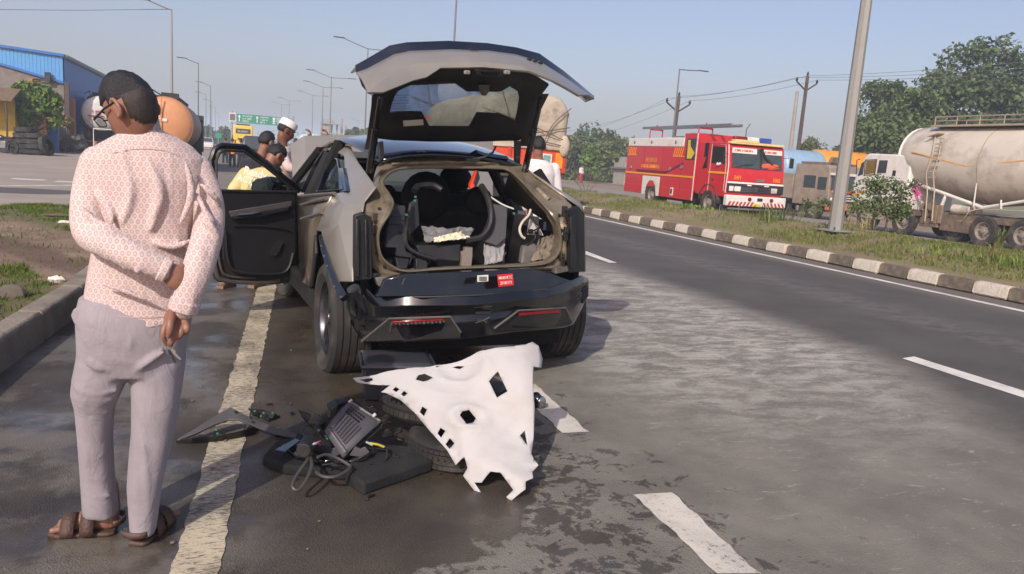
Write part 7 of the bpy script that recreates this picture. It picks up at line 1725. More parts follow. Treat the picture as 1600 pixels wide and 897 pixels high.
# ---- bus, cars and small truck down the road
bx = at_y(380, 205, 112); bus = thing("bus", (bx.x, 112, 0), "yellow coach seen from behind far down the road beside the green gantry sign", "bus")
YB = mat("yellow_coach", (224, 184, 56), .45, var=.06)
b = MB(); b.box2((-1.25, 0, .4), (1.25, 10, 3.45)); bb = b.build("coach_body", YB, bus, bevel=.15, seg=3)
b = MB(); b.box2((-.95, -.03, 2.35), (.95, .03, 3.0)); b.build("rear_window", WSG, bb, bevel=.02); b = MB(); b.box2((-.7, -.03, 1.5), (.7, .03, 1.75)); b.build("grille_slot", CHAS, bb); b = MB(); glyphs(b, (-.7, -.05, 2.65), (1, 0, 0), (0, 0, 1), 8, .2, seed=7); q = b.build("window_lettering", WHP, bb); q["kind"] = "stuff"
for sx in (-1, 1):
    b = MB(); b.box2((sx * 1.0 - .1, -.04, 1.0), (sx * 1.0 + .1, .02, 1.5)); b.build("tail_lamp", REDL, bb); truck_wheel(bus, (sx * 1.1, 2.2, .5), .5, .28, sx); truck_wheel(bus, (sx * 1.1, 8, .5), .5, .28, sx)
b = MB(); b.box2((-.9, 1, 3.45), (.9, 7, 3.65)); b.build("roof_rack", CHAS, bus)
def small_car(o, yaw, label, m, hw=.85, ln=4.2, hh=1.5, nm="car"):
    t = thing(nm, o, label, "car", yaw=yaw); b = MB()
    b.prism([(hw, v_, z_) for v_, z_ in ((0, .35), (ln, .35), (ln, .8), (ln - .9, .95), (.35, 1.0), (.02, .85))], (-2 * hw, 0, 0)); bd_ = b.build("body", m, t, bevel=.08, seg=3)
    b = MB(); b.loft([[(-hw + .02, .30, .98), (hw - .02, .30, .98), (hw - .02, ln - 1.1, .94), (-hw + .02, ln - 1.1, .94)], [(-hw + .16, .6, hh), (hw - .16, .6, hh), (hw - .16, ln - 2.0, hh), (-hw + .16, ln - 2.0, hh)]]); b.build("cabin", m, t, bevel=.06, seg=3)
    b = MB(); b.prism([(-hw + .14, .34, 1.03), (hw - .14, .34, 1.03), (hw - .22, .54, hh - .08), (-hw + .22, .54, hh - .08)], (0, -.03, 0)); b.build("rear_window", WSG, t)
    b = MB()
    for sx in (-1, 1): b.prism([(sx * (hw - .03), .55, 1.03), (sx * (hw - .03), ln - 1.35, 1.0), (sx * (hw - .14), ln - 1.95, hh - .08), (sx * (hw - .14), .7, hh - .08)], (sx * .02, 0, 0))
    b.build("side_window", WSG, t); b = MB(); b.prism([(-hw + .14, ln - 1.14, 1.0), (hw - .14, ln - 1.14, 1.0), (hw - .22, ln - 1.94, hh - .06), (-hw + .22, ln - 1.94, hh - .06)], (0, .03, .02)); b.build("windscreen", WSG, t)
    for sx in (-1, 1):
        b = MB(); b.box2((sx * (hw - .15) - .1, -.03, .72), (sx * (hw - .15) + .1, .04, .92)); b.build("tail_lamp", REDL, t); b = MB(); b.box2((sx * (hw - .2) - .14, ln - .04, .62), (sx * (hw - .2) + .14, ln + .03, .76)); b.build("headlight", LENS, t)
        for v_ in (.75, ln - .8): truck_wheel(t, (sx * (hw - .06), v_, .32), .32, .2, sx)
    return t
p = at_y(322, 219, 104); small_car((p.x, 108, 0), 180, "small white car coming along the left carriageway in the far distance", WHP)
p = at_y(405, 228, 47); small_car((p.x, 47, 0), 0, "dark grey car parked on the road just beyond the dark-haired men", mat("dark_car_paint", (62, 66, 66), .3, .3, coat=.4), .95, 4.4, 1.75)
# pale blue minivan facing us beyond the bonnet
p = at_y(487, 210, 58); mv = thing("minivan", (p.x, 58, 0), "pale blue rounded minivan with black mirrors seen above the raised bonnet", "minivan", yaw=180)
PB = mat("pale_blue_van", (176, 200, 206), .4, var=.05, coat=.3)
b = MB(); b.loft([[(x * k, v_, z_) for x, z_ in ((-.9, .45), (-.93, 1.2), (-.88, 1.9), (-.6, 2.2), (0, 2.28), (.6, 2.2), (.88, 1.9), (.93, 1.2), (.9, .45))] for v_, k in ((0, 1), (-.25, 1), (-3.6, 1), (-3.8, .95))]); vb_ = b.build("van_body", PB, mv, bevel=.04)
b = MB(); b.prism([(-.74, .0, 1.25), (.74, .0, 1.25), (.76, .0, 1.8), (.5, .0, 2.06), (-.5, .0, 2.06), (-.76, .0, 1.8)], (0, .03, 0)); b.build("windscreen", mat("pale_glass", (150, 178, 182), .1, coat=.5), vb_); b = MB(); b.box2((-.8, .0, .5), (.8, .1, .7)); b.build("bumper", CHAS, vb_)
for sx in (-1, 1):
    b = MB(); b.ball((sx * 1.12, .1, 1.62), (.13, .08, .26), 12); b.tube([(sx * .9, .05, 1.7), (sx * 1.1, .1, 1.9)], .03, 5); b.build("mirror", INKK, vb_); b = MB(); b.lathe([(.11, 0), (.001, .05)], (sx * .62, .01, .95), (0, 1, 0), 12); b.build("headlight", LENS, vb_)
    for v_ in (-.7, -3): truck_wheel(mv, (sx * .82, v_, .32), .32, .2, sx)
# ================================================================== lamps, poles, signs, sheds, trees
GALV = mat("galvanised_pole", (150, 148, 142), .55, .35, var=.08, vs=2, dirt=(120, 114, 104), ds=2, da=.4)
GALD = mat("dull_grey_pole", (112, 112, 112), .6, .3, var=.1)
LAMPH = mat("lamp_head_grey", (92, 94, 98), .5, .3, var=.08)
RUST = mat("rusty_iron", (84, 70, 64), .75, .2, var=.2, dirt=(60, 46, 40), da=.5)
CONC = mat("concrete", (150, 144, 136), .9, var=.12, bump=.3, bs=20, dirt=(104, 98, 90), da=.5)
def lamp_post(o, h, arms, label, r0=.10, r1=.05, group=None, stepped=False, m=GALV, base=True):
    """arms: list of (direction xy, reach, rise)"""
    t = thing("street_lamp", o, label, "street lamp", group)
    b = MB()
    if stepped: b.cyl((0, 0, 0), (0, 0, 3.4), .16, .15, 12); b.cyl((0, 0, 3.4), (0, 0, 3.65), .22, .20, 12); b.tube([(0, 0, 3.6), (0, 0, h)], [r0, r1], 10)
    else: b.tube([(0, 0, 0), (0, 0, h)], [r0, r1], 8)
    b.build("pole", m, t, ang=30)
    if base:
        b = MB(); b.box((0, 0, .015), (r0 * 4, r0 * 4, .03)); 
        b.build("base_plate", m, t, bevel=.004)
        for sx, sy in ((-1, -1), (1, -1), (1, 1), (-1, 1)): b = MB(); b.cyl((sx * r0 * 1.6, sy * r0 * 1.6, .03), (sx * r0 * 1.6, sy * r0 * 1.6, .10), .02, .02, 6); b.build("anchor_bolt", RUST, t)
    for d, reach, rise in arms:
        d = Vector((d[0], d[1], 0)).normalized(); p0 = Vector((0, 0, h - .05)); p1 = p0 + d * reach + Vector((0, 0, rise)); b = MB()
        b.tube([p0, p0.lerp(p1, .5) + Vector((0, 0, -.02)), p1], r1 * .8, 7); ar = b.build("arm", m, t)
        M_ = basis(p1, d, Vector((-d.y, d.x, 0))); b = MB(); b.loft([[M_ @ Vector((x, y * w_, z)) for y, z in ((-1, -.02), (-1, .03), (0, .06), (1, .03), (1, -.02))] for x, w_ in ((-.1, .05), (.15, .12), (.6, .14), (.75, .08))]); b.build("lamp_head", LAMPH, ar, ang=30)
    return t
# big near pole on the median
lb = at_y(1305, 357, 13.6); LB = Vector((lb.x, 13.6, lb.z))
lamp_post((LB.x, LB.y, LB.z - .05), 9.2, [((-1, 0), 1.6, .25), ((1, 0), 1.6, .25)], "thick galvanised lamp post rising out of the median in front of the tanker", .150, .085)
mg = "double-armed street lamps along the median"
for i, (px, py, Y, lb_) in enumerate(((712, 20, 36, "double-armed lamp post whose thin pole rises directly above the open tailgate"), (575, 76, 61, "double-armed lamp post whose left arm shows just left of the tailgate corner"), (518, 121, 86, "double-armed lamp post over the pale building, nearest of the clear row"), (505, 136, 108, "double-armed lamp post just left of the nearest one over the pale building"), (489, 149, 138, "double-armed lamp post third in the clear row, beyond the minivan"), (452, 157, 190, "small far double-armed lamp post above the skull cap"), (440, 163, 235, "smaller far double-armed lamp post at the left end of the median row"), (560, 188, 260, "tiny double-armed lamp post beyond the pale building on the right"))):
    p = at_y(px, max(py, 20), Y)
    h = p.z if Y > 36 else 9.6
    lamp_post((p.x, Y, .05), h, [((-1, -.15), 1.9, .55), ((1, .15), 1.9, .12)], lb_, .065, .038, mg, m=GALD, base=False)
lg = "single-armed street lamps along the left verge"
for i, (px, py, Y, lb_) in enumerate(((268, 14, 46, "tall single-armed lamp post with a white lower section above the man's shoulder"), (310, 98, 80, "second single-armed lamp post along the left verge"), (329, 133, 113, "third single-armed lamp post along the left verge"), (322, 147, 150, "fourth lamp post along the left verge, just left of the third"), (331, 158, 186, "fifth lamp post along the left verge"), (337, 168, 235, "sixth, far lamp post along the left verge"), (342, 176, 300, "seventh and farthest lamp post of the left verge"))):
    p = at_y(px, py, Y); lamp_post((p.x, Y, 0), p.z, [((-1, -.3), 1.15, .32)], lb_, .075, .04, lg, stepped=(i == 0), m=GALD if i else GALV, base=False)
p = at_y(1062, 107, 52); lamp_post((p.x, 52, -.5), p.z + .5, [((1, .1), 1.9, .12)], "single-armed lamp post behind the fire engine with its arm to the right", .09, .05, m=GALD, base=False)
# thin white sticks by the left lane far off
# utility poles and wires
def utility_pole(px0, py0, px1, py1, Y, label, arm=True):
    a, c = at_y(px0, py0, Y), at_y(px1, py1, Y); o = Vector((c.x, Y, -.5)); t = thing("utility_pole", o, label, "utility pole"); top = a - o; b = MB(); k = Y / 45
    b.tube([(0, 0, 0), top], [.16 * k, .11 * k], 8); b.build("pole", RUST if arm else CONC, t); pts = [a]
    if arm:
        b = MB(); z = top + Vector((0, 0, -1.0 * k))
        for s in (-1, 1): b.tube([z, z + Vector((s * .85 * k, 0, .55 * k))], .055 * k, 6)
        b.build("cross_arm", RUST, t)
        for s in (-1, 1): q = MB(); w = z + Vector((s * .85 * k, 0, .55 * k)); q.lathe([(.03, 0), (.09 * k, .1 * k), (.05 * k, .22 * k), (.001, .3 * k)], w, (0, 0, 1), 8); q.build("insulator", INKK, t); pts.append(o + w + Vector((0, 0, .25 * k)))
        q = MB(); q.lathe([(.03, 0), (.08 * k, .1 * k), (.05 * k, .22 * k), (.001, .3 * k)], top, (0, 0, 1), 8); q.build("insulator", INKK, t)
    return pts
pA = utility_pole(1061, 150, 1046, 260, 56, "dark utility pole with a V cross-arm rising behind the fire engine's ladder")
pB = utility_pole(1262, 118, 1237, 312, 42, "dark leaning utility pole with a V cross-arm right of the fire engine")
pC = utility_pole(1246, 142, 1225, 312, 41, "plain grey concrete pole just left of the dark V-armed pole", False)
def wire(a, c, sag, label, r=.012):
    a, c = Vector(a), Vector(c); b = MB(); b.tube([a.lerp(c, q / 16) + Vector((0, 0, -sag * 4 * (q / 16) * (1 - q / 16))) - a for q in range(17)], r, 4); o = b.build("overhead_wire", GALD, None, loc=a); tag(o, label, "wire", "overhead power lines on the right")
for i in range(3):
    wire(pA[i], pB[i], .25, "overhead wire %s between the two V-armed poles" % ("topmost", "left", "right")[i] if i == 0 else "lower overhead wire on the %s insulators between the two V-armed poles" % ("left" if i == 1 else "right"))
    e = at_y((1440, 1430, 1445)[i], (93, 106, 112)[i], 34); wire(pB[i], e + Vector((8, -4, .8)), .2, ("topmost wire running from the leaning pole into the big tree", "middle wire running from the leaning pole into the big tree", "lowest wire running from the leaning pole into the big tree")[i])
    e = at_y((880, 880, 880)[i], (205, 212, 222)[i], 90); wire(e, pA[i], .5, ("topmost wire running from the far bushes to the pole behind the fire engine", "middle wire running from the far bushes to the pole behind the fire engine", "lowest wire running from the far bushes to the pole behind the fire engine")[i])
wa = at_y(-40, 14, 46); p = at_y(268, 14, 46); o_ = MB(); o_.tube([Vector((0, 0, 0)), (p - wa) * .5 + Vector((0, 0, -.05)), p - wa], .014, 4); tag(o_.build("overhead_wire", GALD, None, loc=wa), "thin wire running from the left lamp post top out of the picture", "wire")

# gantry sign
SG = mat("sign_green", (24, 128, 98), .5, var=.04)
gp = at_y(362, 205, 158); ga, gb = at_y(370, 184, 158), at_y(433, 190, 158); gt = thing("gantry_sign", (gp.x, 158, 0), "green overhead direction sign on a gantry across the far road", "gantry sign")
L_ = lambda p: p - Vector((gp.x, 158, 0))
pan0, pan1 = L_(ga), L_(gb); hz = 1.65
b = MB(); b.box(((pan0.x + pan1.x) / 2, -.2, pan0.z), (pan1.x - pan0.x, .12, hz)); sp_ = b.build("sign_panel", SG, gt)
b = MB(); b.box((pan0.x - .75, -.2, pan0.z + .1), (1.2, .12, hz)); wp_ = b.build("side_panel", WHP, gt); b = MB(); b.box((pan0.x - .75, -.27, pan0.z + .1), (.95, .03, 1.2)); b.build("panel_picture", mat("grey_print", (90, 84, 84), .7, var=.5, vs=3), wp_)
b = MB(); b.cyl((0, 0, 0), (0, 0, pan0.z + 1.2), .18, .14, 10); b.cyl((pan1.x + 3, 0, 0), (pan1.x + 3, 0, pan0.z + 1.2), .18, .14, 10); b.build("post", GALV, gt)
b = MB(); b.tube([(0, 0, pan0.z + .7), (pan1.x + 3, 0, pan0.z + .7)], .1, 6); b.tube([(0, 0, pan0.z - .7), (pan1.x + 3, 0, pan0.z - .7)], .1, 6)
for k in range(8): x = (pan1.x + 3) * k / 8; b.tube([(x, 0, pan0.z - .7), (x + (pan1.x + 3) / 8, 0, pan0.z + .7)], .05, 5)
b.build("truss", GALV, gt)
b = MB()
for k, (x0, n) in enumerate(((1.0, 11), (4.2, 9), (6.4, 7))):
    for r_ in range(3): glyphs(b, (pan0.x + x0, -.27, pan0.z + .48 - .48 * r_), (1, 0, 0), (0, 0, 1), n - r_ * 2, .24, seed=k * 5 + r_)
q = b.build("sign_lettering", INKW, sp_); q["kind"] = "stuff"
for x in (.45, pan1.x - pan0.x - .6, (pan1.x - pan0.x) * .5):
    b = MB(); b.prism([(pan0.x + x - .07, -.27, pan0.z - .6), (pan0.x + x + .07, -.27, pan0.z - .6), (pan0.x + x + .07, -.27, pan0.z + .25), (pan0.x + x + .24, -.27, pan0.z + .25), (pan0.x + x, -.27, pan0.z + .62), (pan0.x + x - .24, -.27, pan0.z + .25), (pan0.x + x - .07, -.27, pan0.z + .25)], (0, -.03, 0)); b.build("sign_arrow", INKW, sp_)
p = at_y(341, 214, 150); sg = thing("road_sign", (p.x, 150, 0), "small green sign on a post far down the left verge", "road sign"); b = MB(); b.box((0, 0, 2.0), (1.1, .1, .8)); b.build("sign_panel", SG, sg); b = MB(); b.cyl((0, .1, 0), (0, .1, 2.6), .06, .06, 6); b.build("post", GALV, sg)

# ---- sheds on the left
BLUC = mat("blue_sheet_light", (86, 150, 206), .4, .2, var=.05, dirt=(120, 160, 196), ds=1, da=.3)
BLUD = mat("blue_sheet", (44, 104, 176), .5, .1, var=.06, dirt=(40, 88, 150), ds=.6, da=.4)
BRICK = mat("grey_brick_wall", (118, 112, 110), .95, var=.2, vs=3, bump=.5, bs=12, dirt=(150, 108, 84), ds=.7, da=.6)
YELW = mat("yellow_wall", (186, 152, 44), .8, var=.15, dirt=(110, 86, 40), da=.5)
ORW = mat("terracotta_wall", (176, 112, 76), .85, var=.15, dirt=(110, 76, 60), da=.5)
SX, SY = -9.95, 56.0; shed = thing("shed", (SX, SY, 0), "large blue corrugated metal shed with a brick front and low extension", "shed"); H1 = at_y(94, 88, SY).z
slope = (at_y(0, 74, SY).z - H1) / (at_y(94, 88, SY).x - at_y(0, 74, SY).x)
gl = lambda x: H1 + slope * (-x)
b = MB(); zt = lambda x: at_y(94, 127, SY).z + (at_y(0, 99, SY).z - at_y(94, 127, SY).z) * (-x / (at_y(94, 88, SY).x - at_y(0, 74, SY).x))
b.prism([(0, 0, 0), (0, 0, zt(0)), (-12, 0, zt(-12)), (-12, 0, 0)], (0, .3, 0)); b.build("front_wall", BRICK, shed)
for k in range(60):
    x = -.02 - .2 * k; b = MB(); b.prism([(x, -.05, zt(x)), (x - .06, -.10, zt(x)), (x - .13, -.10, zt(x - .1)), (x - .19, -.05, zt(x - .19)), (x - .19, -.05, gl(x - .19)), (x - .13, -.10, gl(x - .13)), (x - .06, -.10, gl(x)), (x, -.05, gl(x))], (0, .05, 0)); b.build("sheet_panel", BLUC, shed)
b = MB(); b.prism([(.1, -.25, H1 + .0), (.1, -.25, H1 + .16), (-12, -.25, gl(-12) + .16), (-12, -.25, gl(-12))], (0, .3, 0)); b.prism([(.0, -.16, zt(0) - .12), (.0, -.16, zt(0) + .02), (-12, -.16, zt(-12) + .02), (-12, -.16, zt(-12) - .12)], (0, .12, 0)); b.build("fascia", BLUD, shed)
b = MB(); b.box2((-.2, .3, 2.2), (0, 27, H1)); b.build("side_wall", BLUD, shed)
b = MB(); b.tube([(.1, 0, H1 + .05), (.1, 27, H1 + .05)], .14, 6); b.build("gutter", GALV, shed)
b = MB(); b.grid([[(0, -.2, H1 + .1), (0, 27, H1 + .1)], [(-12, -.2, gl(-12) + .1), (-12, 27, gl(-12) + .1)]]); b.build("roof", mat("blue_grey_roof", (92, 110, 130), .5, .3), shed, solid=.1)
for k in range(10):
    b = MB(); b.box2((-.02, 1.0 + 2.6 * k, 0), (.35, 1.7 + 2.6 * k, 3.4)); b.build("pier", ORW if k % 2 == 0 else BLUD, shed)
for k in range(8):
    b = MB(); b.box2((-.05, 1.9 + 2.6 * k, 1.2), (.05, 3.3 + 2.6 * k, 3.0)); b.build("window", mat("blue_shutter", (52, 80, 126), .6, var=.15), shed)
b = MB(); b.box2((-.19, .3, 0), (-.02, 27, 2.3)); b.build("lower_wall", mat("dark_lower_wall", (70, 60, 54), .9, var=.3), shed)
b = MB(); b.box2((.1, -.4, 0), (.35, -.15, 4.2)); b.build("corner_post", RUST, shed)
b = MB(); b.tube([(-1.6, -.2, H1 - 1.5), (-.4, -.2, H1 - 1.5)], .05, 5); b.tube([(-1.6, -.2, H1 - 1.5), (-1.6, -.2, H1 - 1.9)], .05, 5); b.box((-.8, -.3, H1 - 1.3), (.3, .2, .55)); b.build("wall_bracket", CHAS, shed)
b = MB(); b.box2((-1.9, -.06, 3.4), (-1.3, .0, 4.3)); b.build("rust_patch_board", ORW, shed)
# low shop in front with yellow wall and awning
shop = thing("shop", (-12.2, 49.5, 0), "low yellow-walled roadside workshop under a brown awning at the far left", "workshop")
b = MB(); b.box2((-7, .6, 0), (.9, 5, 3.0)); b.build("wall", YELW, shop); b = MB(); b.box2((-3.2, .5, 0), (-1.6, .62, 2.1)); b.build("doorway", SOOT_SHADE, shop); b = MB(); b.prism([(-7, -1.2, 2.65), (-7, .8, 3.25), (-7, .8, 3.4), (-7, -1.2, 2.75)], (8.2, 0, 0)); b.build("awning", mat("brown_awning", (110, 92, 70), .8, var=.2), shop)  # doorway is a flat black panel, its inner shade put into the colour
b = MB(); b.box2((1.0, 1.5, 0), (2.2, 1.8, 2.2)); b.build("terracotta_panel", ORW, shop); b = MB(); b.box2((1.1, 2.5, 0), (2.6, 2.8, 3.2)); b.build("blue_panel", BLUD, shop)
for x in (-5, .9): b = MB(); b.cyl((x, -1.1, 0), (x, -1.1, 2.7), .05, .05, 6); b.build("awning_post", RUST, shop)
# stacks of old tyres, drums and scrap in front
for k, (px, n) in enumerate(((18, 3), (40, 5), (58, 4))):
    g0 = at_y(px, 238, 47 - .4 * k)
    for q in range(n):
        t = MB(); R_ = Matrix.Rotation(random.uniform(-.06, .06), 3, 'X'); t.lathe([(.28, -.10), (.44, -.13), (.50, -.10), (.50, .10), (.44, .13), (.28, .10)], (0, 0, 0), R_ @ Vector((0, 0, 1)), 24, caps=False)
        nm = ("bottom", "second", "third", "fourth", "topmost")
        tag(t.build("tyre", TYRE, None, loc=(g0.x + random.uniform(-.06, .06), 47 - .4 * k + random.uniform(-.06, .06), .14 + .27 * q), ang=40), "old tyre, %s of the %s stack in front of the yellow workshop" % ("topmost" if q == n - 1 else nm[q], ("left", "middle", "right")[k]), "tyre", "old tyres stacked by the workshop")
g0 = at_y(73, 236, 46); t = MB(); t.lathe([(.3, -.12), (.46, -.14), (.54, -.1), (.54, .1), (.46, .14), (.3, .12)], (0, 0, 0), (.9, -.3, .25), 24, caps=False); tag(t.build("tyre", TYRE, None, loc=(g0.x, 46, .52), ang=40), "old tyre leaning upright against the stacks", "tyre")
mb = at_y(4, 234, 45); mc = thing("motorcycle", (mb.x, 45, 0), "parked motorcycle at the far left edge by the tyre stacks", "motorcycle", yaw=60)
for v_ in (-.62, .62):
    b = MB(); b.lathe([(.26, -.05), (.30, -.05), (.31, 0), (.30, .05), (.26, .05)], (0, v_, .31), (1, 0, 0), 22, caps=False); b.build("wheel", TYRE, mc)
b = MB(); b.ball((0, .15, .78), (.14, .28, .14), 12); b.build("fuel_tank", BLACKG, mc); b = MB(); b.box((0, -.35, .80), (.22, .6, .10)); b.build("seat", BLACKM, mc, bevel=.03); b = MB(); b.tube([(0, .62, .31), (0, .42, 1.0)], .03, 6); b.tube([(-.32, .36, 1.05), (.32, .36, 1.05)], .018, 6); b.build("fork_and_handlebar", ALU, mc); b = MB(); b.box((0, 0, .45), (.2, .5, .35)); b.ball((0, .5, .88), .1, 10); b.build("engine", ALU, mc, bevel=.03)
for k, (px, w_, h_, m_, lb_) in enumerate(((104, 1.2, .9, RUST, "rusty scrap drum beside the corner post of the shed"), (122, 1.5, 1.1, GALD, "heap of grey scrap metal in front of the shed's side wall"), (140, 1.2, .8, ORW, "brown crate in front of the shed's side wall"))):
    g0 = at_y(px, 236, 54 + 2 * k); t = thing("scrap_pile", (g0.x, 54 + 2 * k, 0), lb_, "scrap")
    for q in range(5): b = MB(); b.box((random.uniform(-.4, .4), random.uniform(-.3, .3), h_ * (.2 + .15 * q)), (w_ * random.uniform(.4, .8), .5, h_ * .3), Matrix.Rotation(random.uniform(-.5, .5), 3, 'Y') @ Matrix.Rotation(random.uniform(-1, 1), 3, 'Z')); b.build("scrap_piece", m_, t, bevel=.02)
p = at_y(160, 206, 50); fr = thing("metal_frame", (p.x, 50, 0), "white metal barrier frame standing near the man's face", "barrier"); b = MB(); b.tube([(-.45, 0, 0), (-.45, 0, at_y(155, 201, 50).z), (1.6, 0, at_y(155, 201, 50).z), (1.6, 0, 0)], .035, 6); b.build("rail", WHP, fr)
# far pale building and chimneys, hut
pb = at_y(517, 200, 175); bd = thing("building", (pb.x, 175, 0), "unfinished pale concrete building with open floors far beyond the bonnet", "building"); zt_ = at_y(517, 183, 175).z; k = 175 / 1210 * 1.0
b = MB()
for z in (zt_ * .25, zt_ * .55, zt_ * .82): b.box((-.2, 0, z), (3.8, 3, .25))
b.build("floor_slab", CONC, bd); b = MB()
for x in (-2, -.9, .2, 1.3): b.box((x, 0, zt_ * .42), (.35, .35, zt_ * .84))
b.build("column", CONC, bd); b = MB(); b.box((-1.2, .1, zt_ * .4), (1.6, 2.4, zt_ * .78)); b.build("wall", CONC, bd); b = MB(); b.box((-.4, .3, zt_ * .90), (2.6, 1.5, .5)); b.build("roof_tank", CONC, bd)
for x, h_ in ((2.4, 1.0), (3.3, .82)): b = MB(); b.box((x, .5, zt_ * h_ / 2), (.45, .45, zt_ * h_)); b.build("tower", CONC, bd)
ph = on_ground(976, 288, -.4); hut = thing("hut", (ph.x, ph.y, -.45), "small grey roadside hut with a flat roof behind the fire engine's tail", "hut"); sc_ = (ph.y * .926 + ph.x * .34) / 1210
b = MB(); b.box((.0, 0, 17 * sc_), (24 * sc_, 2.5, 34 * sc_)); b.build("wall", CONC, hut); b = MB(); b.box((0, -.3, 26 * sc_), (34 * sc_, 3.6, 2.5 * sc_)); b.build("roof", mat("hut_roof", (110, 106, 98), .9, var=.15), hut); b = MB(); b.box((2 * sc_, 0, 36 * sc_), (15 * sc_, 2, 14 * sc_)); b.build("parapet", CONC, hut); b = MB(); b.box((4 * sc_, -1.3, 14 * sc_), (6 * sc_, .1, 16 * sc_)); b.build("opening", SOOT_SHADE, hut); b = MB(); b.cyl((-4 * sc_, 0, 40 * sc_), (-4 * sc_, 0, 56 * sc_), .06, .05, 5); b.build("roof_rod", RUST, hut)  # opening is a black panel painting the shade inside the hut
p = on_ground(925, 276, -.4); ts = thing("small_sign", (p.x, p.y, -.45), "small pale sign on a thin post among the far bushes", "sign"); s_ = (p.y * .926 + p.x * .34) / 1210; b = MB(); b.cyl((0, 0, 0), (0, 0, 26 * s_), .05, .05, 5); b.build("post", GALV, ts); b = MB(); b.box((0, -.06, 27 * s_), (4.5 * s_, .05, 6 * s_)); b.build("sign_panel", mat("pale_sign", (140, 176, 186), .6), ts)
# low guard rail past the median near the lamp post
g0, g1 = on_ground(1225, 320, -.2), on_ground(1305, 338, -.2); gr_ = thing("guard_rail", (g0.x, g0.y, -.3), "low grey steel guard rail between the fire engine and the lamp post", "guard rail"); dv = g1 - g0; b = MB(); b.prism([(0, 0, .42), (0, 0, .62), tuple(Vector((dv.x, dv.y, .62))), tuple(Vector((dv.x, dv.y, .42)))], (.03, .06, 0)); b.build("rail", GALV, gr_)
for k in range(4): p = dv * (k / 3); b = MB(); b.box((p.x, p.y + .1, .3), (.12, .1, .6)); b.build("post", GALV, gr_)

# ---- trees and plants
BARK = mat("bark", (92, 80, 68), .95, var=.25, bump=.8, bs=14)
L_DK = leaf_mat("leaf_dark_green", (72, 90, 58), (108, 124, 82)); L_MID = leaf_mat("leaf_mid_green", (82, 100, 60), (120, 132, 86)); L_OLV = leaf_mat("leaf_olive", (84, 98, 54), (128, 134, 84)); L_BRI = leaf_mat("leaf_bright", (84, 116, 46), (140, 158, 78)); L_DRY = leaf_mat("leaf_dry", (120, 112, 72), (168, 154, 106))
def leaves(blobs, n, size, aspect=.55, shell=.55, up=.35, seed=0):
    """many small leaf faces through the volume of the blobs, thinned into clumps"""
    r_ = np.random.default_rng(seed + 100); B_ = np.array([(c[0], c[1], c[2]) + (tuple(rr) if hasattr(rr, '__len__') else (rr, rr, rr)) for c, rr in blobs])
    vol = (B_[:, 3] * B_[:, 4] * B_[:, 5]) ** .67; pick = r_.choice(len(B_), int(n * 1.7), p=vol / vol.sum())
    d = r_.normal(size=(len(pick), 3)); d /= np.linalg.norm(d, axis=1)[:, None]
    rad_ = (shell + (1.08 - shell) * r_.random(len(pick)) ** .7)[:, None]
    bump_ = 1 + .16 * np.sin(d[:, :1] * 7 + pick[:, None]) * np.sin(d[:, 1:2] * 6 + 2) * np.sin(d[:, 2:] * 8 + pick[:, None] * 2)
    P_ = B_[pick, :3] + d * rad_ * B_[pick, 3:] * bump_
    cl = np.sin(P_[:, 0] * 3.1 / size * .22 + seed) + np.sin(P_[:, 1] * 2.7 / size * .22) + np.sin(P_[:, 2] * 3.7 / size * .22 + 1.3)
    P_ = P_[cl + r_.normal(size=len(cl)) * .9 > -.55][:n]; k = len(P_); d = (P_ - B_[:, :3].mean(0)); d /= np.linalg.norm(d, axis=1)[:, None] + 1e-6
    nr = d * .5 + r_.normal(size=(k, 3)) * .7 + np.array([0, 0, up]); nr /= np.linalg.norm(nr, axis=1)[:, None]
    t = np.cross(nr, r_.normal(size=(k, 3))); t /= np.linalg.norm(t, axis=1)[:, None] + 1e-6; s = np.cross(nr, t); L = (size * r_.uniform(.6, 1.35, k))[:, None]
    v = np.stack([P_ - t * L * .5, P_ + s * L * aspect * .5 + nr * L * .08, P_ + t * L * .5, P_ - s * L * aspect * .5 + nr * L * .08], 1).reshape(-1, 3)
    return v, np.arange(k * 4).reshape(-1, 4)
def tree(name, o, label, cat, blobs, n, size, m, trunk_h=None, r=.18, group=None, seed=0, aspect=.55, shell=.5):
    t = thing(name, o, label, cat, group)
    v, q = leaves(blobs, n, size, aspect, shell, seed=seed); np_mesh("crown", v, q, m, t)
    if r:
        b = MB(); cz = min(c[2] - (rr[2] if hasattr(rr, '__len__') else rr) for c, rr in blobs); th = trunk_h or max(.3, cz + .5); mx = sum(c[0] for c, _ in blobs) / len(blobs); top = Vector((mx * .4, 0, th))
        b.tube([(0, 0, -.3), Vector((mx * .1, 0, th * .5)), top], [r * 1.25, r, r * .75], 9)
        for c, rr in blobs: c = Vector(c); b.tube([top - Vector((0, 0, th * .15)), top.lerp(c, .5) + Vector((0, 0, -.1 * th)), c], [r * .55, r * .32, r * .08], 6)
        b.build("trunk", BARK, t, ang=180)
    return t
def blob(px, py, rp, Y, o, yo=0.0, ry=None, rz=None):
    p = at_y(px, py, Y) - Vector(o); s = (Y * .926 + (p.x + o[0]) * .34) / 1210 * rp
    return ((p.x, p.y + yo, p.z), (s, s if ry is None else s * ry, s if rz is None else s * rz))
def tree_px(name, label, cat, Y, base, bl, n, size, m, r, group=None, seed=0, zb=-.5, **kw):
    p = at_y(base, 300, Y); o = (p.x, Y, zb); return tree(name, o, label, cat, [blob(*q[:3], Y, o, *q[3:]) for q in bl], n, size, m, None, r, group, seed, **kw)
bt = "big trees behind the tanker"
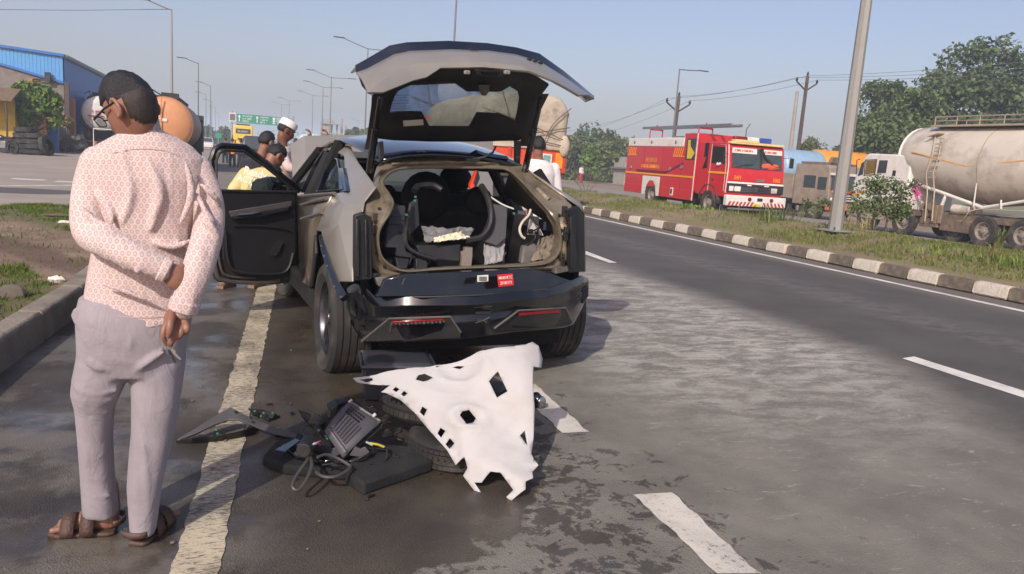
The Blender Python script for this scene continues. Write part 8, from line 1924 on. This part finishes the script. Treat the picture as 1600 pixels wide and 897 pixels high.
tree_px("neem_tree", "tallest broad green tree behind the tanker at the right edge", "tree", 47, 1530, [(1510, 118, 48), (1470, 150, 42), (1550, 110, 50), (1585, 140, 55), (1535, 170, 60), (1480, 200, 50), (1600, 190, 60), (1560, 220, 50), (1640, 150, 60), (1450, 215, 36)], 15000, .42, L_DK, .4, bt, 1)
tree_px("neem_tree", "mid-green bushy tree left of the tallest one, behind the white cab", "tree", 44, 1425, [(1432, 180, 40), (1400, 200, 40), (1370, 220, 36), (1445, 210, 40), (1350, 235, 26), (1415, 225, 36)], 9000, .36, L_MID, .3, bt, 2)
tree_px("thin_tree", "darker sparse tree with open branches just right of the lamp post", "tree", 50, 1372, [(1366, 145, 20), (1395, 150, 24), (1350, 175, 16), (1375, 182, 18), (1410, 165, 24), (1345, 195, 14)], 2600, .40, L_DK, .2, bt, 3, shell=.3)
tree_px("palm_bush", "small pale feathery bush showing over the blue tank lorry", "bush", 58, 1268, [(1270, 230, 15), (1258, 233, 9), (1284, 233, 10), (1310, 236, 8)], 1600, .45, L_OLV, 0, None, 4, aspect=.25)
fb_ = "bushes beyond the opposite road behind the fire engine"
tree_px("bush_tree", "dark rounded tree top rising highest of the far bushes", "tree", 92, 925, [(925, 213, 22), (945, 225, 24), (905, 228, 20), (925, 240, 30)], 3200, .55, L_DK, .25, fb_, 5)
tree_px("bush", "pale olive thicket at the left of the far bushes beside the lorry", "bush", 86, 905, [(893, 235, 22), (905, 250, 26), (900, 268, 22), (885, 250, 16)], 3400, .5, L_OLV, .15, fb_, 6)
tree_px("bush", "broad olive thicket in the middle of the far bushes", "bush", 84, 948, [(940, 245, 26), (962, 240, 26), (950, 262, 24), (930, 264, 20), (975, 252, 20)], 4200, .5, L_OLV, .15, fb_, 7)
tree_px("bush", "mid-green thicket behind the hut", "bush", 90, 985, [(985, 235, 20), (1000, 245, 20), (990, 258, 20), (968, 232, 16)], 2400, .5, L_MID, .15, fb_, 8)
tree_px("sapling", "young light-green sapling standing in front of the far thicket", "tree", 76, 928, [(925, 238, 11), (915, 250, 10), (935, 250, 11), (925, 262, 9)], 700, .42, L_BRI, .06, None, 9)
# shrubbery row far right behind everything, as one mass
v, q = leaves([((40 + 9 * k + random.uniform(-3, 3), 118 + random.uniform(-10, 10), 1.4), (6, 4, random.uniform(1.6, 3.6))) for k in range(18)] + [((14 + 12 * k, 330, 2.0), (9, 6, random.uniform(2, 6))) for k in range(16)] + [((-14 - 9 * k, 260, 2.0), (8, 6, random.uniform(3, 6.5))) for k in range(9)], 16000, .9, seed=31); tag(np_mesh("distant_scrub", v, q, L_OLV), kind="stuff")
for k, (px, py, rp, Y, lb_) in enumerate(((325, 206, 9, 190, "rounded dark tree left of the far lamp posts"), (352, 206, 9, 170, "dark upright tree just left of the gantry post"), (336, 210, 6, 210, "small dark tree between the far lamp posts"))):
    p = at_y(px, 220, Y); o = (p.x, Y, 0); tree("far_tree", o, lb_, "tree", [blob(px, py, rp, Y, o), blob(px - 3, py + 6, rp, Y, o), blob(px + 3, py + 8, rp, Y, o)], 1200, .9, L_DK, None, .3, "far trees along the left verge", 40 + k)
for k, px in enumerate((545, 556, 566, 578)):
    Y = 150; p = at_y(px, 215, Y); o = (p.x, Y, 0); tree("far_shrub", o, ("low shrub right of the pale building's towers", "second low shrub right of the pale building", "third low shrub right of the pale building", "low shrub nearest the tailgate's left frame")[k], "shrub", [blob(px, 208 - 3 * (k % 2), 6, Y, o), blob(px + 3, 212, 5, Y, o)], 500, .6, L_MID, None, .12, "far shrubs on the median", 50 + k)
# almond tree by the workshop
p = at_y(55, 238, 51); tree("almond_tree", (p.x, 51, 0), "leafy bright green tree in front of the blue shed and yellow workshop", "tree", [blob(*q, 51, (p.x, 51, 0)) for q in ((35, 150, 20), (60, 148, 20), (80, 160, 16), (45, 172, 22), (72, 180, 20), (22, 160, 14), (60, 200, 16), (84, 190, 10), (14, 152, 12), (8, 165, 14), (30, 185, 14), (50, 140, 12))], 5200, .34, L_BRI, None, .14, None, 60, aspect=.6)
p = at_y(104, 190, 55); tree("shrub", (p.x, 55, 0), "small yellowish plant against the shed's corner post", "plant", [blob(*q, 55, (p.x, 55, 0)) for q in ((104, 188, 9), (98, 184, 6), (110, 190, 6))], 350, .22, L_DRY, None, .04, None, 61)
# flowering shrub and tufts on the median
def median_at(px, py):
    """first point of the median surface met along the line of sight"""
    d = ray(px, py); t = 5.0
    while t < 60:
        p = CAM_C + d * t
        if 10.5 < p.x < 17 and p.z <= median_z(p.x, p.y): return p
        t += .04
    return on_ground(px, py, .2)
Yb = 14.3; p = at_y(1385, 355, Yb); ob = (p.x, Yb, median_z(p.x, Yb)); sh_ = tree("flowering_shrub", ob, "straggly shrub with a pink flower on the median in front of the tanker's cab", "shrub", [blob(*q, Yb, ob) for q in ((1345, 300, 20), (1370, 290, 20), (1395, 300, 24), (1420, 305, 20), (1380, 320, 24), (1350, 320, 18), (1410, 328, 20), (1430, 290, 10), (1335, 325, 10), (1395, 335, 14))], 2600, .085, L_MID, None, .022, None, 62, shell=.2)
b = MB()
for k in range(40): c = at_y(1434 + random.gauss(0, 4), 299 + random.gauss(0, 5), Yb - .1) - Vector(ob); b.box(c, (.05, .012, .035), Matrix.Rotation(random.uniform(-2, 2), 3, 'X') @ Matrix.Rotation(random.uniform(-2, 2), 3, 'Y'))
q = b.build("pink_flower", mat("pink_petal", (206, 84, 150), .7), sh_); q["kind"] = "stuff"
p = median_at(1275, 342); p.y += 1.0; tree("shrub", (p.x, p.y, median_z(p.x, p.y)), "small round green shrub left of the thick lamp post", "shrub", [blob(*q, p.y, (p.x, p.y, median_z(p.x, p.y))) for q in ((1262, 318, 11), (1285, 315, 12), (1298, 320, 8), (1275, 328, 12))], 420, .10, L_MID, None, .015, None, 63, shell=.2)
def tuft(px, py, h, n, m, label, cat="plant", spread=.18, w=.012, name="grass_tuft"):
    p = median_at(px, py); t = thing(name, p, label, cat); b = MB()
    for k in range(n):
        a = random.uniform(0, 2 * pi); l = h * random.uniform(.5, 1.1); le = l * random.uniform(.25, .8); o_ = Vector((random.gauss(0, spread * .3), random.gauss(0, spread * .3), 0)); dx = Vector((math.cos(a), math.sin(a), 0)); sx = Vector((-dx.y, dx.x, 0)) * w
        P_ = [o_, o_ + dx * le * .35 + Vector((0, 0, l * .6)), o_ + dx * le + Vector((0, 0, l * (.75 if le > l * .5 else .98)))]
        b.add([P_[0] - sx, P_[0] + sx, P_[1] + sx, P_[1] - sx, P_[2]], [(0, 1, 2, 3), (3, 2, 4)])
    b.build("blade", m, t, fix=False, ang=180)["kind"] = "stuff"; return t
tuft(1560, 388, .62, 26, L_OLV, "spiky pale plant in front of the tanker's rear wheels", w=.02, spread=.1)
tuft(1547, 405, .5, 14, L_DRY, "thin dry stems just left of the spiky plant", spread=.1)
tuft(1205, 345, .50, 60, L_OLV, "clump of tall grey-green weeds under the fire engine's front bumper", spread=.9)
tuft(1110, 318, .75, 30, L_MID, "leggy weed growing up beside the fire engine's front wheel", spread=.3)
tuft(1340, 356, .42, 60, L_DRY, "dry weeds right at the foot of the thick lamp post", spread=1.0)
tuft(1235, 338, .35, 50, L_OLV, "low weeds between the fire engine and the lamp post", spread=.9)
tuft(1470, 395, .18, 90, L_BRI, "low bright green clump on the median near the kerb", spread=1.4)
tuft(1590, 415, .20, 90, L_BRI, "bright green clump at the right edge of the median", spread=1.2)
tuft(1080, 325, .16, 60, L_BRI, "pale green ground plant in front of the fire engine", spread=.9, w=.03)
# bare twiggy shrub near the far end of the median
p = median_at(915, 296); tw = thing("twig_shrub", p, "bare twiggy shrub on the median near the white-shirted man", "shrub"); b = MB(); k_ = 1.0
def branch(a, d, l, r_, dep):
    e = a + d * l; b.tube([a, a.lerp(e, .5) + Vector((random.uniform(-.05, .05) * l, 0, 0)), e], [r_, r_ * .8, r_ * .5], 5)
    if dep:
        for _ in range(3): branch(a.lerp(e, random.uniform(.5, 1)), (d + Vector((random.uniform(-.9, .9), random.uniform(-.9, .9), random.uniform(-.1, .6)))).normalized(), l * .62, r_ * .6, dep - 1)
for s_ in (-.7, -.2, .3, .8): branch(Vector((s_ * .3, 0, 0)), Vector((s_, random.uniform(-.3, .3), .75)).normalized(), .55, .016, 2)
b.build("branches", BARK, tw)
# litter on the left verge
for k, (px, py, w_, lb_) in enumerate(((92, 338, .22, "pale broken twig lying on the left verge grass"), (20, 462, .10, "grey stone half sunk in the grass by the kerb"), (88, 440, .06, "scrap of pale plastic on the verge near the kerb"), (102, 350, .10, "scrap of white paper on the far verge grass"))):
    p = on_ground(px, py, .2); b = MB(); b.ball((0, 0, .02), (w_, w_ * .4, .03 if k != 1 else .07), 8); b.jitter(.008); tag(b.build(("twig", "stone", "litter", "litter")[k], (BARK, STONE, PAPER, PAPER)[k], None, loc=p), lb_, ("twig", "stone", "litter", "litter")[k])
# ================================================================== one object per piece
SPLIT = {"pillar", "boot_floor_part", "trim_panel", "strap", "clip", "latch_bracket", "bolt", "lamp_mount", "pressed_rib", "cuff", "panel_groove", "mat_slab", "eye", "eyebrow_and_pupil", "glasses", "post", "sheet_panel", "column", "floor_slab", "tower", "wall", "hinge", "mirror", "wheel", "red_stripe",
         "tail_lamp_housing", "gate_side", "folded_flap", "screw_hole", "stud", "badge_letter", "badge", "rubber_seal", "wiring", "vent_hole", "rib", "marker", "mudguard", "underbody", "vent_edge", "crease", "bracket_hole", "chassis", "wiper", "side_window", "rear_cab_slot", "anchor_bolt", "label_print", "panel_seam", "cable",
         "rear_bumper", "windscreen_frame", "roof_locker", "sun_strip", "scrap_piece", "spoiler_edge", "heater_wire", "cab_trim", "tread_block", "side_skirt", "yellow_coat"}
def split_loose(o):
    me = o.data; n = len(me.vertices)
    par = list(range(n))
    def find(a):
        while par[a] != a: par[a] = par[par[a]]; a = par[a]
        return a
    for e in me.edges:
        a, c = find(e.vertices[0]), find(e.vertices[1])
        if a != c: par[a] = c
    comp = {}
    for p in me.polygons: comp.setdefault(find(p.vertices[0]), []).append(p.index)
    if len(comp) < 2 or len(comp) > 300: return
    for k, fs in enumerate(comp.values()):
        vs = sorted({v for f in fs for v in me.polygons[f].vertices}); mp = {v: i for i, v in enumerate(vs)}
        m2 = bpy.data.meshes.new(me.name); m2.from_pydata([me.vertices[v].co[:] for v in vs], [], [[mp[v] for v in me.polygons[f].vertices] for f in fs])
        for m in me.materials: m2.materials.append(m)
        m2.polygons.foreach_set("material_index", [me.polygons[f].material_index for f in fs])
        m2.shade_smooth(); m2.set_sharp_from_angle(angle=rad(35))
        if k == 0: new = o; o.data = m2
        else: new = o.copy(); new.data = m2; COL.objects.link(new)
for o in [q for q in COL.objects]:
    if o.type == 'MESH' and o.name.split(".")[0] in SPLIT and o.get("kind") is None and not any(q.type == 'REMESH' for q in o.modifiers) and not o.children: split_loose(o)
# ================================================================== haze
hb = MB(); hb.box2((-3200, -90, -2.2), (3200, 4600, 32.0))
hm = bpy.data.materials.new("haze_air"); hm.use_nodes = True
hn, hl = hm.node_tree.nodes, hm.node_tree.links
for q in list(hn):
    if q.type != 'OUTPUT_MATERIAL': hn.remove(q)
hv = hn.new("ShaderNodeVolumePrincipled")
hv.inputs["Color"].default_value = (0.74, 0.87, 1.0, 1)
hv.inputs["Density"].default_value = 0.0014
hv.inputs["Anisotropy"].default_value = 0.02
hl.new(hv.outputs[0], [q for q in hn if q.type == 'OUTPUT_MATERIAL'][0].inputs["Volume"])
tag(hb.build("haze", hm), kind="stuff")
SC.cycles.volume_bounces = 2
